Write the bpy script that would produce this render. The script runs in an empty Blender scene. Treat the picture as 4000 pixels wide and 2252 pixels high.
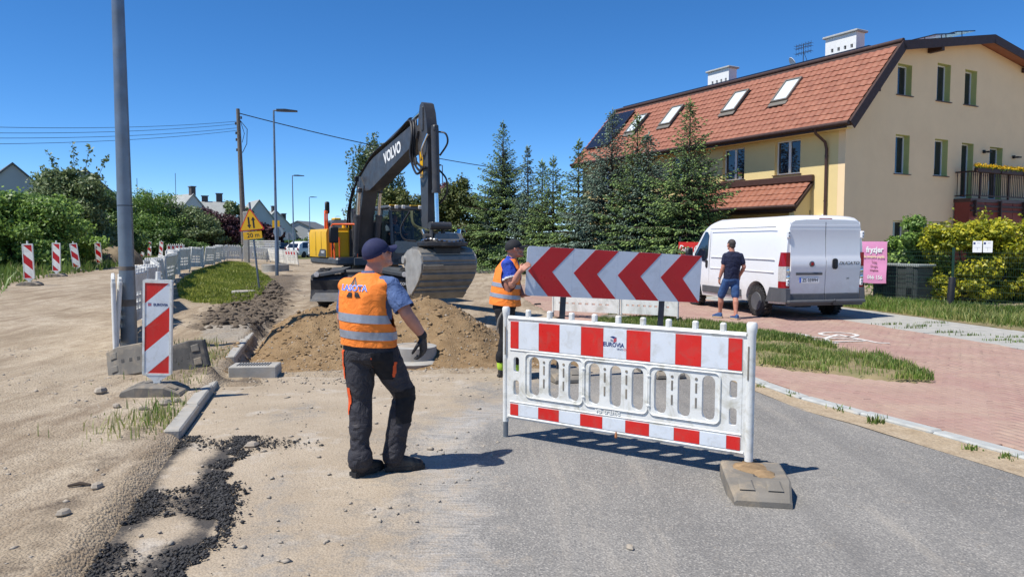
import bpy, math, random
import numpy as np
from math import sin, cos, pi, radians, sqrt, atan2
from mathutils import Vector, Matrix
from mathutils.geometry import tessellate_polygon

# ---------------------------------------------------------------- camera, sky, sun, exposure
sc = bpy.context.scene
COL = sc.collection
CAM_H, FPX, HORIZON = 1.72, 2900.0, 938.0          # camera height, focal length in photo pixels, horizon row
PITCH = math.atan((1126.0 - HORIZON) / FPX)
cd = bpy.data.cameras.new('camera')
cam = bpy.data.objects.new('camera', cd)
COL.objects.link(cam)
cam.location = (0, 0, CAM_H)
cam.rotation_euler = (pi / 2 - PITCH, 0, 0)
cd.sensor_width = 36.0
cd.lens = FPX / 4000.0 * 36.0
cd.clip_start = 0.05
cd.clip_end = 3000.0
sc.camera = cam

SUN_EL = radians(60.0)
SUN_AZ = atan2(-0.898, -0.44)                      # bearing of the sun seen from above, clockwise from +Y
w = bpy.data.worlds.new('World')
sc.world = w
w.use_nodes = True
wn = w.node_tree.nodes
wl = w.node_tree.links
bg = wn['Background']
sky = wn.new('ShaderNodeTexSky')
sky.sky_type = 'NISHITA'
sky.sun_disc = False
sky.sun_elevation = SUN_EL
sky.sun_rotation = SUN_AZ
sky.altitude = 1500.0
sky.air_density = 0.7
sky.dust_density = 0.0
sky.ozone_density = 6.0
hsv = wn.new('ShaderNodeHueSaturation')
hsv.inputs['Saturation'].default_value = 1.2
wl.new(sky.outputs['Color'], hsv.inputs['Color'])
wl.new(hsv.outputs['Color'], bg.inputs['Color'])
bg.inputs['Strength'].default_value = 0.14
sd = bpy.data.lights.new('sun', 'SUN')
sun = bpy.data.objects.new('sun', sd)
COL.objects.link(sun)
sd.energy = 4.7
sd.angle = radians(0.53)
sd.color = (1.0, 0.955, 0.88)
SUN_DIR = Vector((sin(SUN_AZ) * cos(SUN_EL), cos(SUN_AZ) * cos(SUN_EL), sin(SUN_EL)))
sun.rotation_euler = (-SUN_DIR).to_track_quat('-Z', 'Y').to_euler()
sun.location = (-20, -10, 40)
sc.view_settings.view_transform = 'Standard'
sc.view_settings.look = 'None'
sc.view_settings.gamma = 1.0
sc.view_settings.exposure = 0.32
sc.view_settings.use_curve_mapping = False
sc.cycles.max_bounces = 6
sc.cycles.transparent_max_bounces = 16

# ---------------------------------------------------------------- numbers
rng = np.random.default_rng(7)
R = random.Random(11)

def sstep(a, b, x):
 t = np.clip((np.asarray(x, float) - a) / (b - a), 0, 1)
 return t * t * (3 - 2 * t)

def _hash(ix, iy, seed):
 n = (ix.astype(np.int64) * 374761393 + iy.astype(np.int64) * 668265263 + seed * 69069) & 0x7fffffff
 n = ((n ^ (n >> 13)) * 1274126177) & 0x7fffffff
 return ((n ^ (n >> 16)) & 0xffff) / 65535.0

def vnoise(x, y, seed=0):
 x = np.asarray(x, float); y = np.asarray(y, float)
 ix = np.floor(x); iy = np.floor(y)
 fx = x - ix; fy = y - iy
 fx = fx * fx * (3 - 2 * fx); fy = fy * fy * (3 - 2 * fy)
 a = _hash(ix, iy, seed); b = _hash(ix + 1, iy, seed)
 c = _hash(ix, iy + 1, seed); d = _hash(ix + 1, iy + 1, seed)
 return (a * (1 - fx) + b * fx) * (1 - fy) + (c * (1 - fx) + d * fx) * fy

def fbm(x, y, octaves=4, seed=0):
 s = 0.0; a = 0.5
 for k in range(octaves):
  s = s + a * vnoise(np.asarray(x) * 2 ** k, np.asarray(y) * 2 ** k, seed + k * 17)
  a *= 0.5
 return s

def left_kerb_x(y):
 return -2.88 - 0.2537 * (y - 6.28)

def heap(x, y):
 """sand heap between the excavator and the near worker"""
 h = 0.92 * np.exp(-(((x + 2.05) / 1.15) ** 2 + ((y - 13.0) / 1.25) ** 2) ** 1.0)
 h = h + 0.60 * np.exp(-(((x + 3.55) / 0.85) ** 2 + ((y - 12.6) / 1.2) ** 2))
 h = h + 0.56 * np.exp(-(((x + 0.95) / 0.85) ** 2 + ((y - 12.1) / 1.2) ** 2))
 h = h + 0.16 * np.exp(-(((x + 2.2) / 1.9) ** 2 + ((y - 11.0) / 1.1) ** 2))
 return h

def clod(x, y):
 """banks of dark broken soil, mask 0..1"""
 m = np.exp(-(((x + 5.2) / 1.0) ** 2 + ((y - 13.9) / 0.9) ** 2))
 m = np.maximum(m, np.exp(-(((x + 6.4 + 0.26 * (y - 18)) / 1.15) ** 2)) * sstep(13.5, 16, y) * (1 - sstep(33, 40, y)) * 0.9)
 m = np.maximum(m, 0.75 * np.exp(-(((x + 3.6) / 0.9) ** 2 + ((y - 8.85) / 0.35) ** 2)))
 m = np.maximum(m, np.exp(-(((x - 0.1) / 1.2) ** 2 + ((y - 14.6) / 1.4) ** 2)) * 0.8)
 return m

KERB = [(4.95, 2.0), (4.75, 3.2), (4.45, 4.6), (4.09, 5.93), (3.87, 6.5), (3.58, 7.14), (3.19, 8.1), (2.98, 9.19), (2.85, 10.5), (2.62, 12.0), (2.1, 13.6)]
SLAB_L = [(10.2, 2.0), (9.1, 6.5), (8.5, 9.7), (8.07, 11.7), (7.63, 13.78), (7.29, 15.4), (6.95, 17.0), (6.4, 19.2), (5.5, 22.0), (4.3, 25.5), (2.6, 30.0)]
PAVE = KERB + [(1.45, 15.2), (0.95, 17.2), (0.6, 20.0), (0.2, 24.0), (-0.3, 29.0)] + SLAB_L[::-1]
PAVE_ALL = KERB + [(1.45, 15.2), (0.95, 17.2), (0.6, 20.0), (0.2, 24.0), (-0.3, 29.0)] + [(p[0] + 2.0, p[1] + 0.2) for p in SLAB_L[::-1]]

def inside(poly, x, y):
 x = np.asarray(x, float); y = np.asarray(y, float)
 r_ = np.zeros(x.shape, bool)
 n = len(poly)
 for i in range(n):
  x0, y0 = poly[i][0], poly[i][1]; x1, y1 = poly[(i + 1) % n][0], poly[(i + 1) % n][1]
  c = ((y0 > y) != (y1 > y)) & (x < (x1 - x0) * (y - y0) / (y1 - y0 + 1e-12) + x0)
  r_ = r_ ^ c
 return r_

def ground_h(x, y):
 x = np.asarray(x, float); y = np.asarray(y, float)
 d = -x - (2.15 + 0.26 * y)
 z = 0.4 * sstep(0.3, 5.5, d) * sstep(11, 21, y)
 k = x - left_kerb_x(y)
 z = z + 0.09 * (1 - sstep(-0.06, 0.0, k)) * (1 - sstep(14, 17, y)) * sstep(-3, 0, y)
 dig = sstep(0.02, 0.12, k) * (1 - sstep(2.2, 3.6, x)) * sstep(9.45, 9.95, y - 0.12 * (x + 3.0)) * (1 - sstep(14.5, 18, y))
 z = z - 0.17 * dig
 hp = heap(x, y) * sstep(0.0, 0.5, k)
 z = z + hp * (0.9 + 0.25 * (fbm(x * 3, y * 3, 3, 5) - 0.5))
 z = z + np.clip(hp * 3, 0, 1) * 0.24 * (fbm(x * 4, y * 4, 5, 9) - 0.47)
 cl = clod(x, y)
 z = z + cl * (0.30 * (fbm(x * 3.1, y * 3.1, 4, 31) - 0.33) + 0.05)
 road = sstep(0.0, 0.1, k) * (1 - sstep(9.0, 9.4, y - 0.12 * (x + 3.0)))
 rough = (fbm(x * 1.3, y * 1.3, 4, 3) - 0.47) * 0.05 + (fbm(x * 7, y * 7, 3, 8) - 0.45) * 0.018
 rough = rough + (fbm(x * 2.2 + y * 0.55, y * 0.35, 3, 13) - 0.47) * 0.07 * sstep(-0.1, -0.6, k) if False else rough + (fbm((x + 0.2537 * y) * 2.4, y * 0.3, 3, 13) - 0.47) * 0.09 * (k < -0.25)
 z = z + rough * (1 - road) * (1 - sstep(2.6, 3.2, x) * (1 - sstep(30, 40, y)))
 z = z - 0.05 * road
 z = np.where(inside(PAVE_ALL, x, y), -0.07, z)
 z = z - 0.05 * sstep(2.2, 2.6, x) * (1 - sstep(9.0, 9.6, y))
 return z

def gh(x, y):
 return float(ground_h(x, y))

def ray(px, py):
 """direction through a pixel of the 4000 x 2252 photograph"""
 u = (px - 2000.0) / FPX
 v = (1126.0 - py) / FPX
 return Vector((u, cos(PITCH) + v * sin(PITCH), -sin(PITCH) + v * cos(PITCH)))

EYE = Vector((0, 0, CAM_H))

def G(px, py, z=0.0):
 """the point at height z that a pixel looks at"""
 d = ray(px, py)
 return EYE + d * ((z - CAM_H) / d.z)

def GT(px, py):
 """the same on the uneven ground"""
 p = G(px, py)
 for _ in range(12):
  p = G(px, py, gh(p.x, p.y))
 return p

def VW(x, y):
 return x / 0.64375, y / 0.64375

def at(px, py, depth):
 d = ray(px, py)
 return EYE + d * (depth / d.y)

def on_plane(px, py, p0, n):
 d = ray(px, py)
 return EYE + d * ((Vector(p0) - EYE).dot(n) / d.dot(n))

# ---------------------------------------------------------------- scene helpers
def tag(o, label=None, cat=None, group=None, kind=None):
 if label: o['label'] = label
 if cat: o['category'] = cat
 if group: o['group'] = group
 if kind: o['kind'] = kind
 return o

def thing(name, label, cat, loc=(0, 0, 0), rz=0.0, group=None, rot=None):
 o = bpy.data.objects.new(name, None)
 o.empty_display_size = 0.2
 COL.objects.link(o)
 o.location = loc
 o.rotation_euler = rot if rot else (0, 0, rz)
 return tag(o, label, cat, group)

def link(name, me, parent=None, loc=None, rot=None, mats=None):
 o = bpy.data.objects.new(name, me)
 COL.objects.link(o)
 if parent: o.parent = parent
 if loc is not None: o.location = loc
 if rot is not None: o.rotation_euler = rot
 if mats and not me.materials:
  for m in (mats if isinstance(mats, (list, tuple)) else [mats]): me.materials.append(m)
 return o

KIDS = {}
def children(o):
 return [c for c in bpy.data.objects if c.parent == o]

def copy_tree(o, parent=None, label=None, kids=None):
 c = o.copy(); COL.objects.link(c); c.parent = parent
 if label: c['label'] = label
 for ch in (kids if kids is not None else children(o)):
  copy_tree(ch, c)
 return c

class MB:
 """collects shapes into one mesh"""
 def __init__(self):
  self.v = []; self.f = []; self.m = []; self.X = Matrix.Identity(4)
 def add(self, vs, fs, mi=0):
  b = len(self.v)
  X = self.X
  self.v.extend([X @ Vector(p) for p in vs])
  self.f.extend([tuple(i + b for i in f) for f in fs])
  self.m.extend([mi] * len(fs))
  return self
 def box(self, c, s, mi=0, rot=None, bev=0.0):
  c = Vector(c); h = Vector(s) * 0.5
  M = rot.to_matrix() if hasattr(rot, 'to_matrix') else (Matrix.Rotation(rot, 3, 'Z') if isinstance(rot, (int, float)) else (rot if rot else Matrix.Identity(3)))
  if bev <= 0:
   vs = [(x * h.x, y * h.y, z * h.z) for x in (-1, 1) for y in (-1, 1) for z in (-1, 1)]
   fs = [(0, 1, 3, 2), (4, 6, 7, 5), (0, 4, 5, 1), (2, 3, 7, 6), (0, 2, 6, 4), (1, 5, 7, 3)]
  else:
   b = min(bev, min(h) * 0.95)
   vs = []; idx = {}
   for x in (-1, 1):
    for y in (-1, 1):
     for z in (-1, 1):
      for a in range(3):
       p = [x * (h.x - b), y * (h.y - b), z * (h.z - b)]
       p[a] = (x * h.x, y * h.y, z * h.z)[a]
       idx[(x, y, z, a)] = len(vs); vs.append(tuple(p))
   fs = []
   def quad(a, b_, c_, d): fs.append((a, b_, c_, d))
   for s_ in (-1, 1):
    for a in range(3):
     o1, o2 = [(1, 2), (2, 0), (0, 1)][a]
     ring = []
     for (p, q) in ((-1, -1), (1, -1), (1, 1), (-1, 1)):
      k = [0, 0, 0]; k[a] = s_; k[o1] = p; k[o2] = q
      ring.append(idx[(*k, a)])
     fs.append(tuple(ring if s_ > 0 else ring[::-1]))
   for a in range(3):
    o1, o2 = [(1, 2), (2, 0), (0, 1)][a]
    for p in (-1, 1):
     for q in (-1, 1):
      k0 = [0, 0, 0]; k0[a] = -1; k0[o1] = p; k0[o2] = q
      k1 = list(k0); k1[a] = 1
      f = (idx[(*k0, o1)], idx[(*k1, o1)], idx[(*k1, o2)], idx[(*k0, o2)])
      fs.append(f if p * q < 0 else f[::-1])
   for x in (-1, 1):
    for y in (-1, 1):
     for z in (-1, 1):
      f = tuple(idx[(x, y, z, a)] for a in range(3))
      fs.append(f if x * y * z > 0 else f[::-1])
  return self.add([M @ Vector(p) + c for p in vs], fs, mi)
 def cyl(self, p0, p1, r0, r1=None, n=12, mi=0, caps=True):
  return self.tube([p0, p1], [r0, r0 if r1 is None else r1], n, mi, caps)
 def tube(self, path, r, n=8, mi=0, caps=True, flat=1.0):
  path = [Vector(p) for p in path]
  if isinstance(r, (int, float)): r = [r] * len(path)
  t = [(path[min(i + 1, len(path) - 1)] - path[max(i - 1, 0)]).normalized() for i in range(len(path))]
  ref = Vector((0, 0, 1)) if abs(t[0].z) < 0.9 else Vector((1, 0, 0))
  u = t[0].cross(ref).normalized()
  vs = []; fs = []
  for i, p in enumerate(path):
   u = (u - t[i] * u.dot(t[i])).normalized()
   w_ = t[i].cross(u)
   for k in range(n):
    a = 2 * pi * k / n
    vs.append(p + (u * cos(a) + w_ * sin(a) * flat) * r[i])
  for i in range(len(path) - 1):
   for k in range(n):
    k2 = (k + 1) % n
    fs.append((i * n + k, i * n + k2, (i + 1) * n + k2, (i + 1) * n + k))
  if caps:
   fs.append(tuple(range(n))[::-1])
   fs.append(tuple(range((len(path) - 1) * n, len(path) * n)))
  return self.add(vs, fs, mi)
 def loft(self, rings, mi=0, caps=True, closed=True):
  n = len(rings[0]); vs = [p for r_ in rings for p in r_]; fs = []
  for i in range(len(rings) - 1):
   for k in range(n if closed else n - 1):
    k2 = (k + 1) % n
    fs.append((i * n + k, i * n + k2, (i + 1) * n + k2, (i + 1) * n + k))
  if caps:
   fs.append(tuple(range(n))[::-1]); fs.append(tuple(range((len(rings) - 1) * n, len(rings) * n)))
  return self.add(vs, fs, mi)
 def lathe(self, prof, n=20, c=(0, 0, 0), mi=0, axis='Z'):
  rings = []
  for (r_, z) in prof:
   rg = []
   for k in range(n):
    a = 2 * pi * k / n
    p = (r_ * cos(a), r_ * sin(a), z)
    if axis == 'X': p = (p[2], p[0], p[1])
    if axis == 'Y': p = (p[1], p[2], p[0])
    rg.append(Vector(p) + Vector(c))
   rings.append(rg)
  return self.loft(rings, mi, caps=True)
 def plate(self, outer, holes=(), t=0.02, mi=0, frame=None):
  """flat plate of thickness t with holes; outline in x,z, thickness along y, front at -t/2"""
  M = frame if frame else Matrix.Identity(4)
  loops = [list(outer)] + [list(h) for h in holes]
  flat = [p for l in loops for p in l]
  tris = tessellate_polygon([[Vector((p[0], p[1], 0)) for p in l] for l in loops])
  n = len(flat)
  vs = [M @ Vector((p[0], -t / 2, p[1])) for p in flat] + [M @ Vector((p[0], t / 2, p[1])) for p in flat]
  fs = []
  for a, b, c in tris:
   pa, pb, pc = flat[a], flat[b], flat[c]
   cr = (pb[0] - pa[0]) * (pc[1] - pa[1]) - (pb[1] - pa[1]) * (pc[0] - pa[0])
   if cr < 0: a, c = c, a
   fs.append((a, b, c)); fs.append((a + n, c + n, b + n))
  o = 0
  for li, l in enumerate(loops):
   m_ = len(l)
   ar = sum(l[i][0] * l[(i + 1) % m_][1] - l[(i + 1) % m_][0] * l[i][1] for i in range(m_))
   ccw = ar > 0
   if li > 0: ccw = not ccw
   for i in range(m_):
    i2 = (i + 1) % m_
    f = (o + i2, o + i, o + i + n, o + i2 + n)
    fs.append(f if ccw else f[::-1])
   o += m_
  return self.add(vs, fs, mi)
 def mesh(self, name, mats, smooth=None):
  me = bpy.data.meshes.new(name)
  me.from_pydata([tuple(p) for p in self.v], [], self.f)
  for m in (mats if isinstance(mats, (list, tuple)) else [mats]): me.materials.append(m)
  if any(self.m): me.polygons.foreach_set('material_index', self.m)
  me.validate()
  if smooth:
   me.polygons.foreach_set('use_smooth', [True] * len(me.polygons))
   me.set_sharp_from_angle(angle=radians(smooth))
  me.update()
  return me
 def build(self, name, mats, parent=None, smooth=None, loc=None, rot=None):
  return link(name, self.mesh(name, mats, smooth), parent, loc, rot)

def np_mesh(name, V, F, mats, cols=None, attr='tint', mi=None, smooth=False):
 me = bpy.data.meshes.new(name)
 V = np.asarray(V, np.float32); F = np.asarray(F, np.int32)
 k = F.shape[1]
 me.vertices.add(len(V)); me.vertices.foreach_set('co', V.ravel())
 me.loops.add(F.size); me.loops.foreach_set('vertex_index', F.ravel())
 me.polygons.add(len(F))
 me.polygons.foreach_set('loop_start', np.arange(0, F.size, k, dtype=np.int32))
 me.polygons.foreach_set('loop_total', np.full(len(F), k, np.int32))
 for m in (mats if isinstance(mats, (list, tuple)) else [mats]): me.materials.append(m)
 if mi is not None: me.polygons.foreach_set('material_index', np.asarray(mi, np.int32))
 if smooth: me.polygons.foreach_set('use_smooth', np.ones(len(F), bool))
 me.update(calc_edges=True)
 if cols is not None:
  for nm, c in (cols.items() if isinstance(cols, dict) else [(attr, cols)]):
   a = me.attributes.new(nm, 'FLOAT', 'POINT')
   a.data.foreach_set('value', np.asarray(c, np.float32))
 return me

def evaluated(o, name):
 dg = bpy.context.evaluated_depsgraph_get()
 dg.update()
 me = bpy.data.meshes.new_from_object(o.evaluated_get(dg))
 me.name = name
 return me

def remesh(mb, name, mats, voxel=0.012, smooth=6, fac=0.6):
 """fuse overlapping closed shapes into one continuous skin"""
 me = mb.mesh('tmp', mats)
 o = link('tmp', me)
 m = o.modifiers.new('r', 'REMESH'); m.mode = 'VOXEL'; m.voxel_size = voxel; m.use_smooth_shade = True
 if smooth:
  s = o.modifiers.new('s', 'SMOOTH'); s.iterations = smooth; s.factor = fac
 res = evaluated(o, name)
 bpy.data.objects.remove(o); bpy.data.meshes.remove(me)
 res.materials.clear()
 for k in (mats if isinstance(mats, (list, tuple)) else [mats]): res.materials.append(k)
 res.polygons.foreach_set('use_smooth', [True] * len(res.polygons))
 return res

_tc = {}
def text(name, s, size, parent, mat, M, align='CENTER', ext=0.0008, shear=0.0, bold=0.0, sx=1.0, space=1.0):
 """lettering as thin geometry lying in the local XY plane of the matrix M"""
 cu = bpy.data.curves.new('t', 'FONT')
 cu.body = s; cu.size = size; cu.align_x = align; cu.align_y = 'CENTER'
 cu.extrude = ext; cu.shear = shear; cu.offset = bold; cu.space_character = space
 cu.resolution_u = 3
 o = link('t', cu)
 me = evaluated(o, name)
 bpy.data.objects.remove(o); bpy.data.curves.remove(cu)
 me.transform(M @ Matrix.Diagonal((sx, 1, 1, 1)))
 me.materials.clear(); me.materials.append(mat)
 return link(name, me, parent)

def frame3(o, x, y):
 """matrix with origin o, X axis x and Y axis y"""
 x = Vector(x).normalized(); y = Vector(y); y = (y - x * y.dot(x)).normalized(); z = x.cross(y)
 return Matrix(((x.x, y.x, z.x, o[0]), (x.y, y.y, z.y, o[1]), (x.z, y.z, z.z, o[2]), (0, 0, 0, 1)))

def stadium(cx, cz, w_, h, n=6):
 r_ = w_ / 2; pts = []
 for k in range(n + 1):
  a = pi * k / n; pts.append((cx + r_ * cos(a), cz + h / 2 - r_ + r_ * sin(a)))
 for k in range(n + 1):
  a = pi + pi * k / n; pts.append((cx + r_ * cos(a), cz - h / 2 + r_ + r_ * sin(a)))
 return pts

def rrect(x0, z0, x1, z1, r_, n=3):
 pts = []
 for (cx, cz, a0) in ((x1 - r_, z1 - r_, 0), (x0 + r_, z1 - r_, pi / 2), (x0 + r_, z0 + r_, pi), (x1 - r_, z0 + r_, 1.5 * pi)):
  for k in range(n + 1):
   a = a0 + pi / 2 * k / n; pts.append((cx + r_ * cos(a), cz + r_ * sin(a)))
 return pts

def clip_poly(poly, a, b, c):
 """part of a polygon where a*x + b*y <= c"""
 out = []
 for i in range(len(poly)):
  p, q = poly[i], poly[(i + 1) % len(poly)]
  dp, dq = a * p[0] + b * p[1] - c, a * q[0] + b * q[1] - c
  if dp <= 0: out.append(p)
  if dp * dq < 0:
   t = dp / (dp - dq); out.append((p[0] + (q[0] - p[0]) * t, p[1] + (q[1] - p[1]) * t))
 return out

# ---------------------------------------------------------------- materials
class NT:
 def __init__(self, name):
  self.m = bpy.data.materials.new(name); self.m.use_nodes = True
  self.t = self.m.node_tree; self.n = self.t.nodes; self.b = self.n['Principled BSDF']
  self.tc = None
 def new(self, kind, **kw):
  nd = self.n.new(kind)
  for k, v in kw.items(): setattr(nd, k, v)
  return nd
 def l(self, a, b): self.t.links.new(a, b); return b
 def co(self, which='Object'):
  if not self.tc: self.tc = self.new('ShaderNodeTexCoord')
  return self.tc.outputs[which]
 def pos(self):
  return self.new('ShaderNodeNewGeometry').outputs['Position']
 def noise(self, scale, detail=4, rough=0.55, vec=None, dist=0.0):
  nd = self.new('ShaderNodeTexNoise'); nd.inputs['Scale'].default_value = scale
  nd.inputs['Detail'].default_value = detail; nd.inputs['Roughness'].default_value = rough
  nd.inputs['Distortion'].default_value = dist
  self.l(vec if vec is not None else self.co(), nd.inputs['Vector'])
  return nd.outputs['Fac']
 def voro(self, scale, vec=None, feat='F1', out='Distance'):
  nd = self.new('ShaderNodeTexVoronoi'); nd.feature = feat; nd.inputs['Scale'].default_value = scale
  self.l(vec if vec is not None else self.co(), nd.inputs['Vector'])
  return nd.outputs[out]
 def ramp(self, fac, stops):
  nd = self.new('ShaderNodeValToRGB'); e = nd.color_ramp.elements
  while len(e) < len(stops): e.new(0.5)
  for el, (p, c) in zip(e, stops):
   el.position = p; el.color = (*c, 1) if not isinstance(c, (int, float)) else (c, c, c, 1)
  self.l(fac, nd.inputs['Fac']); return nd.outputs['Color']
 def mix(self, fac, a, b, mode='MIX'):
  nd = self.new('ShaderNodeMix', data_type='RGBA', blend_type=mode)
  for s, v in ((nd.inputs[0], fac), (nd.inputs[6], a), (nd.inputs[7], b)):
   if hasattr(v, 'node'): self.l(v, s)
   elif isinstance(v, (int, float)): s.default_value = v
   else: s.default_value = (*v, 1)
  return nd.outputs[2]
 def math(self, op, a, b=0.0, c=None):
  nd = self.new('ShaderNodeMath', operation=op)
  for s, v in zip(nd.inputs, (a, b, c)):
   if v is None: continue
   if hasattr(v, 'node'): self.l(v, s)
   else: s.default_value = v
  return nd.outputs[0]
 def attr(self, name):
  nd = self.new('ShaderNodeAttribute'); nd.attribute_name = name; return nd.outputs['Fac']
 def bump(self, h, strength=0.3, dist=0.01):
  nd = self.new('ShaderNodeBump'); nd.inputs['Strength'].default_value = strength; nd.inputs['Distance'].default_value = dist
  self.l(h, nd.inputs['Height']); self.l(nd.outputs['Normal'], self.b.inputs['Normal'])
 def set(self, col=None, rough=None, metal=None, spec=None):
  for k, v in (('Base Color', col), ('Roughness', rough), ('Metallic', metal), ('Specular IOR Level', spec)):
   if v is None: continue
   s = self.b.inputs[k]
   if hasattr(v, 'node'): self.l(v, s)
   elif k == 'Base Color': s.default_value = (*v, 1)
   else: s.default_value = v
  return self.m

def srgb(r, g, b):
 f = lambda c: c / 12.92 if c <= 0.04045 else ((c + 0.055) / 1.055) ** 2.4
 return (f(r / 255), f(g / 255), f(b / 255))

def mat(name, col, rough=0.6, var=0.12, scale=6.0, bump=0.0, bscale=60.0, metal=0.0, spec=0.4, bd=0.005, dirt=None, damt=0.35, dscale=3.0):
 """plain material with mottling, optional dirt colour and fine relief"""
 t = NT(name)
 a = t.noise(scale, 5)
 lo = tuple(c * (1 - var) for c in col); hi = tuple(min(1, c * (1 + var)) for c in col)
 c = t.ramp(a, [(0.3, lo), (0.7, hi)])
 if dirt:
  d = t.noise(dscale, 7, 0.68, dist=0.6)
  c = t.mix(t.ramp(d, [(0.56 - 0.12 * damt, 0.0), (0.56 + 0.25 * (1 - damt) + 0.02, damt)]), c, dirt)
 r_ = t.ramp(t.noise(scale * 2.3, 3), [(0.3, max(0.02, rough - 0.08)), (0.7, min(1, rough + 0.08))])
 if bump: t.bump(t.noise(bscale, 4, dist=0.0 if bd < 0.01 else 1.5), bump, bd)
 return t.set(c, r_, metal, spec)

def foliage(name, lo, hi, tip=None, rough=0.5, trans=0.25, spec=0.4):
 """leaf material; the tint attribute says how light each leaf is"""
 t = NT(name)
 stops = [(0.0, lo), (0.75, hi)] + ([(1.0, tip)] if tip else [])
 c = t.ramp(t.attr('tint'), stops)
 t.set(c, rough, 0.0, spec)
 tr = t.new('ShaderNodeBsdfTranslucent'); t.l(c, tr.inputs['Color'])
 mx = t.new('ShaderNodeMixShader'); mx.inputs[0].default_value = trans
 t.l(t.b.outputs[0], mx.inputs[1]); t.l(tr.outputs[0], mx.inputs[2])
 out = t.n['Material Output']; t.l(mx.outputs[0], out.inputs['Surface'])
 return t.m

def glass(name, col=(0.02, 0.025, 0.03), rough=0.03, alpha=1.0):
 t = NT(name)
 t.set(col, rough, 0.0, 0.9)
 if alpha < 1:
  tr = t.new('ShaderNodeBsdfTransparent'); tr.inputs['Color'].default_value = (0.75, 0.82, 0.82, 1)
  mx = t.new('ShaderNodeMixShader'); mx.inputs[0].default_value = alpha
  t.l(tr.outputs[0], mx.inputs[1]); t.l(t.b.outputs[0], mx.inputs[2])
  t.l(mx.outputs[0], t.n['Material Output'].inputs['Surface'])
 return t.m

M = {}
M['white_plastic'] = mat('white_plastic', (0.74, 0.74, 0.70), 0.42, 0.05, 5, 0.15, 90, dirt=(0.33, 0.30, 0.20), damt=0.62, dscale=6)
M['old_white_plastic'] = mat('old_white_plastic', (0.76, 0.75, 0.70), 0.5, 0.08, 4, 0.15, 60, dirt=(0.26, 0.24, 0.17), damt=0.55, dscale=2.2)
M['red_film'] = mat('red_film', (0.62, 0.022, 0.018), 0.3, 0.08, 4, dirt=(0.36, 0.09, 0.07), damt=0.55, dscale=8)
M['dark_red_film'] = mat('dark_red_film', (0.48, 0.010, 0.014), 0.33, 0.08, 3, dirt=(0.30, 0.02, 0.02), damt=0.3, dscale=6)
M['white_film'] = mat('white_film', (0.66, 0.70, 0.74), 0.3, 0.04, 5, dirt=(0.42, 0.41, 0.36), damt=0.5, dscale=9)
M['grey_film'] = mat('grey_film', (0.56, 0.61, 0.68), 0.32, 0.04, 5, dirt=(0.34, 0.36, 0.38), damt=0.4, dscale=5)
M['galvanised'] = mat('galvanised', (0.20, 0.23, 0.26), 0.40, 0.18, 3.5, 0.1, 30, metal=0.55, dirt=(0.20, 0.21, 0.22), damt=0.4, dscale=5)
M['dark_steel'] = mat('dark_steel', (0.06, 0.065, 0.075), 0.5, 0.2, 6, metal=0.4)
M['rubber_grey'] = mat('rubber_grey', (0.185, 0.168, 0.142), 0.85, 0.15, 7, 0.5, 90, dirt=(0.42, 0.33, 0.22), damt=0.6, dscale=4)
M['rubber_shaded'] = mat('rubber_shaded', (0.075, 0.072, 0.068), 0.8, 0.18, 7, 0.5, 90, dirt=(0.30, 0.25, 0.19), damt=0.45, dscale=5)  # darker copy of the grey rubber, shade put into its colour
M['black_rubber'] = mat('black_rubber', (0.02, 0.02, 0.021), 0.75, 0.2, 20, 0.3, 80, dirt=(0.14, 0.12, 0.095), damt=0.5, dscale=8)
M['black'] = mat('black', (0.018, 0.018, 0.02), 0.5, 0.2, 9)
M['boom_grey'] = mat('boom_grey', (0.050, 0.050, 0.054), 0.42, 0.15, 3, 0.1, 20, dirt=(0.14, 0.125, 0.105), damt=0.35, dscale=3)
M['machine_grey'] = mat('machine_grey', (0.075, 0.082, 0.088), 0.45, 0.12, 3, dirt=(0.19, 0.17, 0.14), damt=0.4, dscale=3)
M['machine_black'] = mat('machine_black', (0.020, 0.020, 0.023), 0.45, 0.2, 4, dirt=(0.13, 0.115, 0.09), damt=0.4, dscale=4)
M['machine_yellow'] = mat('machine_yellow', (0.76, 0.43, 0.015), 0.38, 0.05, 2, dirt=(0.42, 0.30, 0.10), damt=0.3, dscale=5)
M['handrail_orange'] = mat('handrail_orange', (0.78, 0.11, 0.015), 0.4, 0.06, 8)
M['bucket_steel'] = mat('bucket_steel', (0.25, 0.235, 0.21), 0.45, 0.18, 6, 0.25, 35, metal=0.45, dirt=(0.30, 0.25, 0.18), damt=0.6, dscale=3)
M['chrome'] = mat('chrome', (0.7, 0.7, 0.7), 0.15, 0.05, 8, metal=1.0)
M['hose'] = mat('hose', (0.10, 0.11, 0.05), 0.6, 0.15, 8)
M['white_paint'] = mat('white_paint', (0.78, 0.79, 0.80), 0.25, 0.02, 2, dirt=(0.50, 0.47, 0.42), damt=0.25, dscale=2)
M['van_paint'] = mat('van_paint', (0.76, 0.77, 0.79), 0.22, 0.015, 1.5, dirt=(0.58, 0.55, 0.50), damt=0.22, dscale=1.6, spec=0.5)
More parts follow.
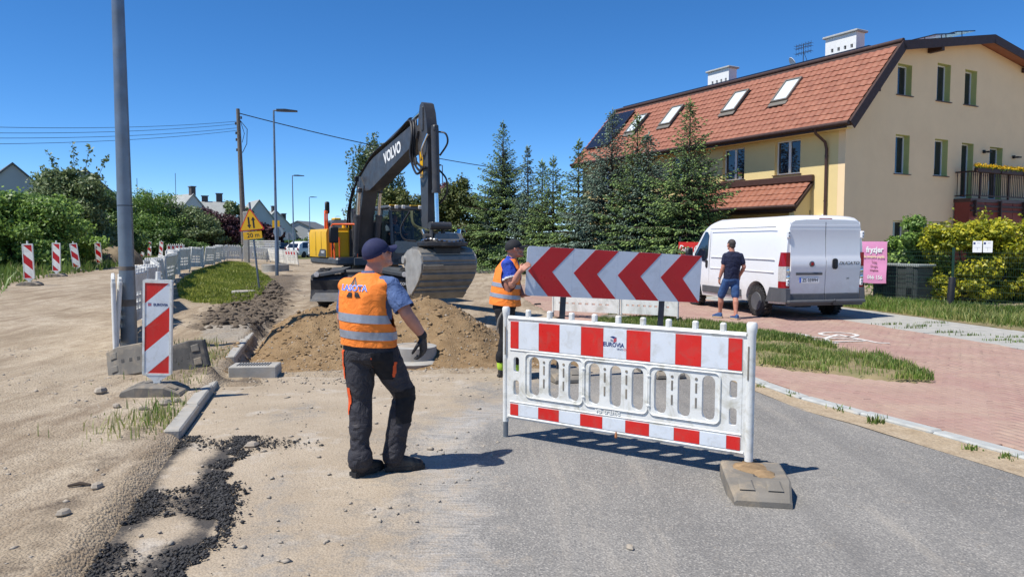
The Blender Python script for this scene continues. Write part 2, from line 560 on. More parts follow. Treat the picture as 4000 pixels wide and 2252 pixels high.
def van_paint():
 t = NT('van_paint'); co = t.co(); sx = t.new('ShaderNodeSeparateXYZ'); t.l(co, sx.inputs[0])
 low = t.math('MULTIPLY', t.math('SUBTRACT', 0.95, sx.outputs[2]), 0.9); n = t.noise(3.5, 7, 0.7, dist=0.5)
 f = t.ramp(t.math('ADD', low, t.math('MULTIPLY', t.math('SUBTRACT', n, 0.5), 0.9)), [(0.12, 0.0), (0.75, 0.55)])
 c = t.mix(f, (0.77, 0.78, 0.79), (0.46, 0.41, 0.34)); c = t.mix(t.ramp(t.noise(9, 6), [(0.55, 0), (0.8, 0.12)]), c, (0.5, 0.47, 0.42))
 return t.set(c, t.ramp(n, [(0.3, 0.10), (0.7, 0.24)]), 0, 0.6)
M['van_paint'] = van_paint()
M['van_plastic'] = mat('van_plastic', (0.085, 0.088, 0.095), 0.6, 0.12, 4, 0.2, 120, dirt=(0.20, 0.19, 0.17), damt=0.35, dscale=3)
M['tail_red'] = mat('tail_red', (0.30, 0.006, 0.012), 0.15, 0.05, 10)
M['lamp_clear'] = mat('lamp_clear', (0.52, 0.50, 0.48), 0.15, 0.2, 30)
M['letter_white'] = mat('letter_white', (0.82, 0.82, 0.80), 0.5, 0.03, 8)
M['letter_black'] = mat('letter_black', (0.02, 0.02, 0.022), 0.5, 0.05, 8)
M['letter_navy'] = mat('letter_navy', (0.02, 0.04, 0.16), 0.45, 0.05, 8)
M['letter_red'] = mat('letter_red', (0.55, 0.03, 0.04), 0.45, 0.05, 8)
M['letter_blue'] = mat('letter_blue', (0.05, 0.14, 0.62), 0.5, 0.05, 8)
M['letter_grey'] = mat('letter_grey', (0.13, 0.14, 0.15), 0.35, 0.05, 8, metal=0.4)
M['sign_yellow'] = mat('sign_yellow', (0.78, 0.42, 0.01), 0.35, 0.04, 5)
M['sign_back'] = mat('sign_back', (0.33, 0.36, 0.38), 0.4, 0.08, 5, metal=0.5)
M['concrete'] = mat('concrete', (0.36, 0.345, 0.31), 0.85, 0.14, 6, 0.5, 60, dirt=(0.40, 0.32, 0.22), damt=0.5, dscale=4)
M['kerb_stone'] = mat('kerb_stone', (0.40, 0.41, 0.39), 0.85, 0.12, 9, 0.5, 90, dirt=(0.46, 0.38, 0.27), damt=0.55, dscale=3)
M['slab_grey'] = mat('slab_grey', (0.37, 0.36, 0.325), 0.88, 0.12, 5, 0.4, 70, dirt=(0.45, 0.40, 0.31), damt=0.4, dscale=2)
M['wood_grey'] = mat('wood_grey', (0.17, 0.145, 0.12), 0.85, 0.2, 8, 0.5, 40)
M['stone'] = mat('stone', (0.36, 0.31, 0.245), 0.85, 0.25, 9, 0.4, 40)
M['clod'] = mat('clod', (0.105, 0.082, 0.060), 0.95, 0.35, 12, 0.6, 40)
M['asphalt_crumb'] = mat('asphalt_crumb', (0.038, 0.037, 0.037), 0.75, 0.6, 25, 0.5, 60)
M['orange_vest'] = mat('orange_vest', (0.93, 0.235, 0.030), 0.75, 0.05, 5, 0.6, 10, bd=0.02, dirt=(0.62, 0.17, 0.03), damt=0.3, dscale=6)
M['reflective'] = mat('reflective', (0.33, 0.36, 0.41), 0.4, 0.10, 20, 0.2, 40, metal=0.25)
M['blue_shirt'] = mat('blue_shirt', (0.080, 0.130, 0.27), 0.85, 0.15, 9, 0.8, 13, bd=0.025)
M['royal_shirt'] = mat('royal_shirt', (0.025, 0.07, 0.42), 0.8, 0.12, 9, 0.8, 13, bd=0.025)
M['navy_shirt'] = mat('navy_shirt', (0.012, 0.016, 0.045), 0.85, 0.2, 9, 0.8, 12, bd=0.025)
M['pale_shirt'] = mat('pale_shirt', (0.22, 0.27, 0.36), 0.8, 0.1, 9)
M['work_trousers'] = mat('work_trousers', (0.030, 0.029, 0.036), 0.75, 0.2, 8, 0.9, 11, bd=0.025, dirt=(0.11, 0.095, 0.08), damt=0.4, dscale=5)
M['black_cloth'] = mat('black_cloth', (0.010, 0.010, 0.012), 0.85, 0.2, 9, 0.3, 22)
M['denim'] = mat('denim', (0.035, 0.085, 0.21), 0.85, 0.25, 14, 0.3, 40)
M['skin'] = mat('skin', (0.50, 0.225, 0.150), 0.5, 0.10, 14, 0.1, 90, dirt=(0.40, 0.13, 0.085), damt=0.35, dscale=9)
M['hair'] = mat('hair', (0.055, 0.045, 0.04), 0.7, 0.35, 60, 0.8, 160)
M['cap_navy'] = mat('cap_navy', (0.022, 0.026, 0.075), 0.85, 0.12, 9, 0.3, 60)
M['cap_black'] = mat('cap_black', (0.016, 0.017, 0.02), 0.8, 0.12, 9, 0.3, 60)
M['boot'] = mat('boot', (0.022, 0.020, 0.019), 0.55, 0.25, 12, 0.3, 60, dirt=(0.16, 0.13, 0.095), damt=0.5, dscale=8)
M['glove'] = mat('glove', (0.012, 0.012, 0.014), 0.6, 0.2, 20, 0.3, 60)
M['orange_trim'] = mat('orange_trim', (0.75, 0.10, 0.02), 0.7, 0.1, 9)
M['lime_sock'] = mat('lime_sock', (0.42, 0.62, 0.05), 0.7, 0.1, 9)
M['tan_leather'] = mat('tan_leather', (0.38, 0.15, 0.06), 0.6, 0.1, 9)
M['espadrille'] = mat('espadrille', (0.55, 0.42, 0.26), 0.8, 0.1, 40)
M['stucco_cream'] = mat('stucco_cream', (0.77, 0.60, 0.28), 0.9, 0.03, 1.2, 0.25, 220, dirt=(0.66, 0.50, 0.22), damt=0.3, dscale=0.6)
M['stucco_gable'] = mat('stucco_gable', (0.90, 0.67, 0.40), 0.9, 0.03, 1.2, 0.25, 220, dirt=(0.80, 0.57, 0.33), damt=0.4, dscale=0.5)  # beige gable render, colour raised and warmed to stand in for bounce in shade
M['stucco_reveal'] = mat('stucco_reveal', (0.50, 0.52, 0.20), 0.9, 0.04, 3, 0.2, 200)
M['roof_tile'] = None
M['brown_wood'] = mat('brown_wood', (0.055, 0.028, 0.022), 0.6, 0.2, 6, 0.2, 40)
M['brown_metal'] = mat('brown_metal', (0.095, 0.05, 0.04), 0.45, 0.12, 6, metal=0.2)
M['red_panel'] = mat('red_panel', (0.24, 0.050, 0.032), 0.65, 0.1, 3)
M['frame_white'] = mat('frame_white', (0.74, 0.74, 0.73), 0.35, 0.03, 6)
M['chimney_white'] = mat('chimney_white', (0.76, 0.76, 0.74), 0.85, 0.05, 3, 0.2, 90, dirt=(0.5, 0.48, 0.44), damt=0.35, dscale=3)
M['lead_grey'] = mat('lead_grey', (0.20, 0.18, 0.15), 0.5, 0.12, 6, metal=0.3)
M['window_glass'] = glass('window_glass', (0.012, 0.016, 0.03), 0.02)
M['blind'] = mat('blind', (0.62, 0.68, 0.72), 0.25, 0.05, 3, spec=0.8)
M['solar'] = mat('solar', (0.012, 0.014, 0.024), 0.2, 0.2, 4, spec=0.7)
M['solar_line'] = mat('solar_line', (0.10, 0.10, 0.12), 0.3, 0.1, 4, metal=0.5)
M['cab_glass'] = glass('cab_glass', (0.015, 0.025, 0.032), 0.02, 0.42)
M['car_glass'] = glass('car_glass', (0.015, 0.022, 0.026), 0.03, 0.55)
M['fence_green'] = mat('fence_green', (0.018, 0.055, 0.035), 0.45, 0.12, 6, metal=0.2)
M['bin_plastic'] = mat('bin_plastic', (0.050, 0.058, 0.058), 0.55, 0.12, 5, 0.2, 50, dirt=(0.12, 0.12, 0.10), damt=0.3)
M['bin_lid'] = mat('bin_lid', (0.24, 0.26, 0.25), 0.55, 0.12, 5)
M['pink_banner'] = mat('pink_banner', (0.74, 0.30, 0.50), 0.55, 0.08, 1.2)
M['banner_cream'] = mat('banner_cream', (0.80, 0.74, 0.42), 0.6, 0.05, 6)
M['banner_brown'] = mat('banner_brown', (0.22, 0.10, 0.12), 0.6, 0.05, 6)
M['red_sign'] = mat('red_sign', (0.56, 0.025, 0.02), 0.5, 0.05, 3)
M['far_wall'] = mat('far_wall', (0.46, 0.47, 0.47), 0.9, 0.05, 0.6, dirt=(0.36, 0.37, 0.37), damt=0.3, dscale=0.4)
M['far_wall_white'] = mat('far_wall_white', (0.58, 0.58, 0.56), 0.9, 0.05, 0.6)
M['far_roof'] = mat('far_roof', (0.33, 0.34, 0.32), 0.85, 0.12, 2.0)
M['far_roof_dark'] = mat('far_roof_dark', (0.13, 0.135, 0.14), 0.85, 0.12, 2.0)
M['far_brick'] = mat('far_brick', (0.10, 0.085, 0.08), 0.85, 0.2, 4)
M['bark'] = mat('bark', (0.075, 0.056, 0.042), 0.9, 0.3, 14, 0.6, 50)
M['birch_bark'] = mat('birch_bark', (0.55, 0.53, 0.49), 0.8, 0.15, 5, dirt=(0.06, 0.05, 0.045), damt=0.5, dscale=7)
M['wire'] = mat('wire', (0.02, 0.02, 0.022), 0.5, 0.1, 5)
M['yellow_flower'] = foliage('yellow_flower', (0.62, 0.36, 0.01), (0.85, 0.60, 0.02), None, 0.6, 0.25)
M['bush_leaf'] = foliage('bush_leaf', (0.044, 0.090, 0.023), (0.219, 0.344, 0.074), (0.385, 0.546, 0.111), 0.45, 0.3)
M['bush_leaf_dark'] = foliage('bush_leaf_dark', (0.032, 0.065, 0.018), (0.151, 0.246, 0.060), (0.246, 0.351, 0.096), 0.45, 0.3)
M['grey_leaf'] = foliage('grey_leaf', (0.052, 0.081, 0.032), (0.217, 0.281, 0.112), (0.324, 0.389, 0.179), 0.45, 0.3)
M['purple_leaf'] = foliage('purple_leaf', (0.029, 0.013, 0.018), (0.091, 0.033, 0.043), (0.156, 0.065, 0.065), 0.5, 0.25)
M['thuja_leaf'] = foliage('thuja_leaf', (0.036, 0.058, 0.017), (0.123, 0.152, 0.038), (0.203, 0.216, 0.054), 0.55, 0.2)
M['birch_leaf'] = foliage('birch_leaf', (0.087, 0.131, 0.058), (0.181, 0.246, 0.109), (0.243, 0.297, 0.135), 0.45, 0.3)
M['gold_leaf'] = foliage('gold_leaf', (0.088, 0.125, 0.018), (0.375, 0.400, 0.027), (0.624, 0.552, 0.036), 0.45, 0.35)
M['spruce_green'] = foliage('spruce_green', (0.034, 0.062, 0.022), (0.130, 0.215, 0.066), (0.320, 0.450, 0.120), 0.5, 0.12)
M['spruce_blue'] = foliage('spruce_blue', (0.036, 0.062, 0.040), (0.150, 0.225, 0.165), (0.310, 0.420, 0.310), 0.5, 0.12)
M['grass_blade'] = foliage('grass_blade', (0.075, 0.125, 0.022), (0.190, 0.300, 0.050), (0.440, 0.410, 0.160), 0.5, 0.3)
M['grass_bright'] = foliage('grass_bright', (0.120, 0.160, 0.024), (0.270, 0.330, 0.042), (0.420, 0.420, 0.100), 0.5, 0.3)
M['soil'] = mat('soil', (0.20, 0.155, 0.10), 0.95, 0.25, 6, 0.5, 40)

def tile_material():
 t = NT('roof_tile')
 oi = t.new('ShaderNodeObjectInfo').outputs['Random']
 p = t.pos()
 a = t.noise(3.0, 4, vec=p); b = t.noise(40.0, 3, vec=p)
 c = t.ramp(a, [(0.3, (0.235, 0.085, 0.048)), (0.7, (0.345, 0.138, 0.080))])
 c = t.mix(t.ramp(b, [(0.5, 0.0), (0.8, 0.25)]), c, (0.24, 0.11, 0.08))
 c = t.mix(t.math('MULTIPLY', oi, 0.22), c, (0.30, 0.10, 0.06))
 t.bump(b, 0.2, 0.004)
 return t.set(c, 0.55, 0.0, 0.4)
M['roof_tile'] = tile_material()

def paver_material():
 t = NT('red_paver')
 oi = t.new('ShaderNodeObjectInfo').outputs['Random']
 p = t.pos()
 c = t.ramp(t.noise(2.2, 5, vec=p), [(0.3, (0.320, 0.190, 0.160)), (0.7, (0.405, 0.255, 0.218))])
 c = t.mix(t.ramp(t.noise(9, 4, vec=p), [(0.45, 0.0), (0.75, 0.35)]), c, (0.28, 0.165, 0.14))
 c = t.mix(t.math('MULTIPLY', oi, 0.25), c, (0.40, 0.22, 0.18))
 dust = t.ramp(t.noise(0.8, 7, 0.7, vec=p, dist=0.8), [(0.40, 0.1), (0.64, 0.7)])
 c = t.mix(dust, c, (0.46, 0.35, 0.26))
 g = t.noise(160, 3, vec=p)
 c = t.mix(t.ramp(g, [(0.35, 0.2), (0.6, 0.0)]), c, (0.12, 0.075, 0.06))
 t.bump(g, 0.35, 0.004)
 return t.set(c, 0.9, 0.0, 0.3)
M['red_paver'] = paver_material()

def ground_material():
 """sand, with dark soil, grey rubble and green growth where the attributes say"""
 t = NT('sandy_ground')
 p = t.pos()
 big = t.noise(0.45, 6, 0.6, vec=p, dist=0.5)
 mid = t.noise(3.2, 7, 0.68, vec=p, dist=0.4)
 fine = t.noise(26, 6, 0.7, vec=p)
 sp = t.voro(55, vec=p)
 c = t.ramp(big, [(0.32, (0.340, 0.270, 0.186)), (0.5, (0.420, 0.342, 0.246)), (0.68, (0.495, 0.415, 0.312))])
 mp = t.new('ShaderNodeMapping'); mp.inputs['Rotation'].default_value = (0, 0, radians(-14)); mp.inputs['Scale'].default_value = (1.6, 0.28, 1); t.l(p, mp.inputs['Vector'])
 rut = t.noise(1.5, 7, 0.66, vec=mp.outputs[0], dist=0.9)
 c = t.mix(t.ramp(rut, [(0.48, 0.0), (0.64, 0.75)]), c, (0.215, 0.158, 0.104))
 c = t.mix(t.ramp(rut, [(0.34, 0.5), (0.44, 0.0)]), c, (0.52, 0.44, 0.33))
 c = t.mix(t.ramp(mid, [(0.46, 0.0), (0.72, 0.65)]), c, (0.255, 0.190, 0.125))
 c = t.mix(t.ramp(fine, [(0.36, 0.55), (0.52, 0.0)]), c, (0.205, 0.155, 0.105))
 c = t.mix(t.ramp(sp, [(0.05, 0.5), (0.17, 0.0)]), c, (0.52, 0.46, 0.37))
 def mask(name, lo, hi, amt=1.0):
  s = t.math('ADD', t.attr(name), t.math('MULTIPLY', t.math('SUBTRACT', mid, 0.5), 0.9))
  s = t.math('ADD', s, t.math('MULTIPLY', t.math('SUBTRACT', fine, 0.5), 0.35))
  return t.ramp(s, [(lo, 0.0), (hi, amt)])
 ora = t.ramp(t.noise(5, 5, vec=p), [(0.3, (0.205, 0.132, 0.066)), (0.7, (0.335, 0.230, 0.126))])
 ora = t.mix(t.ramp(fine, [(0.4, 0.5), (0.55, 0.0)]), ora, (0.22, 0.14, 0.065))
 ora = t.mix(t.ramp(sp, [(0.06, 0.55), (0.2, 0.0)]), ora, (0.47, 0.40, 0.31))
 c = t.mix(mask('orange', 0.35, 0.6), c, ora)
 so = t.ramp(fine, [(0.35, (0.085, 0.066, 0.048)), (0.65, (0.240, 0.190, 0.138))])
 c = t.mix(mask('soil', 0.38, 0.62), c, so)
 gr = t.ramp(fine, [(0.35, (0.22, 0.19, 0.155)), (0.65, (0.40, 0.355, 0.29))])
 c = t.mix(mask('grey', 0.4, 0.65), c, gr)
 gn = t.ramp(fine, [(0.35, (0.085, 0.092, 0.030)), (0.65, (0.155, 0.165, 0.055))])
 c = t.mix(mask('green', 0.4, 0.6), c, gn)
 hsum = t.math('ADD', t.math('MULTIPLY', mid, 0.5), t.math('ADD', t.math('MULTIPLY', fine, 0.35), t.math('MULTIPLY', sp, -0.25)))
 t.bump(hsum, 0.9, 0.05)
 return t.set(c, 0.95, 0.0, 0.2)
M['ground'] = ground_material()

def road_material():
 """old asphalt, dusted with sand towards its left side and scraped pale in streaks"""
 t = NT('old_asphalt')
 p = t.pos()
 st = t.voro(70, vec=p); st2 = t.voro(110, vec=p, out='Color')
 big = t.noise(0.7, 5, vec=p); mid = t.noise(4.0, 7, 0.7, vec=p, dist=0.5); fine = t.noise(45, 5, 0.7, vec=p)
 base = t.ramp(big, [(0.32, (0.178, 0.168, 0.152)), (0.5, (0.240, 0.226, 0.203)), (0.68, (0.300, 0.282, 0.252))])
 sepr = t.new('ShaderNodeSeparateColor'); t.l(st2, sepr.inputs[0])
 c = t.mix(t.ramp(sepr.outputs[0], [(0.55, 0.0), (0.95, 0.75)]), base, (0.46, 0.43, 0.38))
 c = t.mix(t.ramp(sepr.outputs[1], [(0.6, 0.0), (0.95, 0.7)]), c, (0.125, 0.122, 0.118))
 c = t.mix(t.ramp(st, [(0.30, 0.0), (0.62, 0.45)]), c, (0.16, 0.155, 0.148))
 wp = t.new('ShaderNodeMapping'); wp.inputs['Rotation'].default_value = (0, 0, radians(-10)); wp.inputs['Scale'].default_value = (2.2, 0.22, 1); t.l(p, wp.inputs['Vector'])
 worn = t.noise(1.3, 6, 0.62, vec=wp.outputs[0], dist=0.7)
 c = t.mix(t.ramp(worn, [(0.50, 0.0), (0.68, 0.38)]), c, (0.14, 0.135, 0.128)); c = t.mix(t.ramp(worn, [(0.30, 0.4), (0.44, 0.0)]), c, (0.42, 0.37, 0.30))
 def mask(name, lo, hi, amt, k=1.0, kf=0.4):
  s = t.math('ADD', t.attr(name), t.math('MULTIPLY', t.math('SUBTRACT', mid, 0.5), k))
  s = t.math('ADD', s, t.math('MULTIPLY', t.math('SUBTRACT', fine, 0.5), kf))
  return t.ramp(s, [(lo, 0.0), (hi, amt)])
 # pale scraped band with fine cross streaks
 mp = t.new('ShaderNodeMapping'); mp.inputs['Rotation'].default_value = (0, 0, radians(-12)); mp.inputs['Scale'].default_value = (1.5, 22, 1)
 t.l(p, mp.inputs['Vector'])
 streak = t.noise(2.4, 3, 0.6, vec=mp.outputs[0])
 s = t.math('MULTIPLY', mask('scrape', 0.35, 1.05, 0.75, 1.6, 1.2), t.ramp(streak, [(0.38, 0.05), (0.66, 0.85)]))
 c = t.mix(s, c, (0.56, 0.53, 0.49))
 sand = t.ramp(t.noise(1.1, 6, 0.65, vec=p), [(0.3, (0.330, 0.264, 0.186)), (0.7, (0.465, 0.388, 0.290))])
 sand = t.mix(t.ramp(fine, [(0.38, 0.5), (0.54, 0.0)]), sand, (0.25, 0.195, 0.135))
 sand = t.mix(t.ramp(streak, [(0.50, 0.0), (0.72, 0.22)]), sand, (0.30, 0.225, 0.14))
 sand = t.mix(t.ramp(t.noise(2.1, 5, 0.7, vec=p), [(0.55, 0.0), (0.7, 0.6)]), sand, (0.50, 0.46, 0.40))
 c = t.mix(mask('dust', 0.20, 0.80, 0.97, 1.7, 1.0), c, sand)
 c = t.mix(mask('tar', 0.38, 0.72, 0.93, 0.9, 0.7), c, (0.045, 0.043, 0.043))
 hsum = t.math('SUBTRACT', t.math('MULTIPLY', mid, 0.3), t.math('MULTIPLY', st, 0.7))
 t.bump(hsum, 0.55, 0.012)
 return t.set(c, 0.9, 0.0, 0.25)
M['road'] = road_material()

# ---------------------------------------------------------------- the setting: ground, road, pavement
def lines(lo, hi, step, far_lo, far_hi, grow=1.09):
 mid = list(np.arange(lo, hi, step))
 out = []; s = step; v = lo
 while v > far_lo: s *= grow; v -= s; out.append(v)
 up = []; s = step; v = mid[-1]
 while v < far_hi: s *= grow; v += s; up.append(v)
 return np.array(out[::-1] + mid + up)

FIELD = [GT(*p) for p in ((749, 1178), (908, 1186), (964, 1183), (1019, 1156), (1062, 1095), (1012, 1056), (955, 1025), (880, 1024), (800, 1048), (722, 1085), (690, 1120), (700, 1160))]
ISLAND = [G(*p) for p in ((2330, 1262), (2377, 1246), (2640, 1252), (2944, 1289), (3184, 1344), (3464, 1406), (3580, 1450), (3643, 1483), (3650, 1497), (3500, 1491), (3300, 1469), (2944, 1428), (2700, 1400), (2500, 1362), (2380, 1315))]
FENCE_P = Vector((11.15, 18.75, 0)); FENCE_D = Vector((-0.494, 0.87, 0)).normalized(); FENCE_N = Vector((0.87, 0.494, 0)).normalized()
VERGE = [(p[0] + 2.0, p[1] + 0.2) for p in SLAB_L[2:9]] + [tuple((FENCE_P + FENCE_D * s_ + FENCE_N * 0.5)[:2]) for s_ in (9.0, 4, 0, -4, -9, -12)]
def make_ground():
 xs = lines(-9.0, 3.4, 0.075, -1500, 1500); ys = lines(2.2, 17.5, 0.075, -60, 2000)
 X, Y = np.meshgrid(xs, ys)
 Z = ground_h(X, Y)
 nx, ny = len(xs), len(ys)
 V = np.stack([X, Y, Z], -1).reshape(-1, 3)
 i = np.arange(nx * ny).reshape(ny, nx)
 F = np.stack([i[:-1, :-1], i[:-1, 1:], i[1:, 1:], i[1:, :-1]], -1).reshape(-1, 4)
 k = X - left_kerb_x(Y)
 hp = heap(X, Y) * sstep(0, 0.5, k)
 orange = np.clip(hp * 5, 0, 1)
 orange = np.maximum(orange, 0.85 * inside([(-3.7, 9.4), (0.9, 9.9), (1.2, 13.5), (-4.4, 13.2)], X, Y))
 soil = clod(X, Y) * 1.0
 soil = np.maximum(soil, 0.52 * np.exp(-((X + 4.3 + 0.26 * (Y - 20)) / 2.6) ** 2) * sstep(13.8, 15.5, Y) * (1 - sstep(40, 55, Y)))
 soil = np.maximum(soil, 0.46 * (1 - sstep(0.0, 0.5, np.abs(k + 0.35))) * (1 - sstep(8.5, 9.5, Y)))
 grey = 0.62 * inside([(-5.1, 11.9), (-4.35, 11.9), (-4.75, 13.6), (-5.6, 13.4)], X, Y) + 0.5 * np.exp(-((X + 4.6) / 1.0) ** 2 - ((Y - 14.8) / 0.6) ** 2)
 green = 0.9 * inside([(p.x, p.y) for p in FIELD], X, Y)
 d = -X - (2.15 + 0.26 * Y)
 green = np.maximum(green, 0.8 * sstep(8.0, 11.5, d - 0.10 * (Y - 22) * (Y < 45)) * sstep(10, 16, Y))
 green = np.maximum(green, sstep(62, 75, Y))
 yard = sstep(0.0, 0.6, (X - FENCE_P.x) * FENCE_N.x + (Y - FENCE_P.y) * FENCE_N.y) * (Y < 48)  # unseen garden ground kept pale sand, to bounce light onto the gable
 green = green * (1 - yard)
 green = np.maximum(green, 0.50 * np.exp(-((X + 4.35) / 0.5) ** 2 - ((Y - 10.4) / 1.0) ** 2) + 0.38 * np.exp(-((X + 3.35) / 0.4) ** 2 - ((Y - 7.1) / 0.5) ** 2))
 me = np_mesh('ground', V, F, M['ground'], {'orange': orange.ravel(), 'soil': soil.ravel(), 'grey': grey.ravel(), 'green': green.ravel()}, smooth=True)
 return tag(link('ground', me), 'sandy ground of the road works', kind='structure')
make_ground()

ASPH = [(4.65, -2.0), (4.45, 2.0), (4.1, 4.0), (3.71, 5.38), (3.58, 5.77), (3.42, 6.24), (3.25, 6.8), (2.98, 7.36), (2.77, 8.53), (2.6, 10.0), (2.4, 12.0)]
def interp(pts, y):
 return np.interp(y, [p[1] for p in pts], [p[0] for p in pts])
def make_road():
 nu, nv = 170, 260
 u, v = np.meshgrid(np.linspace(0, 1, nu), np.linspace(0, 1, nv))
 yfar = 9.12 + 0.75 * u + 0.9 * sstep(0.55, 1, u) + 0.22 * (fbm(u * 14, u * 0 + 2.2, 3, 4) - 0.5)
 Y = 1.0 + v * (yfar - 1.0)
 xl = left_kerb_x(Y) + 0.04
 X = xl + (interp(ASPH, Y) - xl) * u
 Z = 0.006 + (fbm(X * 0.9, Y * 0.9, 3, 21) - 0.47) * 0.025
 V = np.stack([X, Y, Z], -1).reshape(-1, 3)
 i = np.arange(nu * nv).reshape(nv, nu)
 F = np.stack([i[:-1, :-1], i[:-1, 1:], i[1:, 1:], i[1:, :-1]], -1).reshape(-1, 4)
 k = X - left_kerb_x(Y)
 edge = np.interp(Y, [2, 3.8, 4.6, 5.5, 6.5, 7.5, 8.4, 9.4, 11], [-0.55, -0.48, -0.47, -0.62, -0.75, -0.3, 0.15, 0.8, 1.6])   # right border of the dust
 dust = 1 - sstep(-1.1, 0.85, X - edge)
 dust = np.maximum(dust, 0.70 * (1 - sstep(0.3, 1.0, np.abs(Y - yfar))))
 dust = dust - 0.42 * np.exp(-((X + 2.15) / 0.35) ** 2 - ((Y - 7.3) / 0.5) ** 2) - 0.35 * np.exp(-((X + 0.35) / 0.5) ** 2 - ((Y - 8.6) / 0.5) ** 2)
 scr = 0.85 * np.exp(-((X - edge - 0.10) / 0.38) ** 2) * (1 - sstep(7.6, 8.6, Y)) + 0.55 * np.exp(-((X + 0.5) / 0.32) ** 2 - ((Y - 7.6) / 0.9) ** 2)
 scr = np.maximum(scr, 0.62 * np.exp(-((k - 0.95) / 0.22) ** 2) * (1 - sstep(5.0, 6.2, Y)))
 dust = dust - 0.34 * np.exp(-((k - 0.95) / 0.22) ** 2) * (1 - sstep(5.0, 6.2, Y))
 tw = k - 0.05 * np.sin(Y * 3.1)
 tar = (0.80 * np.exp(-((tw - 0.5) / 0.13) ** 2) + 0.6 * np.exp(-((tw - 0.06) / 0.10) ** 2) + 0.36 * (tw < 0.55)) * (1 - sstep(6.1, 6.5, Y)) * (0.4 + 1.2 * vnoise(X * 3.2, Y * 2.1, 44))
 tar = np.maximum(tar, 0.6 * np.exp(-((X + 2.25) / 0.35) ** 2 - ((Y - 6.15) / 0.14) ** 2))
 me = np_mesh('road', V, F, M['road'], {'dust': dust.ravel(), 'scrape': scr.ravel(), 'tar': tar.ravel()}, smooth=True)
 return tag(link('road', me), 'worn grey asphalt road dusted with sand', kind='structure')
make_road()

# gutter of sand and the flush kerb of single stones
def strip(name, a, b, z, mat_, label, n=60, y0=2.0, y1=13.4):
 mb = MB()
 ys = np.linspace(y0, y1, n)
 vs = []
 for y in ys:
  x0, x1 = float(interp(a, y)), float(interp(b, y))
  zz = 0.004 * (vnoise(y * 3, 1.0) - 0.5)
  vs += [(x0 - 0.03, y, z + zz - 0.004), (0.5 * (x0 + x1), y, z + zz - 0.010), (x1 + 0.03, y, z + zz)]
 fs = []
 for i in range(n - 1):
  for k in range(2):
   fs.append((3 * i + k, 3 * i + k + 1, 3 * i + k + 4, 3 * i + k + 3))
 mb.add(vs, fs)
 return tag(mb.build(name, mat_, smooth=60), label, kind='structure')
KERB_IN = [(p[0] - 0.16, p[1] - 0.06) for p in KERB]
gm = NT('gutter_sand'); _p = gm.pos()
gc = gm.ramp(gm.noise(6, 6, 0.65, vec=_p), [(0.3, (0.33, 0.25, 0.16)), (0.7, (0.47, 0.38, 0.265))])
gc = gm.mix(gm.ramp(gm.noise(40, 4, vec=_p), [(0.38, 0.5), (0.52, 0.0)]), gc, (0.22, 0.17, 0.12))
gm.bump(gm.noise(30, 5, vec=_p), 0.6, 0.02); M['gutter'] = gm.set(gc, 0.95, 0, 0.2)
strip('gutter', ASPH, KERB_IN, 0.013, M['gutter'], 'sandy gutter between asphalt and kerb')

kerb = tag(bpy.data.objects.new('kerb', None), 'pale flush kerb along the red pavement', kind='structure'); COL.objects.link(kerb)
ks = np.array(KERB); seg = np.r_[0, np.cumsum(np.hypot(*(ks[1:] - ks[:-1]).T))]
s_ = 0.0
while s_ < seg[-1] - 0.2:
 L = 0.78
 p0 = Vector((np.interp(s_, seg, ks[:, 0]), np.interp(s_, seg, ks[:, 1]), 0)); p1 = Vector((np.interp(s_ + L - 0.012, seg, ks[:, 0]), np.interp(s_ + L - 0.012, seg, ks[:, 1]), 0))
 d_ = (p1 - p0); c_ = (p0 + p1) / 2 + Vector((-d_.y, d_.x, 0)).normalized() * 0.075
 mb = MB(); mb.box((0, 0, 0), (d_.length, 0.15, 0.2), bev=0.014)
 o = mb.build('kerb_stone', M['kerb_stone'], kerb); o.location = (c_.x, c_.y, -0.062 + R.uniform(-0.004, 0.006)); o.rotation_euler = (R.uniform(-.01, .01), R.uniform(-.006, .006), atan2(d_.y, d_.x))
 s_ += L

# pavement: bedding sheet with single red pavers
bed = MB(); pts = PAVE
bed.plate([(p[0], p[1]) for p in PAVE], t=0.02, frame=Matrix(((1, 0, 0, 0), (0, 0, 1, 0), (0, -1, 0, -0.030), (0, 0, 0, 1))))
M['bedding'] = mat('paver_bedding', (0.30, 0.20, 0.155), 0.95, 0.2, 5, dirt=(0.45, 0.36, 0.26), damt=0.6, dscale=1)
pavement = tag(bed.build('pavement', M['bedding']), 'red paved footway and cycle path', kind='structure')

def paver_mesh():
 a, b, t = 0.0985, 0.0485, 0.03
 ch = 0.005
 vs = [(-a, -b, -t), (a, -b, -t), (a, b, -t), (-a, b, -t), (-a, -b, -ch), (a, -b, -ch), (a, b, -ch), (-a, b, -ch),
          (-a + ch, -b + ch, 0), (a - ch, -b + ch, 0), (a - ch, b - ch, 0), (-a + ch, b - ch, 0)]
 fs = [(0, 1, 5, 4), (1, 2, 6, 5), (2, 3, 7, 6), (3, 0, 4, 7), (4, 5, 9, 8), (5, 6, 10, 9), (6, 7, 11, 10), (7, 4, 8, 11), (8, 9, 10, 11)]
 return vs, fs
pv, pf = paver_mesh()
pme = bpy.data.meshes.new('paver'); pme.from_pydata(pv, [], pf); pme.materials.append(M['red_paver'])
ang = radians(14.0) + pi / 2
ca, sa = cos(ang), sin(ang)
cells = []
isl = [(p.x, p.y) for p in ISLAND]
for r_ in range(-240, 240):
 for q in range(-160, 160):
  lx, ly = (q + 0.5 * (r_ % 2)) * 0.2, r_ * 0.1
  x, y = 5.0 + lx * ca - ly * sa, 10.0 + lx * sa + ly * ca
  if 2.5 < y < 24 and 0.3 < x < 0.72 * y + 1.6: cells.append((x, y))
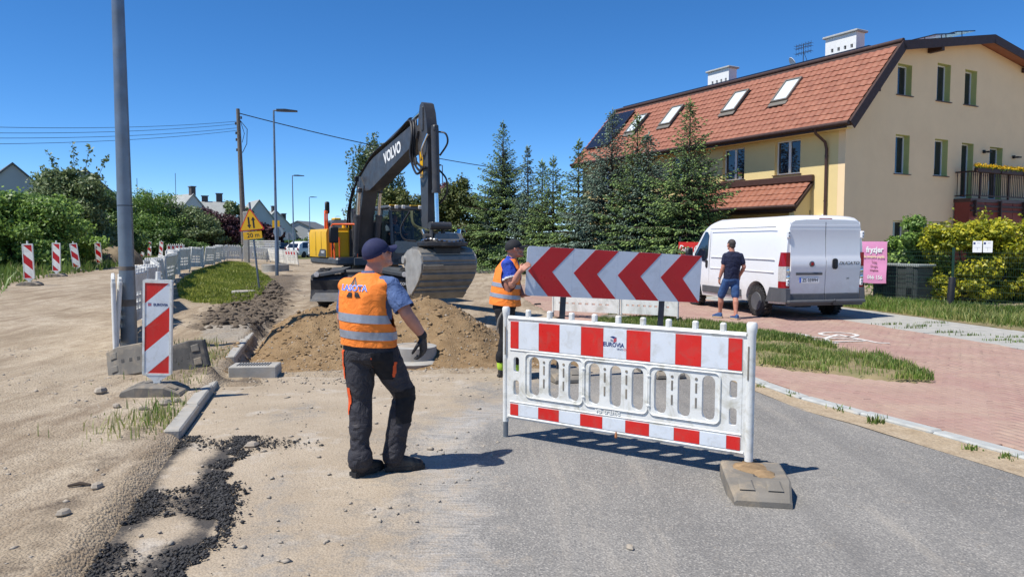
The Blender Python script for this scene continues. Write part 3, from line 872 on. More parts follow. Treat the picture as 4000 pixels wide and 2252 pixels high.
cells = np.array(cells)
kx = np.interp(cells[:, 1], ks[:, 1], ks[:, 0])
ok = inside(PAVE, cells[:, 0], cells[:, 1]) & ((cells[:, 1] > 13.3) | (cells[:, 0] > kx + 0.10))
inner = inside([(p[0] * 1.0, p[1]) for p in isl], cells[:, 0], cells[:, 1])
cells = cells[ok & ~inner]
inview = (np.abs(cells[:, 0]) < 0.67 * cells[:, 1]) & (cells[:, 1] > 4)
dist = np.where(inview, np.hypot(cells[:, 0], cells[:, 1]), 1e9)
order = np.argsort(dist)
for i in order[:300]:
 o = bpy.data.objects.new('paver', pme); COL.objects.link(o); o.parent = pavement
 o.location = (cells[i, 0], cells[i, 1], 0.004 + R.uniform(-0.0025, 0.0025)); o.rotation_euler = (R.gauss(0, .006), R.gauss(0, .006), ang + R.gauss(0, .008))
rest = cells[order[300:]]
rv = np.array(pv); n_ = len(rest)
aa = ang + rng.normal(0, 0.006, n_)
Vx = rv[None, :, 0] * np.cos(aa)[:, None] - rv[None, :, 1] * np.sin(aa)[:, None] + rest[:, 0:1]
Vy = rv[None, :, 0] * np.sin(aa)[:, None] + rv[None, :, 1] * np.cos(aa)[:, None] + rest[:, 1:2]
Vz = rv[None, :, 2] + 0.004 + rng.uniform(-0.003, 0.003, (n_, 1)) + rng.normal(0, 0.0008, (n_, len(rv)))
Fp = (np.array(pf)[None] + (np.arange(n_) * len(rv))[:, None, None]).reshape(-1, 4)
tag(link('far_pavers', np_mesh('far_pavers', np.stack([Vx, Vy, Vz], -1).reshape(-1, 3), Fp, M['red_paver']), pavement), kind='stuff')

# grey slab walk beyond the cycle path
SL = SLAB_L; SR = [(p[0] + 2.0, p[1] + 0.2) for p in SLAB_L]
sw = MB(); sw.plate([p for p in SL] + [p for p in SR[::-1]], t=0.02, frame=Matrix(((1, 0, 0, 0), (0, 0, 1, 0), (0, -1, 0, -0.034), (0, 0, 0, 1))))
slab_walk = tag(sw.build('slab_walk', M['soil']), 'grey slab footway with grassy joints beside the cycle path', kind='structure')
sp_ = np.array(SL); sg = np.r_[0, np.cumsum(np.hypot(*(sp_[1:] - sp_[:-1]).T))]
smesh = {}
d0 = 4.0
while d0 < 21:
 p = Vector((np.interp(d0, sg, sp_[:, 0]), np.interp(d0, sg, sp_[:, 1]), 0)); q = Vector((np.interp(d0 + 0.5, sg, sp_[:, 0]), np.interp(d0 + 0.5, sg, sp_[:, 1]), 0))
 dd = (q - p).normalized(); nn = Vector((dd.y, -dd.x, 0))
 for k in range(4):
  c_ = p + dd * 0.25 + nn * (0.25 + 0.5 * k)
  if 'm' not in smesh:
   mb = MB(); mb.box((0, 0, 0), (0.486, 0.486, 0.05), bev=0.006); smesh['m'] = mb.mesh('slab', M['slab_grey'])
  if abs(c_.x) < 0.75 * c_.y + 1:
   o = link('slab', smesh['m'], slab_walk, (c_.x, c_.y, -0.021 + R.uniform(-.004, .004)), (R.gauss(0, .006), R.gauss(0, .006), atan2(dd.y, dd.x)))
 d0 += 0.5

# white bicycle symbol painted on the cycle path
def ring_faces(mb, c, r0, r1, z, n=28, a0=0, a1=2 * pi):
 vs = []; fs = []
 for k in range(n + 1):
  a = a0 + (a1 - a0) * k / n
  vs += [(c[0] + r0 * cos(a), c[1] + r0 * sin(a), z), (c[0] + r1 * cos(a), c[1] + r1 * sin(a), z)]
 for k in range(n): fs.append((2 * k, 2 * k + 1, 2 * k + 3, 2 * k + 2))
 mb.add(vs, fs)
def paint_line(mb, p, q, w_, z):
 p = Vector((*p, z)); q = Vector((*q, z)); d_ = (q - p).normalized(); n_ = Vector((-d_.y, d_.x, 0)) * w_ / 2
 mb.add([p - n_, q - n_, q + n_, p + n_], [(0, 1, 2, 3)])
mb = MB(); zz = 0.0115
A, B = (5.95, 13.45), (5.02, 13.35)
ring_faces(mb, A, 0.27, 0.35, zz); ring_faces(mb, B, 0.27, 0.35, zz)
for p, q in ((A, (6.12, 12.35)), ((6.12, 12.35), (6.3, 12.3)), (A, (5.5, 12.95)), ((5.5, 12.95), B), (B, (5.35, 12.45)), ((5.35, 12.45), (6.08, 12.6)), ((5.5, 12.95), (5.32, 12.3)), ((5.2, 12.3), (5.45, 12.3)), ((5.5, 12.95), (6.05, 12.75))):
 paint_line(mb, p, q, 0.075, zz); zz += 0.0004
M['road_paint'] = mat('road_paint', (0.66, 0.63, 0.58), 0.8, 0.1, 12, dirt=(0.42, 0.30, 0.25), damt=0.6, dscale=9)
tag(mb.build('bicycle_marking', M['road_paint']), 'white bicycle symbol painted on the red cycle path', 'marking')

# grass
def grass_mesh(name, pts, hlo, hhi, width, mat_, z=None, dry=0.25, clump=0.5):
 pts = np.asarray(pts); n = len(pts)
 zz = ground_h(pts[:, 0], pts[:, 1]) if z is None else (z(pts[:, 0], pts[:, 1]) if callable(z) else np.full(n, z))
 hgt = (hlo + (hhi - hlo) * rng.random(n) ** 1.6) * (1 - clump + clump * 2 * fbm(pts[:, 0] * 2.3, pts[:, 1] * 2.3, 3, 77))
 a = rng.random(n) * 2 * pi; lean = rng.normal(0, 0.45, n); la = rng.random(n) * 2 * pi
 wd = width * (0.6 + 0.8 * rng.random(n))
 bx, by = np.cos(a) * wd / 2, np.sin(a) * wd / 2
 mx, my = np.cos(la) * lean * hgt * 0.35, np.sin(la) * lean * hgt * 0.35
 V = np.empty((n, 5, 3))
 V[:, 0] = np.stack([pts[:, 0] - bx, pts[:, 1] - by, zz - 0.01], -1)
 V[:, 1] = np.stack([pts[:, 0] + bx, pts[:, 1] + by, zz - 0.01], -1)
 V[:, 2] = np.stack([pts[:, 0] + bx * 0.8 + mx, pts[:, 1] + by * 0.8 + my, zz + hgt * 0.62], -1)
 V[:, 3] = np.stack([pts[:, 0] - bx * 0.8 + mx, pts[:, 1] - by * 0.8 + my, zz + hgt * 0.62], -1)
 V[:, 4] = np.stack([pts[:, 0] + mx * 2.6, pts[:, 1] + my * 2.6, zz + hgt], -1)
 b = np.arange(n)[:, None] * 5
 F = np.concatenate([b + [0, 1, 2], b + [0, 2, 3], b + [3, 2, 4]], 0)
 patch = fbm(pts[:, 0] * 0.9 + 5, pts[:, 1] * 0.9, 3, 55)
 tint = np.clip(0.15 + 0.5 * rng.random(n) + (patch - 0.47) * 0.9, 0, 0.78)
 isdry = rng.random(n) < dry * (0.3 + 2.2 * np.clip(fbm(pts[:, 0] * 0.7, pts[:, 1] * 0.7, 3, 91) - 0.36, 0, 1) * 2)
 tint = np.where(isdry, 0.85 + 0.15 * rng.random(n), tint)
 return np_mesh(name, V.reshape(-1, 3), F, mat_, np.repeat(tint, 5))

def scatter(poly, n, keep=None):
 P = np.array([(p[0], p[1]) for p in poly]); lo, hi = P.min(0), P.max(0)
 out = np.empty((0, 2))
 while len(out) < n:
  q = lo + rng.random((n * 3, 2)) * (hi - lo)
  q = q[inside([tuple(p) for p in P], q[:, 0], q[:, 1])]
  if keep is not None: q = q[rng.random(len(q)) < keep(q[:, 0], q[:, 1])]
  out = np.r_[out, q]
  if len(q) == 0: break
 return out[:n]

# soil bed of the grass island between road and cycle path
isl_poly = [(p.x, p.y) for p in ISLAND]
cx = sum(p[0] for p in isl_poly) / len(isl_poly); cy = sum(p[1] for p in isl_poly) / len(isl_poly)
mb = MB(); n = len(isl_poly)
rings = [[(p[0], p[1], -0.01) for p in isl_poly], [(p[0] + (cx - p[0]) * 0.04, p[1] + (cy - p[1]) * 0.06, 0.035) for p in isl_poly], [(p[0] + (cx - p[0]) * 0.5, p[1] + (cy - p[1]) * 0.5, 0.06) for p in isl_poly]]
mb.loft(rings, caps=True)
M['verge_soil'] = mat('verge_soil', (0.24, 0.19, 0.10), 0.95, 0.3, 3, 0.6, 30, dirt=(0.13, 0.14, 0.05), damt=0.7, dscale=2)
island = tag(mb.build('verge', M['verge_soil'], smooth=60), 'bank of soil and grass between cycle path and footway', kind='structure')
keep = lambda x, y: np.clip(1.25 * sstep(0.30, 0.52, fbm(x * 1.6, y * 1.6, 3, 61)), 0.05, 1) * np.where(y < 10.2, 0.55, 1.0)
pts = scatter(isl_poly, 60000, keep)
tag(link('grass', grass_mesh('grass', pts, 0.03, 0.12, 0.010, M['grass_blade'], 0.045, 0.36)), 'rough green and straw coloured grass on the verge beside the cycle path', 'grass', kind='stuff')
pts = scatter([(p.x, p.y) for p in FIELD], 42000)
tag(link('grass', grass_mesh('grass', pts, 0.03, 0.13, 0.022, M['grass_bright'], None, 0.45)), 'bright sunlit grass inside the row of white barriers', 'grass', kind='stuff')
mb = MB(); mb.plate(VERGE, t=0.03, frame=Matrix(((1, 0, 0, 0), (0, 0, 1, 0), (0, -1, 0, 0.012), (0, 0, 0, 1))))
tag(mb.build('fence_verge', M['verge_soil']), 'grassy strip in front of the green mesh fence', kind='structure')
def kf(x, y):
 d_ = (x - FENCE_P.x) * FENCE_N.x + (y - FENCE_P.y) * FENCE_N.y
 return np.clip(sstep(-3.2, -2.2, d_ + 0.6 * fbm(x, y, 3, 71)), 0.06, 1)
pts = scatter(VERGE, 60000, kf)
tag(link('grass', grass_mesh('grass', pts, 0.05, 0.24, 0.014, M['grass_blade'], 0.02, 0.45)), 'long grass growing along the foot of the green mesh fence', 'grass', kind='stuff')
lp = [tuple(GT(*p)[:2]) for p in ((0, 1160), (60, 1110), (200, 1085), (320, 1066), (440, 1045), (640, 1012))] + [(-40, 60), (-45, 30), (-24, 20)]
pts = scatter(lp, 26000, lambda x, y: 0.35 + 0.65 * sstep(0.4, 0.6, fbm(x * .6, y * .6, 2, 5)))
tag(link('grass', grass_mesh('grass', pts, 0.1, 0.5, 0.04, M['grass_blade'], None, 0.12)), 'tall grass and weeds under the hedge beside the dirt track', 'grass', kind='stuff')
tuft = []
for (px, py, r_, n) in ((770, 1400, .28, 350), (800, 1440, .35, 350), (640, 1640, .25, 240), (720, 1605, .25, 200), (600, 1655, .2, 130), (770, 1350, .2, 250)):
 c_ = GT(px, py); q = rng.normal(0, r_, (n, 2)) * [1, 1.3] + [c_.x, c_.y]; tuft.append(q[q[:, 0] < left_kerb_x(q[:, 1]) - 0.1])
tag(link('grass', grass_mesh('grass', np.concatenate(tuft), 0.03, 0.14, 0.010, M['grass_blade'], None, 0.6)), 'dry grass tufts on the sand around the striped beacon', 'grass', kind='stuff')
# weeds in the kerb joint and slab joints
wp = []
for (px, py) in ((2975, 1512), (3092, 1548), (3278, 1604), (3410, 1652), (3440, 1655), (3800, 1757), (3935, 1792)):
 c_ = G(px, py); wp.append(rng.normal(0, 0.035, (34, 2)) + [c_.x, c_.y])
for (px, py) in ((3480, 1268), (3600, 1275), (3700, 1300), (3560, 1282), (3640, 1262), (3790, 1310), (3900, 1330), (3960, 1318), (3985, 1337)):
 c_ = G(px, py); wp.append(rng.normal(0, 1, (60, 2)) * [0.16, 0.03] + [c_.x, c_.y])
tag(link('weeds', grass_mesh('weeds', np.concatenate(wp), 0.02, 0.07, 0.012, M['grass_blade'], 0.01, 0.15)), 'small weeds growing in the joints of kerb and slabs', 'weeds', kind='stuff')

# loose stones, crumbs and clods
def pebbles(name, P, size, mat_, flat=0.6):
 n = len(P)
 oct_ = np.array([(1, 0, 0), (-1, 0, 0), (0, 1, 0), (0, -1, 0), (0, 0, 1), (0, 0, -1)], float)
 F = np.array([(0, 2, 4), (2, 1, 4), (1, 3, 4), (3, 0, 4), (2, 0, 5), (1, 2, 5), (3, 1, 5), (0, 3, 5)])
 V = oct_[None] * (0.6 + 0.8 * rng.random((n, 6, 1))) * np.asarray(size)[:, None, None] * (1 + 0.5 * rng.normal(0, .5, (n, 1, 3)))
 V[:, :, 2] *= flat
 a = rng.random(n) * 2 * pi
 x = V[:, :, 0] * np.cos(a)[:, None] - V[:, :, 1] * np.sin(a)[:, None]; y = V[:, :, 0] * np.sin(a)[:, None] + V[:, :, 1] * np.cos(a)[:, None]
 V = np.stack([x, y, V[:, :, 2]], -1) + P[:, None, :]
 return np_mesh(name, V.reshape(-1, 3), (F[None] + (np.arange(n) * 6)[:, None, None]).reshape(-1, 3), mat_)
def on_ground(q, road=False):
 z = ground_h(q[:, 0], q[:, 1])
 if road: z = np.maximum(z, 0.008)
 return np.c_[q, z]
q = np.concatenate([scatter([(-4.6, 9.6), (0.8, 9.8), (1.0, 14), (-4.6, 14)], 3600), scatter([(-9, 4), (left_kerb_x(4), 4), (left_kerb_x(11), 11), (-9, 13)], 2600, lambda x, y: sstep(.4, .62, fbm(x * 1.2, y * 1.2, 3, 14))),
     scatter([(-3.2, 3), (-.6, 3), (0.4, 9.4), (-3.5, 9.0)], 700), scatter([(-3.6, 8.6), (1.2, 9.2), (1.3, 10.2), (-3.7, 9.7)], 1500), scatter([(-7, 13.5), (3, 13.5), (3, 24), (-10, 26)], 2200)])
_k = q[:, 0] - left_kerb_x(q[:, 1]); q = q[(_k < -0.25) | (_k > 0.1) | (q[:, 1] > 9.2)]; P = on_ground(q); rd = (q[:, 0] > left_kerb_x(q[:, 1])) & (q[:, 1] < 9.2); P[rd, 2] = np.maximum(P[rd, 2], 0.010)
tag(link('gravel', pebbles('gravel', P, 0.004 + 0.024 * rng.random(len(P)) ** 4.5, M['stone'])), 'loose stones strewn over the sand and the heap', 'gravel', kind='stuff')
# dark asphalt crumbs left along the broken road edge
q = []
for i in range(30000):
 y = R.uniform(2.8, 6.4); k = R.random()
 x = left_kerb_x(y) + 0.03 + (R.gauss(0.52, 0.065) if k < 0.55 else (R.gauss(0.04, 0.05) if k < 0.75 else R.uniform(0.0, 0.58))) + 0.05 * sin(y * 3.1)
 if vnoise(x * 3.2, y * 2.1, 44) + 0.25 * (vnoise(x * 11, y * 9, 45) - 0.5) > (0.33 if k < 0.55 else (0.42 if k < 0.75 else 0.54)): q.append((x, y))
q += [(R.gauss(-2.25, .25), R.gauss(6.15, .09)) for _ in range(1500)]
q = np.array(q); P = np.c_[q, np.full(len(q), 0.008) + 0.012 * rng.random(len(q))]
kq = q[:, 0] - left_kerb_x(q[:, 1]); keepc = kq > 0.03; P = P[keepc]
tag(link('asphalt_crumbs', pebbles('asphalt_crumbs', P, 0.0025 + 0.014 * rng.random(len(P)) ** 5, M['asphalt_crumb'], 0.7)), 'black asphalt crumbs along the broken left road edge', 'rubble', kind='stuff')
q = scatter([(-8.8, 13.0), (-3.6, 12.6), (-4.2, 16), (-12, 36), (-14, 36)], 2600, lambda x, y: sstep(.35, .8, clod(x, y)))
P = on_ground(q); tag(link('soil_clods', pebbles('soil_clods', P, 0.015 + 0.08 * rng.random(len(P)) ** 2.6, M['clod'])), 'dark clods of dug soil beside the excavator track', 'soil', kind='stuff')
q = scatter([(-4.4, 10.2), (0.6, 10.2), (0.7, 14), (-4.4, 14)], 2600); P = on_ground(q)
M['sand_clod'] = mat('sand_clod', (0.27, 0.18, 0.095), 0.95, 0.35, 12, 0.6, 40)
tag(link('sand_lumps', pebbles('sand_lumps', P, 0.010 + 0.045 * rng.random(len(P)) ** 3, M['sand_clod'])), 'lumps of damp brown sand on the dug heap', 'sand', kind='stuff')

# stones one can pick out near the beacon and in the sand
for i, (px, py, s_, lab) in enumerate(((395, 1535, .085, 'fist sized brown stone left of the striped beacon base'), (560, 1600, .05, 'small pale stone in front of the beacon base'), (645, 1580, .075, 'pale stone right of the beacon base, largest of its cluster'),
                           (690, 1568, .05, 'white stone between beacon base and kerb'), (455, 1590, .05, 'purplish stone touching the front of the beacon base'), (250, 2010, .05, 'brown stone lying alone on the sand near the lower left photo corner'),
                           (380, 1905, .05, 'flat grey stone lying on the sand at the far left'), (985, 1770, .06, 'pale stone lying by the black crumbs'), (2460, 2180, .03, 'pale chip of stone lying on the grey asphalt'))):
 c_ = GT(px, py); mb = MB(); rg = []
 for k in range(5):
  a = pi * k / 4; rr = max(0.06, sin(a)); rg.append([(rr * cos(2 * pi * j / 8) * R.uniform(.8, 1.2) * s_, rr * sin(2 * pi * j / 8) * R.uniform(.7, 1.1) * s_ * 0.8, -cos(a) * s_ * 0.55 * R.uniform(.85, 1.1)) for j in range(8)])
 mb.loft(rg); o = mb.build('stone', M['stone'], smooth=30); zc = c_.z if c_.x < left_kerb_x(c_.y) else max(c_.z, 0.006)
 o.location = (c_.x, c_.y, zc + s_ * 0.3); o.rotation_euler = (0, 0, R.uniform(0, 6)); tag(o, lab, 'stone', 'single stones')

# ---------------------------------------------------------------- the cream house on the right
HA = radians(29.6)
HC = Vector((12.45, 28.0, 0))
HX = Vector((cos(HA), sin(HA), 0)); HY = Vector((-sin(HA), cos(HA), 0))
HLEN, HWID = 16.8, 17.1
house = thing('house', 'cream rendered house with red tiled mansard roof behind the spruces', 'house', HC, HA)
def hl(p):
 """world point to house coordinates"""
 d_ = Vector(p) - HC
 return Vector((d_.dot(HX), d_.dot(HY), d_.z))
EAVE = (-0.62, 5.98); BREAK = (2.34, 9.2); RIDGE = (8.55, 10.25)
def openings_wall(name, w_, outline, wins, mat_, M4, depth=0.26, t=0.3):
 """wall plate with real openings; outline and openings in x,z"""
 mb = MB(); mb.plate(outline, [[(a, b), (c, b), (c, d), (a, d)] for (a, b, c, d) in wins], t=t, mi=0, frame=M4)
 return mb.build(name, mat_, house)
LWIN = [(2.02, 4.38, 3.30, 5.76), (4.92, 4.34, 6.20, 5.74), (8.4, 4.36, 9.7, 5.75), (11.3, 4.36, 12.6, 5.75), (14.2, 4.36, 15.5, 5.75), (5.6, 0.9, 6.9, 2.2), (8.6, 0.1, 9.6, 2.2), (11.3, 0.9, 12.6, 2.2), (14.2, 0.9, 15.5, 2.2)]
GWIN = [(3.02, 7.42, 3.94, 8.62), (5.64, 7.42, 6.58, 8.94), (7.62, 7.44, 8.52, 8.9), (3.02, 4.35, 3.94, 5.88), (5.64, 4.38, 6.58, 5.88), (3.02, 1.0, 3.97, 2.5), (5.64, 1.0, 6.62, 2.5), (7.57, 3.52, 8.47, 5.84), (9.72, 3.52, 10.77, 5.8)]
# long wall: plane x = 0, outline along y; plate frame maps local x -> house y, thickness -> house x
ML = Matrix(((0, 1, 0, 0.15), (1, 0, 0, 0), (0, 0, 1, 0), (0, 0, 0, 1)))
openings_wall('front_wall', 1, [(0.301, -0.2), (HLEN, -0.2), (HLEN, 6.6), (0.301, 6.6)], LWIN, M['stucco_cream'], ML)
MG = Matrix(((1, 0, 0, 0), (0, 1, 0, 0.15), (0, 0, 1, 0), (0, 0, 0, 1)))
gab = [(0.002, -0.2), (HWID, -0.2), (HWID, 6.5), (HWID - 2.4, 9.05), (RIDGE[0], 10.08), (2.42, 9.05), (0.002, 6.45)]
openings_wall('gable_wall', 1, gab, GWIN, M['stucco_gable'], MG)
mb = MB(); mb.box((HWID - 0.15, HLEN / 2, 3.1), (0.3, HLEN - 0.7, 6.5)); mb.box((HWID / 2, HLEN + 0.15, 3.1), (HWID - 0.1, 0.28, 6.5)); mb.box((HWID / 2, HLEN / 2, 3.0), (HWID - 1.2, HLEN - 1.2, 5.8))
mb.build('rear_wall', M['stucco_cream'], house)
# the front wall's window furniture
def window(axis, a, b, c, d, rec=0.17, blind=False, split=True, sill=True, matr=None, leaf=None):
 """frame, pane, sill and coloured reveal of one opening (a..c across, b..d up)"""
 def P(x, out, z): return (x, out, z) if axis == 'g' else (out, x, z)
 def bx(mb, x0, x1, o0, o1, z0, z1, bev=0.0):
  c_ = P((x0 + x1) / 2, (o0 + o1) / 2, (z0 + z1) / 2); s = P(x1 - x0, o1 - o0, z1 - z0); mb.box(c_, tuple(abs(k) for k in s), bev=bev)
 f = MB(); w_ = 0.065; g = 0.002
 lw = leaf if leaf else c - a
 x0, x1 = a + g, a + lw - g
 bx(f, x0, x0 + w_, rec, rec + 0.06, b + g, d - g); bx(f, x1 - w_, x1, rec, rec + 0.06, b + g, d - g)
 bx(f, x0 + w_ + g, x1 - w_ - g, rec, rec + 0.06, b + g, b + w_); bx(f, x0 + w_ + g, x1 - w_ - g, rec, rec + 0.06, d - w_, d - g)
 if split:
  m_ = (x0 + x1) / 2; bx(f, m_ - 0.055, m_ + 0.055, rec - 0.006, rec + 0.06, b + w_ + g, d - w_ - g)
 fo = f.build('window', M['frame_white'], house)
 p = MB(); bx(p, x0 + w_ - 0.004, x1 - w_ + 0.004, rec + 0.03, rec + 0.04, b + w_ - 0.004, d - w_ + 0.004); p.build('pane', M['window_glass'], fo)
 if sill:
  s = MB(); bx(s, a - 0.07, c + 0.07, -0.07, rec - 0.003, b - 0.035, b - 0.003); s.build('sill', M['brown_metal'], fo)
 r_ = MB()
 for (p0, p1, q0, q1) in (((a - .001), (a + .012), b, d), ((c - .012), (c + .001), b, d), (a + 0.013, c - 0.013, d - .012, d + .001)):
  bx(r_, p0, p1, 0.008, rec - 0.004, q0, q1)
 r_.build('reveal', matr or M['stucco_cream'], fo)
 return fo
for i, (a, b, c, d) in enumerate(LWIN):
 window('f', a, b, c, d, 0.16)
for i, (a, b, c, d) in enumerate(GWIN):
 window('g', a, b, c, d, 0.24, split=False, sill=(i not in (7, 8)), matr=M['stucco_reveal'])
# dark room behind the panes
# roof: four slopes, brown fascia and verge boards
def slope(name, p, q, y0, y1, t, mat_):
 d_ = Vector((q[0] - p[0], 0, q[1] - p[1])); n_ = Vector((-d_.z, 0, d_.x)).normalized() * t
 mb = MB(); vs = []
 for y in (y0, y1):
  for (a, off) in ((p, 0), (q, 0), (q, 1), (p, 1)):
   vs.append(Vector((a[0], y, a[1])) - (n_ * off if n_.z > 0 else -n_ * off))
 mb.add(vs, [(0, 1, 2, 3), (7, 6, 5, 4), (0, 4, 5, 1), (1, 5, 6, 2), (2, 6, 7, 3), (3, 7, 4, 0)])
 return mb.build(name, mat_, house)
YG, YF = -0.62, HLEN + 0.4
rx = lambda p: (2 * RIDGE[0] - p[0], p[1])
roof = slope('roof', EAVE, BREAK, YG, YF, 0.16, M['brown_wood'])
sl2 = slope('upper_slope', BREAK, RIDGE, YG, YF, 0.14, M['roof_tile'])
slope('rear_slope', rx(RIDGE), rx(BREAK), YG, YF, 0.14, M['roof_tile']); slope('rear_mansard', rx(BREAK), rx(EAVE), YG, YF, 0.16, M['roof_tile'])
# verge boards along the gable edge
def board(p, q, y, w_, t, name='verge_board', mat_=None, drop=0.02):
 p = Vector((p[0], y, p[1])); q = Vector((q[0], y, q[1])); d_ = (q - p).normalized(); n_ = Vector((d_.z, 0, -d_.x))
 if n_.z > 0: n_ = -n_
 mb = MB(); a = [p - n_ * 0.05, q - n_ * 0.05, q + n_ * w_, p + n_ * w_]
 mb.add([v + Vector((0, o, 0)) for o in (0, t) for v in a], [(3, 2, 1, 0), (4, 5, 6, 7), (0, 1, 5, 4), (1, 2, 6, 5), (2, 3, 7, 6), (3, 0, 4, 7)])
 return mb.build(name, mat_ or M['brown_wood'], house)
for p, q in ((EAVE, BREAK), (BREAK, RIDGE), (rx(RIDGE), rx(BREAK)), (rx(BREAK), rx(EAVE))):
 board(p, q, YG - 0.045, 0.30, 0.04)
# soffit under the overhangs and rafters sticking out of the gable
mb = MB(); mb.box((-0.30, HLEN / 2, 5.86), (0.56, HLEN + 0.6, 0.03)); mb.build('soffit', M['stucco_cream'], house)
for (x, z) in ((5.0, 9.32), (12.1, 9.32), (1.05, 7.35), (15.9, 7.4)):
 mb = MB(); mb.box((x, -0.3, z), (0.20, 0.58, 0.20), bev=0.01); mb.build('rafter_end', M['brown_wood'], house)
# gutter and downpipe
mb = MB(); mb.tube([(-0.70, YG, 5.97), (-0.70, YF, 5.97)], 0.085, 10); mb.box((-0.615, HLEN / 2, 5.90), (0.03, HLEN + 0.95, 0.2)); mb.build('gutter', M['brown_wood'], house, smooth=40)
mb = MB(); mb.tube([(-0.66, 0.85, 5.9), (-0.60, 0.85, 5.75), (-0.15, 0.78, 5.45), (-0.08, 0.76, 5.2), (-0.08, 0.76, 0.3)], 0.055, 10)
for z in (4.9, 3.2, 1.6): mb.cyl((-0.08, 0.76, z), (-0.08, 0.76, z + 0.05), 0.065, n=10)
mb.build('downpipe', M['brown_metal'], house, smooth=40)

# roof tiles, one by one on the front slope
def tile_mesh(w_=0.30, l=0.40):
 """wavy tile lying in x (width) and y (up the slope)"""
 n = 7; vs = []; fs = []
 for j, (yy, lift) in enumerate(((0.0, 0.045), (0.03, 0.05), (l, 0.012))):
  for i in range(n):
   u = i / (n - 1); h = 0.028 * (0.5 + 0.5 * sin(2 * pi * u - 0.6)) + (0.0 if u < 0.93 else -0.004)
   vs.append(((u - 0.5) * w_, yy, lift + h))
 for j in range(2):
  for i in range(n - 1): a = j * n + i; fs.append((a, a + 1, a + n + 1, a + n))
 b = len(vs)
 for i in range(n): vs.append((vs[i][0], 0.004, vs[i][2] - 0.05))
 for i in range(n - 1): fs.append((b + i, b + i + 1, i + 1, i))
 return vs, fs
tv, tf = tile_mesh()
tme = bpy.data.meshes.new('roof_tile'); tme.from_pydata(tv, [], tf); tme.materials.append(M['roof_tile'])
tme.polygons.foreach_set('use_smooth', [True] * len(tme.polygons)); tme.set_sharp_from_angle(angle=radians(50))
def tile_field(parent, origin, across, up, nx, ny, n_single, skip=None, wx=0.30, ly=0.345):
 """rows of tiles in house coordinates; the first n_single are objects, the rest one part"""
 across = Vector(across).normalized(); up = Vector(up).normalized(); nn = across.cross(up)
 Mx = Matrix((across, up, nn)).transposed()
 spots = []
 for j in range(ny):
  for i in range(nx):
   c_ = Vector(origin) + across * (wx * (i + 0.5)) + up * (ly * j)
   if skip and skip(c_): continue
   wd = HC + HX * c_.x + HY * c_.y + Vector((0, 0, c_.z))
   spots.append((wd.length, c_))
 spots.sort(key=lambda t: t[0])
 e = Mx.to_euler()
 for d_, c_ in spots[:n_single]:
  o = bpy.data.objects.new('roof_tile', tme); COL.objects.link(o); o.parent = parent
  o.location = c_ + nn * R.uniform(-0.004, 0.006); o.rotation_euler = (e.x + R.gauss(0, .006), e.y + R.gauss(0, .006), e.z + R.gauss(0, .004))
 if len(spots) > n_single:
  B = np.array(tv) @ np.array(Mx.transposed()); C = np.array([tuple(c_ + nn * R.uniform(-0.004, 0.006)) for _, c_ in spots[n_single:]])
  V = (B[None] + C[:, None]).reshape(-1, 3); F = (np.array(tf)[None] + (np.arange(len(C)) * len(tv))[:, None, None]).reshape(-1, 4)
  me = np_mesh('far_roof_tiles', V, F, M['roof_tile'], smooth=True); me.set_sharp_from_angle(angle=radians(50))
  tag(link('far_roof_tiles', me, parent), kind='stuff')
sup = Vector((BREAK[0] - EAVE[0], 0, BREAK[1] - EAVE[1])); slen = sup.length; sup.normalize()
snor = Vector((-sup.z, 0, sup.x))                                  # outward
wn_ = HX * snor.x + Vector((0, 0, snor.z)); wp0 = HC + HX * EAVE[0] + Vector((0, 0, EAVE[1]))
# roof windows and solar panels found on the slope
def slope_uv(px, py):
 p = hl(on_plane(px, py, wp0, wn_)); return p.y, (p - Vector((EAVE[0], 0, EAVE[1]))).dot(sup)
SKY = []
for quad in (((1950, 255), (1988, 195), (2020, 200), (1985, 250)), ((1823, 281), (1852, 233), (1886, 229), (1857, 276)), ((1664, 318), (1690, 276), (1718, 271), (1692, 312)), ((1578, 338), (1600, 297), (1630, 291), (1604, 332))):
 uv = [slope_uv(*VW(*q)) for q in quad]
 y = sum(u for u, v in uv) / 4; v0 = sum(v for u, v in uv) / 4
 SKY.append((y, min(max(v0, 1.9), 2.7)))
SOL = [slope_uv(*VW(x, y)) for x, y in ((1488, 361), (1535, 298), (1585, 291), (1545, 352))]
sy = (min(u for u, v in SOL), max(u for u, v in SOL)); print('sky', SKY, 'sol', SOL, 'slope', slen)
def skip(c_):
 v = (c_ - Vector((EAVE[0], 0, EAVE[1]))).dot(sup)
 return any(abs(c_.y - y) < 0.42 and -1.05 < v - v0 < 0.62 for y, v0 in SKY)
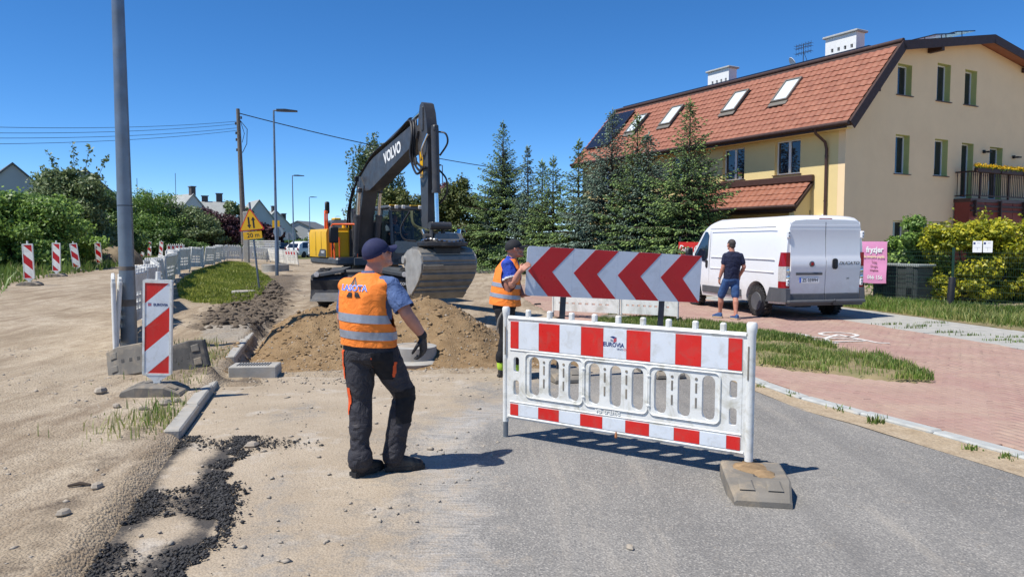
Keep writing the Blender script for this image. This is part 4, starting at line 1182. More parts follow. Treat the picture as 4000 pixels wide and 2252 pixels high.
# across runs from the far end to the gable so that across x up points outward
nx = int((YF - YG) / 0.30)
tile_field(roof, Vector((EAVE[0], YF, EAVE[1])) - sup * 0.05, (0, -1, 0), sup, nx, int(slen / 0.345), 300, skip)
mr = frame3((0, 0, 0), (0, -1, 0), sup).to_3x3()
for i, (y, v0) in enumerate(SKY):
 c_ = Vector((EAVE[0], y, EAVE[1])) + sup * v0 + snor * 0.055
 mb = MB(); W_, H_ = 0.78, 1.30
 for (x, yy, sx, sy_) in ((-W_ / 2, 0, 0.08, H_ + .08), (W_ / 2, 0, 0.08, H_ + .08), (0, -H_ / 2, W_ - .085, 0.08), (0, H_ / 2, W_ - .085, 0.08)):
  mb.box((x, yy, 0.05), (sx, sy_, 0.13), bev=0.01)
 mb.box((0, -H_ / 2 - 0.16, 0.02), (W_ + 0.15, 0.22, 0.05))
 f = mb.build('roof_window', M['lead_grey'], house); f.location = c_; f.rotation_euler = mr.to_euler()
 mb = MB(); mb.box((0, 0, 0.06), (W_ - 0.07, H_ - 0.07, 0.02)); mb.build('pane', M['blind'], f)
 mb = MB(); mb.box((0, 0, -0.05), (W_ - 0.09, H_ - 0.09, 0.06)); mb.build('lining', M['frame_white'], f)
ys = np.linspace(YF - 0.35 - 2 * 1.0, YF - 0.35, 3)
for a in range(2):
 for b in range(2):
  c_ = Vector((EAVE[0], YF - 0.95 - 1.07 * a, EAVE[1])) + sup * (1.75 + 1.42 * b) + snor * 0.16
  mb = MB(); mb.box((0, 0, 0), (1.04, 1.38, 0.04), 1); mb.box((0, 0, 0.004), (1.0, 1.34, 0.045), 0)
  for k in (-0.33, 0, 0.33): mb.box((k * 1.0 + 0.165, 0, 0.0275), (0.008, 1.33, 0.002), 1)
  for k in (-0.45, -0.22, 0, 0.22, 0.45): mb.box((0, k, 0.0273), (1.0, 0.006, 0.002), 1)
  o = mb.build('solar_panel', [M['solar'], M['solar_line']], house); o.location = c_; o.rotation_euler = mr.to_euler()
# dark ridge strip at the slope break and panels lying on the upper slope
mb = MB(); mb.tube([(BREAK[0] + 0.03, YG, BREAK[1] + 0.06), (BREAK[0] + 0.03, YF, BREAK[1] + 0.06)], 0.10, 8); mb.build('ridge_cap', M['brown_wood'], house, smooth=50)
mb = MB(); mb.box((BREAK[0] + 0.75, HLEN * 0.52, BREAK[1] + 0.22), (1.2, HLEN * 0.93, 0.05)); mb.build('solar_row', M['solar'], house)
for k, (x, dz) in enumerate(((6.4, .34), (7.9, .40), (9.6, .36), (11.3, .30), (13.0, .2))):
 mb = MB(); mb.box((0, 0, 0.0), (1.35, 1.05, 0.045)); mb.cyl((-0.6, 0, -0.3), (-0.6, 0, 0), 0.02, n=6); mb.cyl((0.6, 0, -0.38), (0.6, 0, 0), 0.02, n=6)
 zz = np.interp(x, [BREAK[0], RIDGE[0], 14.8], [BREAK[1], RIDGE[1], 9.2]); o = mb.build('solar_panel', M['solar'], house); o.location = (x, 0.5 - YG * 0 + 0.2, zz + dz); o.rotation_euler = (0, radians(-9), 0)
# chimneys
def chimney(x, y, wx, wy, z0, z1, label):
 mb = MB(); hol = []
 n = 4; zc = z1 - 0.55
 xs_ = [wy * (-0.36 + 0.21 * k) for k in (0, 1, 2, 3)]
 hol = [[(a - .06, zc - .08), (a + .06, zc - .08), (a + .06, zc + .08), (a - .06, zc + .08)] for a in xs_]
 F1 = Matrix(((0, 1, 0, x - wx / 2 + 0.05), (1, 0, 0, y), (0, 0, 1, 0), (0, 0, 0, 1)))
 mb.plate([(-wy / 2, z0), (wy / 2, z0), (wy / 2, z1), (-wy / 2, z1)], hol, t=0.1, frame=F1)
 mb.box((x + 0.05, y, (z0 + z1) / 2), (wx - 0.103, wy - 0.002, z1 - z0))
 o = mb.build('chimney', M['chimney_white'], house)
 d = MB(); d.box((x - wx / 2 + 0.098, y, zc), (0.005, wy * 0.9, 0.3)); d.build('flue_opening', M['black'], o)
 c = MB(); c.box((x, y, z1 + 0.045), (wx + 0.2, wy + 0.2, 0.09), bev=0.02); c.build('chimney_cap', M['kerb_stone'], o)
 return o
chimney(3.75, 2.95, 0.55, 1.5, 9.2, 10.42, '')
chimney(3.75, 10.05, 0.55, 1.45, 9.2, 10.34, '')
# aerial
mb = MB(); ax_, ay_ = 3.6, 4.95
mb.cyl((ax_, ay_, 9.3), (ax_, ay_, 10.55), 0.018, n=6); mb.cyl((ax_ + 0.25, ay_ - 0.25, 9.3), (ax_, ay_, 10.2), 0.012, n=6)
for z in (10.5, 10.38, 10.15):
 mb.cyl((ax_, ay_ - 0.42, z), (ax_, ay_ + 0.42, z), 0.01, n=6)
 for k in (-0.4, -0.25, -0.1, 0.1, 0.25, 0.4): mb.cyl((ax_ - 0.16, ay_ + k, z), (ax_ + 0.16, ay_ + k, z), 0.008, n=5); mb.cyl((ax_, ay_ + k, z - 0.1), (ax_, ay_ + k, z + 0.1), 0.008, n=5)
mb.build('aerial', M['dark_steel'], house)
mb = MB(); mb.lathe([(0.0, 0), (0.16, 0.015), (0.27, 0.07), (0.27, 0.085), (0.0, 0.04)], 16, axis='X'); o = mb.build('satellite_dish', M['chimney_white'], house, smooth=50); o.location = (3.3, 5.2, 9.75); o.rotation_euler = (0, radians(150), radians(-30))
# porch with its own tiled roof
PT, PB, PP = 4.02, 3.05, 1.0
py0, py1 = 1.35, 8.6
pu = Vector((PP, 0, PT - PB)); plen = pu.length; pu.normalize(); pn = Vector((-pu.z, 0, pu.x))
mb = MB(); vs = []
for y in (py0, py1):
 vs += [Vector((-PP, y, PB)), Vector((-0.004, y, PT)), Vector((-0.004, y, PT - 0.14)), Vector((-PP + 0.02, y, PB - 0.14))]
mb.add(vs, [(0, 1, 2, 3), (7, 6, 5, 4), (0, 4, 5, 1), (1, 5, 6, 2), (2, 6, 7, 3), (3, 7, 4, 0)])
porch = mb.build('porch_roof', M['brown_wood'], house)
tile_field(porch, Vector((-PP - 0.05, py1, PB)), (0, -1, 0), pu, int((py1 - py0) / 0.30), int(plen / 0.345), 300)
mb = MB(); mb.box((-0.1, (py0 + py1) / 2, PT + 0.12), (0.19, py1 - py0 + 0.06, 0.26), bev=0.02); mb.build('porch_flashing', M['brown_metal'], house)
mb = MB(); mb.tube([(-PP - 0.09, py0 - 0.05, PB - 0.02), (-PP - 0.09, py1, PB - 0.02)], 0.07, 8); mb.box((-PP - 0.01, (py0 + py1) / 2, PB - 0.12), (0.03, py1 - py0, 0.18)); mb.build('porch_gutter', M['brown_wood'], house, smooth=40)
mb = MB(); mb.box((-PP / 2 - 0.002, py0 + 0.25, 1.45), (PP - 0.15, 0.25, 2.95)); mb.add([(-PP + 0.1, py0 + 0.126, PB - 0.15), (-0.002, py0 + 0.126, PB - 0.15), (-0.002, py0 + 0.126, PT - 0.1)], [(0, 1, 2)]); mb.build('porch_wall', M['stucco_cream'], house)
mb = MB(); mb.box((-PP / 2, 4.9, 2.82), (PP - 0.1, 6.7, 0.04)); mb.build('porch_ceiling', M['brown_wood'], house)
# floodlight by the downpipe
mb = MB(); mb.box((-0.1, 1.05, 2.62), (0.2, 0.26, 0.05), bev=0.01); mb.box((-0.05, 0.85, 2.66), (0.1, 0.12, 0.12), bev=0.02); mb.build('floodlight', M['frame_white'], house)
# balcony on the gable
BX0, BX1, BP, BZ = 7.1, 17.0, 0.72, 3.46
mb = MB(); mb.box(((BX0 + BX1) / 2, -BP / 2 - 0.002, BZ - 0.08), (BX1 - BX0, BP, 0.16), bev=0.01); balc = mb.build('balcony', M['brown_metal'], house)
for k in range(9):
 mb = MB(); w_ = (BX1 - BX0 - 0.1) / 9; mb.box((BX0 + 0.05 + w_ * (k + 0.5), -BP + 0.06, 1.55), (w_ - 0.035, 0.05, 3.5), bev=0.008); mb.build('cladding_panel', M['red_panel'], balc)
mb = MB(); mb.box((BX0 + 0.03, -BP / 2 - 0.01, 1.6), (0.05, BP - 0.1, 3.5)); mb.build('side_panel', M['red_panel'], balc)
for k in range(6):
 x = BX0 + 0.25 + k * 1.9; mb = MB(); mb.box((x, -BP - 0.05, BZ - 0.42), (0.07, 0.12, 0.7), bev=0.01); mb.build('bracket', M['brown_wood'], balc)
mb = MB(); mb.box(((BX0 + BX1) / 2, -BP - 0.02, BZ - 0.32), (BX1 - BX0, 0.05, 0.08)); mb.box(((BX0 + BX1) / 2, -BP - 0.02, BZ - 0.52), (BX1 - BX0, 0.05, 0.06)); mb.build('ledger', M['brown_wood'], balc)
rl = MB(); rl.box(((BX0 + BX1) / 2, -BP + 0.04, BZ + 1.10), (BX1 - BX0, 0.07, 0.06), bev=0.01); rl.box((BX0 + 0.04, -BP / 2, BZ + 1.10), (0.07, BP - 0.09, 0.06)); rl.box(((BX0 + BX1) / 2, -BP + 0.04, BZ + 0.12), (BX1 - BX0, 0.04, 0.05)); rl.box((BX0 + 0.04, -BP / 2, BZ + 0.12), (0.04, BP - 0.09, 0.05))
rail = rl.build('railing', M['brown_wood'], balc)
bal_me = None
k = 0
while BX0 + 0.05 + k * 0.15 < BX1:
 if bal_me is None: mb = MB(); mb.box((0, 0, 0.55), (0.022, 0.022, 0.94)); mb.box((0, 0, 0.92), (0.05, 0.03, 0.10), bev=0.01); bal_me = mb.mesh('baluster', M['brown_wood'])
 link('baluster', bal_me, rail, (BX0 + 0.05 + k * 0.15, -BP + 0.04, BZ + 0.06)); k += 1
for k in range(4): link('baluster', bal_me, rail, (BX0 + 0.04, -BP + 0.18 + 0.14 * k, BZ + 0.06))
for k in range(4):
 mb = MB(); mb.box((BX0 + 0.7 + 2.2 * k, -BP + 0.04, BZ + 0.55), (0.07, 0.07, 1.1), bev=0.008); mb.build('post', M['brown_wood'], rail)
# wall lamps on the gable
for (x, z) in ((9.2, 5.55), (11.6, 5.45)):
 mb = MB(); mb.box((x, -0.05, z), (0.12, 0.1, 0.14), bev=0.02); mb.box((x + 0.05, -0.2, z - 0.02), (0.28, 0.2, 0.06), bev=0.02); mb.build('wall_lamp', M['black'], house)
# window boxes full of yellow flowers hanging from the railing
def leaf_cloud(n, centers, size, sq=0.55, tint=(0.1, 0.75), seed=0, up=0.3, tips=0.0, length=1.6):
 """centers: (x,y,z,rx,ry,rz); small folded leaf faces near the skins of the lumps"""
 g = np.random.default_rng(seed + 100)
 C = np.array(centers, float); vol = (C[:, 3] * C[:, 4] * C[:, 5]) ** (2 / 3); pick = g.choice(len(C), n, p=vol / vol.sum())
 d = g.normal(0, 1, (n, 3)); d /= np.linalg.norm(d, axis=1)[:, None]
 rad = 1 - sq * g.random(n) ** 1.5
 P = C[pick, :3] + d * C[pick, 3:] * rad[:, None] + g.normal(0, 0.20, (n, 3)) * C[pick, 3:]
 nrm = d * 0.8 + g.normal(0, 0.55, (n, 3)) + [0, 0, up]; nrm /= np.linalg.norm(nrm, axis=1)[:, None]
 t = np.cross(nrm, g.normal(0, 1, (n, 3))); t /= np.linalg.norm(t, axis=1)[:, None] + 1e-9
 b = np.cross(nrm, t)
 s = size * (0.55 + 0.9 * g.random(n))
 L = t * (s * length * 0.5)[:, None]; W = b * (s * 0.5)[:, None]; dn = -nrm * (s * 0.18)[:, None]
 V = np.stack([P - L, P + W + dn * 0.2, P + L + dn, P - W + dn * 0.2], 1)
 F = (np.array([[0, 1, 2, 3]])[None] + (np.arange(n) * 4)[:, None, None]).reshape(-1, 4)
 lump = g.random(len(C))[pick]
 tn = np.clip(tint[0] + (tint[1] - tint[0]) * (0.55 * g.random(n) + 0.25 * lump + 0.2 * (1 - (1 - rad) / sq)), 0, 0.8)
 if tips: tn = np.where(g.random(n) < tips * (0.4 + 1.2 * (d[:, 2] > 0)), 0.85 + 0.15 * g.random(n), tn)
 return V.reshape(-1, 3), F, np.repeat(tn, 4)
for k in range(5):
 x0 = BX0 + 0.12 + 1.78 * k; w0 = HC + HX * (x0 + 0.85) - HY * (BP + 0.10) + Vector((0, 0, BZ + 1.06))
 box_ = thing('flower_box', ['yellow flowers in shade in a box at the balcony corner', 'yellow flower box on the balcony railing, left of the gap between boxes', 'yellow flower box on the balcony railing at the photo edge', 'yellow flower box on the far half of the balcony railing', 'yellow flower box at the far end of the balcony railing'][k], 'flower box', w0, HA, 'flower boxes on the balcony')
 mb = MB(); mb.box((0, 0, 0.09), (1.7, 0.18, 0.17), bev=0.01); mb.build('planter', M['brown_wood'], box_)
 cs = [(-0.8 + 0.2 * j, R.uniform(-.03, .03), 0.26 + R.uniform(-.03, .04), 0.14, 0.13, 0.10) for j in range(9)]
 V, F, tn = leaf_cloud(900, cs, 0.05, 0.6, (0.0, 0.8), 300 + k, 0.5, length=1.0); link('blossom', np_mesh('blossom', V, F, M['yellow_flower'], tn), box_)
 V, F, tn = leaf_cloud(350, [(c[0], c[1], c[2] - 0.08, 0.15, 0.14, 0.07) for c in cs], 0.05, 0.8, (0.0, 0.6), 320 + k); link('leaves', np_mesh('leaves', V, F, M['bush_leaf'], tn), box_)
# flower pot on the sill of the front window
pp = HC + HX * (-0.0) + HY * 5.15 + Vector((0, 0, 4.345))
pot = thing('flower_pot', 'small white pot with a pink flower on the upper window sill', 'flower pot', pp, HA)
mb = MB(); mb.lathe([(0.05, 0.0), (0.085, 0.13), (0.09, 0.14), (0.07, 0.135)], 12); mb.build('pot', M['frame_white'], pot, smooth=40)
V, F, tn = leaf_cloud(90, [(0, 0, 0.2, 0.1, 0.1, 0.08)], 0.05, 0.8, (0, .7), 4); link('leaves', np_mesh('leaves', V, F, M['bush_leaf'], tn), pot)
V, F, tn = leaf_cloud(50, [(0, 0, 0.26, 0.08, 0.08, 0.04)], 0.04, 0.8, (0, .7), 5); M['pink_flower'] = foliage('pink_flower', (0.6, 0.12, 0.10), (0.75, 0.3, 0.22)); link('blossom', np_mesh('blossom', V, F, M['pink_flower'], tn), pot)

# ---------------------------------------------------------------- grey houses beyond the hedge and the road
def far_house(label, cx, cy, w_, l, eave, ridge, rz, wallm, roofm, chim=(), wins=(), mast=None, dormers=()):
 h = thing('grey_house', label, 'house', (cx, cy, 0), rz, 'houses behind the hedge')
 mb = MB()
 pr = [(-w_ / 2, -1), (w_ / 2, -1), (w_ / 2, eave), (0, ridge), (-w_ / 2, eave)]
 mb.add([(p[0], -l / 2, p[1]) for p in pr] + [(p[0], l / 2, p[1]) for p in pr], [(0, 1, 2, 3, 4), (9, 8, 7, 6, 5), (0, 5, 6, 1), (1, 6, 7, 2), (4, 9, 5, 0)])
 mb.build('wall', wallm, h)
 sl = (ridge - eave) / (w_ / 2)
 rf = None
 for s in (-1, 1):
  mb = MB(); ov = 0.35
  a = (0.0, ridge + 0.02); b = (s * (w_ / 2 + ov), eave - sl * ov + 0.02)
  vs = [(p[0], y, p[1] + t) for y in (-l / 2 - 0.2, l / 2 + 0.2) for (p, t) in ((a, 0.16), (b, 0.16), (b, 0), (a, 0))]
  mb.add(vs, [(0, 1, 2, 3), (7, 6, 5, 4), (0, 4, 5, 1), (1, 5, 6, 2), (2, 6, 7, 3), (3, 7, 4, 0)])
  rf = mb.build('roof', roofm, h)
 for (x, y, top) in chim:
  mb = MB(); z0 = ridge - sl * abs(x) - 0.3; mb.box((x, y, (z0 + top) / 2), (0.62, 0.85, top - z0)); c = mb.build('chimney', M['far_brick'], rf); mb = MB(); mb.box((x, y, top + 0.06), (0.8, 1.05, 0.12)); mb.build('chimney_cap', M['far_roof_dark'], rf)
 for (x, z, ww, hh) in wins:
  mb = MB(); mb.box((x, -l / 2 - 0.01, z), (ww + 0.16, 0.06, hh + 0.16)); f = mb.build('window', M['frame_white'], h); mb = MB(); mb.box((x, -l / 2 - 0.045, z), (ww, 0.02, hh)); mb.build('pane', M['window_glass'], f)
 for (s, y, v) in dormers:
  mb = MB(); x = s * w_ / 2 * v; z = ridge - sl * abs(x) + 0.2; mb.box((x, y, z), (1.0, 0.9, 0.1), rot=Matrix.Rotation(math.atan(sl) * (1 if s > 0 else -1), 3, 'Y')); mb.build('roof_window', M['lead_grey'], rf)
 if mast:
  mb = MB(); mb.cyl((mast[0], mast[1], ridge - 1), (mast[0], mast[1], mast[2]), 0.035, n=6); mb.build('mast', M['dark_steel'], rf)
 return h
_fh = far_house
def far_house(label, cx, cy, w_, l, eave, ridge, rz, *a, **k):
 rz += atan2(-cx, cy); return _fh(label, cx - l / 2 * sin(rz), cy + l / 2 * cos(rz), w_, l, eave, ridge, rz, *a, **k)
def hp(px, d_): return ((px - 2000) / FPX * d_, d_)
x, y = hp(65, 66); far_house('grey gable house at the left photo edge above the hedge', x, y, 9.5, 12, 3.9, 8.4, radians(6), M['far_wall'], M['far_roof_dark'], ((-2.4, -2, 8.3),), mast=(-1.8, -4, 9.8))
x, y = hp(345, 71); far_house('grey gable house half hidden by the big bush beside the lamp post', x, y, 9.5, 12, 3.9, 8.4, radians(5), M['far_wall'], M['far_roof_dark'])
x, y = hp(590, 100); far_house('low pale house behind the green tree right of the lamp post', x, y, 8.0, 11, 3.6, 7.3, radians(12), M['far_wall_white'], M['far_roof'], ((0.3, -4, 8.0),), mast=(-1.2, -4.5, 10.0))
x, y = hp(762, 105); far_house('pale gable house with tiled roof and tall chimney behind the purple shrub', x, y, 6.6, 13, 4.2, 8.1, radians(24), M['far_wall_white'], M['far_roof'], ((0.1, -6, 9.2),), mast=(-2.2, -6, 11.0), dormers=((-1, -3, .45), (-1, 0, .5)))
x, y = hp(905, 112); far_house('long grey tiled roof behind the warning sign', x, y, 9, 13, 4.0, 7.3, radians(95), M['far_wall_white'], M['far_roof'], ((0.2, -5, 8.6), (0.2, -3, 8.2), (0.4, 4.6, 8.4)), dormers=((-1, 1.5, .35), (1, 1, .4), (1, -2, .4)))
x, y = hp(1018, 100); far_house('narrow white gable behind the warning sign', x, y, 4.2, 8, 4.2, 7.0, radians(10), M['far_wall_white'], M['far_roof'])
x, y = hp(1082, 125); far_house('white gable house with dark chimneys beyond the tall street lamp', x, y, 6.4, 11, 3.4, 6.6, radians(14), M['far_wall_white'], M['far_roof'], ((0, -4, 7.4), (1.9, -3, 6.2)))
x, y = hp(1165, 128); far_house('small house with windows beside the excavator, farthest right of the grey houses', x, y, 9.0, 9, 2.9, 4.9, radians(-20), M['far_wall'], M['far_roof_dark'], (), ((-2.5, 1.6, .9, 1.1), (0.2, 1.6, .9, 1.1), (2.6, 1.6, .9, 1.1)))

# ---------------------------------------------------------------- spruces between fence and house
def spruce_mesh(seed, H, Rb, gap=0.0, dens=1.0):
 """needle shoots on whorled, drooping branches; returns vertices, faces, tint and the wood"""
 g = np.random.default_rng(seed)
 shoots = []; wood = MB()
 wood.tube([(0, 0, -0.1), (0.02, 0, H * 0.5), (0, 0.01, H * 0.985)], [H * 0.017, H * 0.010, 0.012], 7)
 z = 0.07 * H
 def shoot(p, d, l, r, t): shoots.append((p, d, l, r, t))
 while z < H * 0.985:
  f = z / H
  reach = Rb * (1.15 * (1 - f) ** 1.12) * (1.0 if f > 0.18 else 0.82 + f) * g.uniform(0.80, 1.12) + 0.07
  nb = int(7 + 7 * (1 - f) + g.integers(0, 2)); a0 = g.uniform(0, 6.28)
  for b in range(nb):
   a = a0 + 6.283 * b / nb + g.normal(0, 0.16); L = reach * g.uniform(0.62, 1.18)
   if g.random() < gap: L *= 0.5
   up = 0.75 * f ** 1.5 + 0.04 - 0.20 * (1 - f); hd = np.array([cos(a), sin(a), 0]); side = np.array([-sin(a), cos(a), 0])
   n = max(3, int(L / 0.13 * dens)); zb = z + g.normal(0, 0.07)
   prev = None; path = []
   for k in range(n + 1):
    u = k / n; p = hd * (L * u) + np.array([0, 0, zb + L * (up * u - 0.30 * u * u * (1 - f) + 0.16 * u ** 3)])
    path.append(tuple(p))
    if k >= 1:
     if u > 0.12:
      w_ = (0.44 * L * (1 - u) ** 0.75 + 0.10 * (1.1 - f)) * g.uniform(0.75, 1.2)
      for s in (-1, 1):
       dirn = hd * 0.75 + side * s * g.uniform(0.6, 1.0) + np.array([0, 0, g.uniform(-0.40, 0.0)]); dirn /= np.linalg.norm(dirn)
       m = max(1, int(w_ / 0.13))
       for q in range(m):
        v = (q + g.random() * 0.6) / m; pp = p + dirn * (w_ * v)
        d2 = dirn + g.normal(0, 1, 3) * [0.26, 0.26, 0.16] + np.array([0, 0, -0.14]); d2 /= np.linalg.norm(d2)
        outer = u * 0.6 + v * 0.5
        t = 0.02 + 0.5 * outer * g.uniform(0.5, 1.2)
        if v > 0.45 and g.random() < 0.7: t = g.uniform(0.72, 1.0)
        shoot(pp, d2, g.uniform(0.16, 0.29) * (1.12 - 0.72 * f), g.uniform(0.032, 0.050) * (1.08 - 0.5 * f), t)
     if u > 0.6: shoot(p, hd * 0.9 + g.normal(0, 0.25, 3), g.uniform(0.14, 0.22) * (1.1 - .6 * f), 0.03, g.uniform(0.5, 1.0))
   if L > 0.5: wood.tube([path[0], path[len(path) // 2], path[-1]], [0.018 * L + 0.006, 0.010 * L + 0.003, 0.003], 4, caps=False)
  z += (0.36 - 0.17 * f) * g.uniform(0.85, 1.15) * max(1.0, H / 7.5)
 for k in range(10):
  zz = H * (0.93 + 0.07 * k / 9); a = g.uniform(0, 6.28); d = np.array([cos(a) * .6, sin(a) * .6, 0.8]); shoot(np.array([0, 0, zz]), d, 0.16, 0.022, g.uniform(.5, 1))
 shoot(np.array([0, 0, H - 0.25]), np.array([0, 0, 1.0]), 0.45, 0.025, 0.9)
 S = len(shoots)
 P = np.array([s[0] for s in shoots]); D = np.array([s[1] for s in shoots]); D /= np.linalg.norm(D, axis=1)[:, None]
 L = np.array([s[2] for s in shoots]); r = np.array([s[3] for s in shoots]); T = np.array([s[4] for s in shoots])
 ref = np.tile([0.2, 0.1, 1.0], (S, 1)); u = np.cross(D, ref); u /= np.linalg.norm(u, axis=1)[:, None]; w_ = np.cross(D, u)
 V = [P - D * 0.02]
 for k in range(3):
  a = 2 * pi * k / 3 + 0.5; V.append(P + D * (L * 0.4)[:, None] + (u * cos(a) + w_ * sin(a)) * r[:, None] * (1.0 if k else 0.7))
 V.append(P + D * L[:, None])
 V = np.stack(V, 1)
 F = np.array([(0, 2, 1), (0, 3, 2), (0, 1, 3), (4, 1, 2), (4, 2, 3), (4, 3, 1)])
 return V.reshape(-1, 3), (F[None] + (np.arange(S) * 5)[:, None, None]).reshape(-1, 3), np.repeat(np.clip(T, 0, 1), 5), wood

SPR0 = FENCE_P + FENCE_N * 1.5
def spruce_at(px):
 r_ = (px - 2000) / FPX; s = (SPR0.x - SPR0.y * r_) / (0.494 + 0.87 * r_)
 return SPR0 + Vector((-0.494, 0.87, 0)) * s
# column of the trunk, row of the top, spread factor, blue or green, label
SPR = [(2687, 402, .36, 'g', 'tall green spruce in front of the house, rightmost of the row, next to the van'),
       (2527, 532, .33, 'b', 'shorter blue spruce squeezed between two green ones left of the rightmost'),
       (2484, 460, .30, 'g', 'green spruce standing under the leftmost roof window'),
       (2387, 440, .36, 'b', 'tall blue spruce in front of the solar panels'),
       (2259, 556, .33, 'g', 'loose green spruce with bare gaps below its top, left of the house end'),
       (2160, 620, .30, 'g', 'green spruce behind the chevron board, left of the gappy one'),
       (2117, 634, .27, 'g', 'small green spruce with brownish inside in the middle of the row'),
       (2061, 582, .24, 'b', 'slim blue spruce with a long bare leader right of the tallest left one'),
       (1965, 484, .34, 'g', 'tallest green spruce at the left end of the row'),
       (1912, 596, .32, 'b', 'blue green spruce leaning out at the far left end of the row')]
for i, (px, py, sp, kind, lab) in enumerate(SPR):
 p = spruce_at(px)
 if i == 9: p = p + Vector((0.9, -1.2, 0))
 top = at(px, py, p.y); H = top.z + 0.15
 V, F, tn, wood = spruce_mesh(500 + i, H, H * sp * (1.16 if i not in (4, 7) else 1.04), 0.25 if i in (4, 7) else 0.08)
 t = thing('spruce', lab, 'spruce', (p.x, p.y, -0.05), R.uniform(0, 6.28), 'spruces between fence and house')
 wood.build('trunk', M['bark'], t, smooth=60)
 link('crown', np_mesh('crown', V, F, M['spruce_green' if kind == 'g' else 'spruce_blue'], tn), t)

# ---------------------------------------------------------------- broadleaf trees and shrubs
def shrub(name, label, cat, base, lumps, n, size, mat_, stems=5, seed=0, group=None, tips=0.12, tint=(0.05, 0.75), length=1.6, bark='bark', spikes=()):
 """lumps: ellipsoids in metres around the base; every lump is reached by a limb"""
 t = thing(name, label, cat, base, 0, group)
 g = random.Random(seed)
 wood = MB(); sub = []
 for (x, y, z, rx_, ry, rz) in lumps:
  m = max(5, int(9 * (rx_ * ry * rz) ** (1 / 3)))
  for k in range(m):
   a = g.uniform(0, 6.283); h = g.uniform(-0.75, 0.95); q = sqrt(max(0, 1 - h * h)) * g.uniform(0.45, 0.95); s = g.uniform(0.30, 0.52)
   sub.append((x + rx_ * q * cos(a), y + ry * q * sin(a), z + rz * h * 0.85, rx_ * s, ry * s, rz * s * 0.8))
  r0 = 0.03 + 0.02 * rz
  wood.tube([(x * 0.15, y * 0.15, -0.1), (x * 0.5 + g.uniform(-.15, .15), y * 0.5, z * 0.5), (x, y, z + rz * 0.4)], [r0, r0 * 0.7, r0 * 0.2], 6)
 V, F, tn = leaf_cloud(n, sub, size, 0.6, tint, seed, tips=tips, length=length)
 if spikes:
  gg = np.random.default_rng(seed + 9); P = []
  for (x, y, z0, z1, dx) in spikes:
   m = 60
   for k in range(m):
    u = k / m; P.append((x + dx * u + gg.normal(0, 0.16 * (1.15 - u)), y + gg.normal(0, 0.14), z0 + (z1 - z0) * u + gg.normal(0, .08), 0.06, 0.06, 0.08))
   wood.tube([(x, y, z0 - 0.5), (x + dx, y, z1)], [0.02, 0.006], 5)
  V2, F2, t2 = leaf_cloud(int(len(P) * 1.6), P, size, 1.0, tint, seed + 3, tips=tips, length=length)
  V = np.r_[V, V2]; F = np.r_[F, F2 + len(tn)]; tn = np.r_[tn, t2]
 wood.build('trunk', M[bark], t, smooth=60)
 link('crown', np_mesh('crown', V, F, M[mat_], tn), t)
 return t
def px_lumps(base, d, specs):
 """lumps given by photo columns/rows and depths, as offsets from the base"""
 out = []
 for (px, py, rx_, rz, dy) in specs:
  p = at(px, py, d + dy); out.append((p.x - base.x, p.y - base.y, p.z - base.z, rx_, rx_ * 0.95, rz))
 return out
def tree_from_px(name, label, cat, bpx, d, specs, n, size, mat_, seed, **kw):
 b = at(bpx, 938, d); b.z = gh(b.x, b.y)
 return shrub(name, label, cat, b, px_lumps(b, d, specs), n, size, mat_, seed=seed, **kw)
HG = 'hedge of bushes along the dirt track'
tree_from_px('bush', 'broad leafy green bush filling the left photo edge behind the first beacon', 'bush', 70, 34, [(0, 845, 2.0, 1.2, 0), (-120, 900, 2.0, 1.4, 0), (120, 815, 1.5, 1.0, .5), (60, 960, 2.0, 1.3, -.8), (200, 900, 1.4, 1.4, 0), (170, 1010, 1.3, .9, -1)], 46000, 0.095, 'bush_leaf', 21, group=HG, tips=.2)
tree_from_px('tree', 'tall loose tree with upright shoots left of the grey lamp post', 'tree', 300, 42, [(275, 790, 1.9, 1.6, 0), (210, 760, 1.2, 1.0, 0), (340, 800, 1.4, 1.4, 0), (300, 930, 1.8, 1.6, 0), (250, 700, .9, .7, 0), (320, 690, .8, .6, 0)], 36000, 0.095, 'grey_leaf', 22, group=HG, tips=.15, length=2.0,
             spikes=((-0.55, 0, 4.6, 6.3, -0.9), (0.0, 0.1, 5.0, 6.75, -0.1), (0.45, 0, 5.0, 6.7, 0.5), (0.9, 0, 4.4, 6.1, 1.0), (-1.1, 0.1, 4.2, 5.5, -0.8)))
tree_from_px('bush', 'bright green young bush below the tall loose tree', 'bush', 285, 39, [(270, 880, 1.1, 1.1, 0), (300, 960, 1.3, .9, -.5), (230, 985, 1.1, .8, -.5)], 14000, 0.09, 'bush_leaf', 23, group=HG, tips=.45, tint=(.25, .8))
tree_from_px('bush', 'dark green bush right behind the grey lamp post', 'bush', 420, 47, [(410, 850, 1.7, 1.6, 0), (450, 930, 1.8, 1.6, 0), (380, 960, 1.6, 1.2, -1)], 26000, 0.11, 'bush_leaf_dark', 24, group=HG)
tree_from_px('tree', 'rounded green tree just right of the grey lamp post', 'tree', 575, 66, [(570, 800, 2.1, 1.6, 0), (600, 860, 2.5, 2.0, 0), (530, 900, 2.3, 2.0, 0), (640, 930, 2.2, 1.8, 0), (560, 960, 2.6, 1.4, -.8), (600, 990, 2.2, 1.0, -.8)], 34000, 0.11, 'bush_leaf', 25, group=HG, tips=.15)
tree_from_px('bush', 'grey green willowy bush behind the white barriers', 'bush', 720, 68, [(700, 850, 1.6, 1.5, 0), (760, 890, 1.9, 1.4, 0), (690, 940, 2.0, 1.1, -1), (800, 930, 1.6, 1.0, -1)], 20000, 0.13, 'grey_leaf', 26, group=HG)
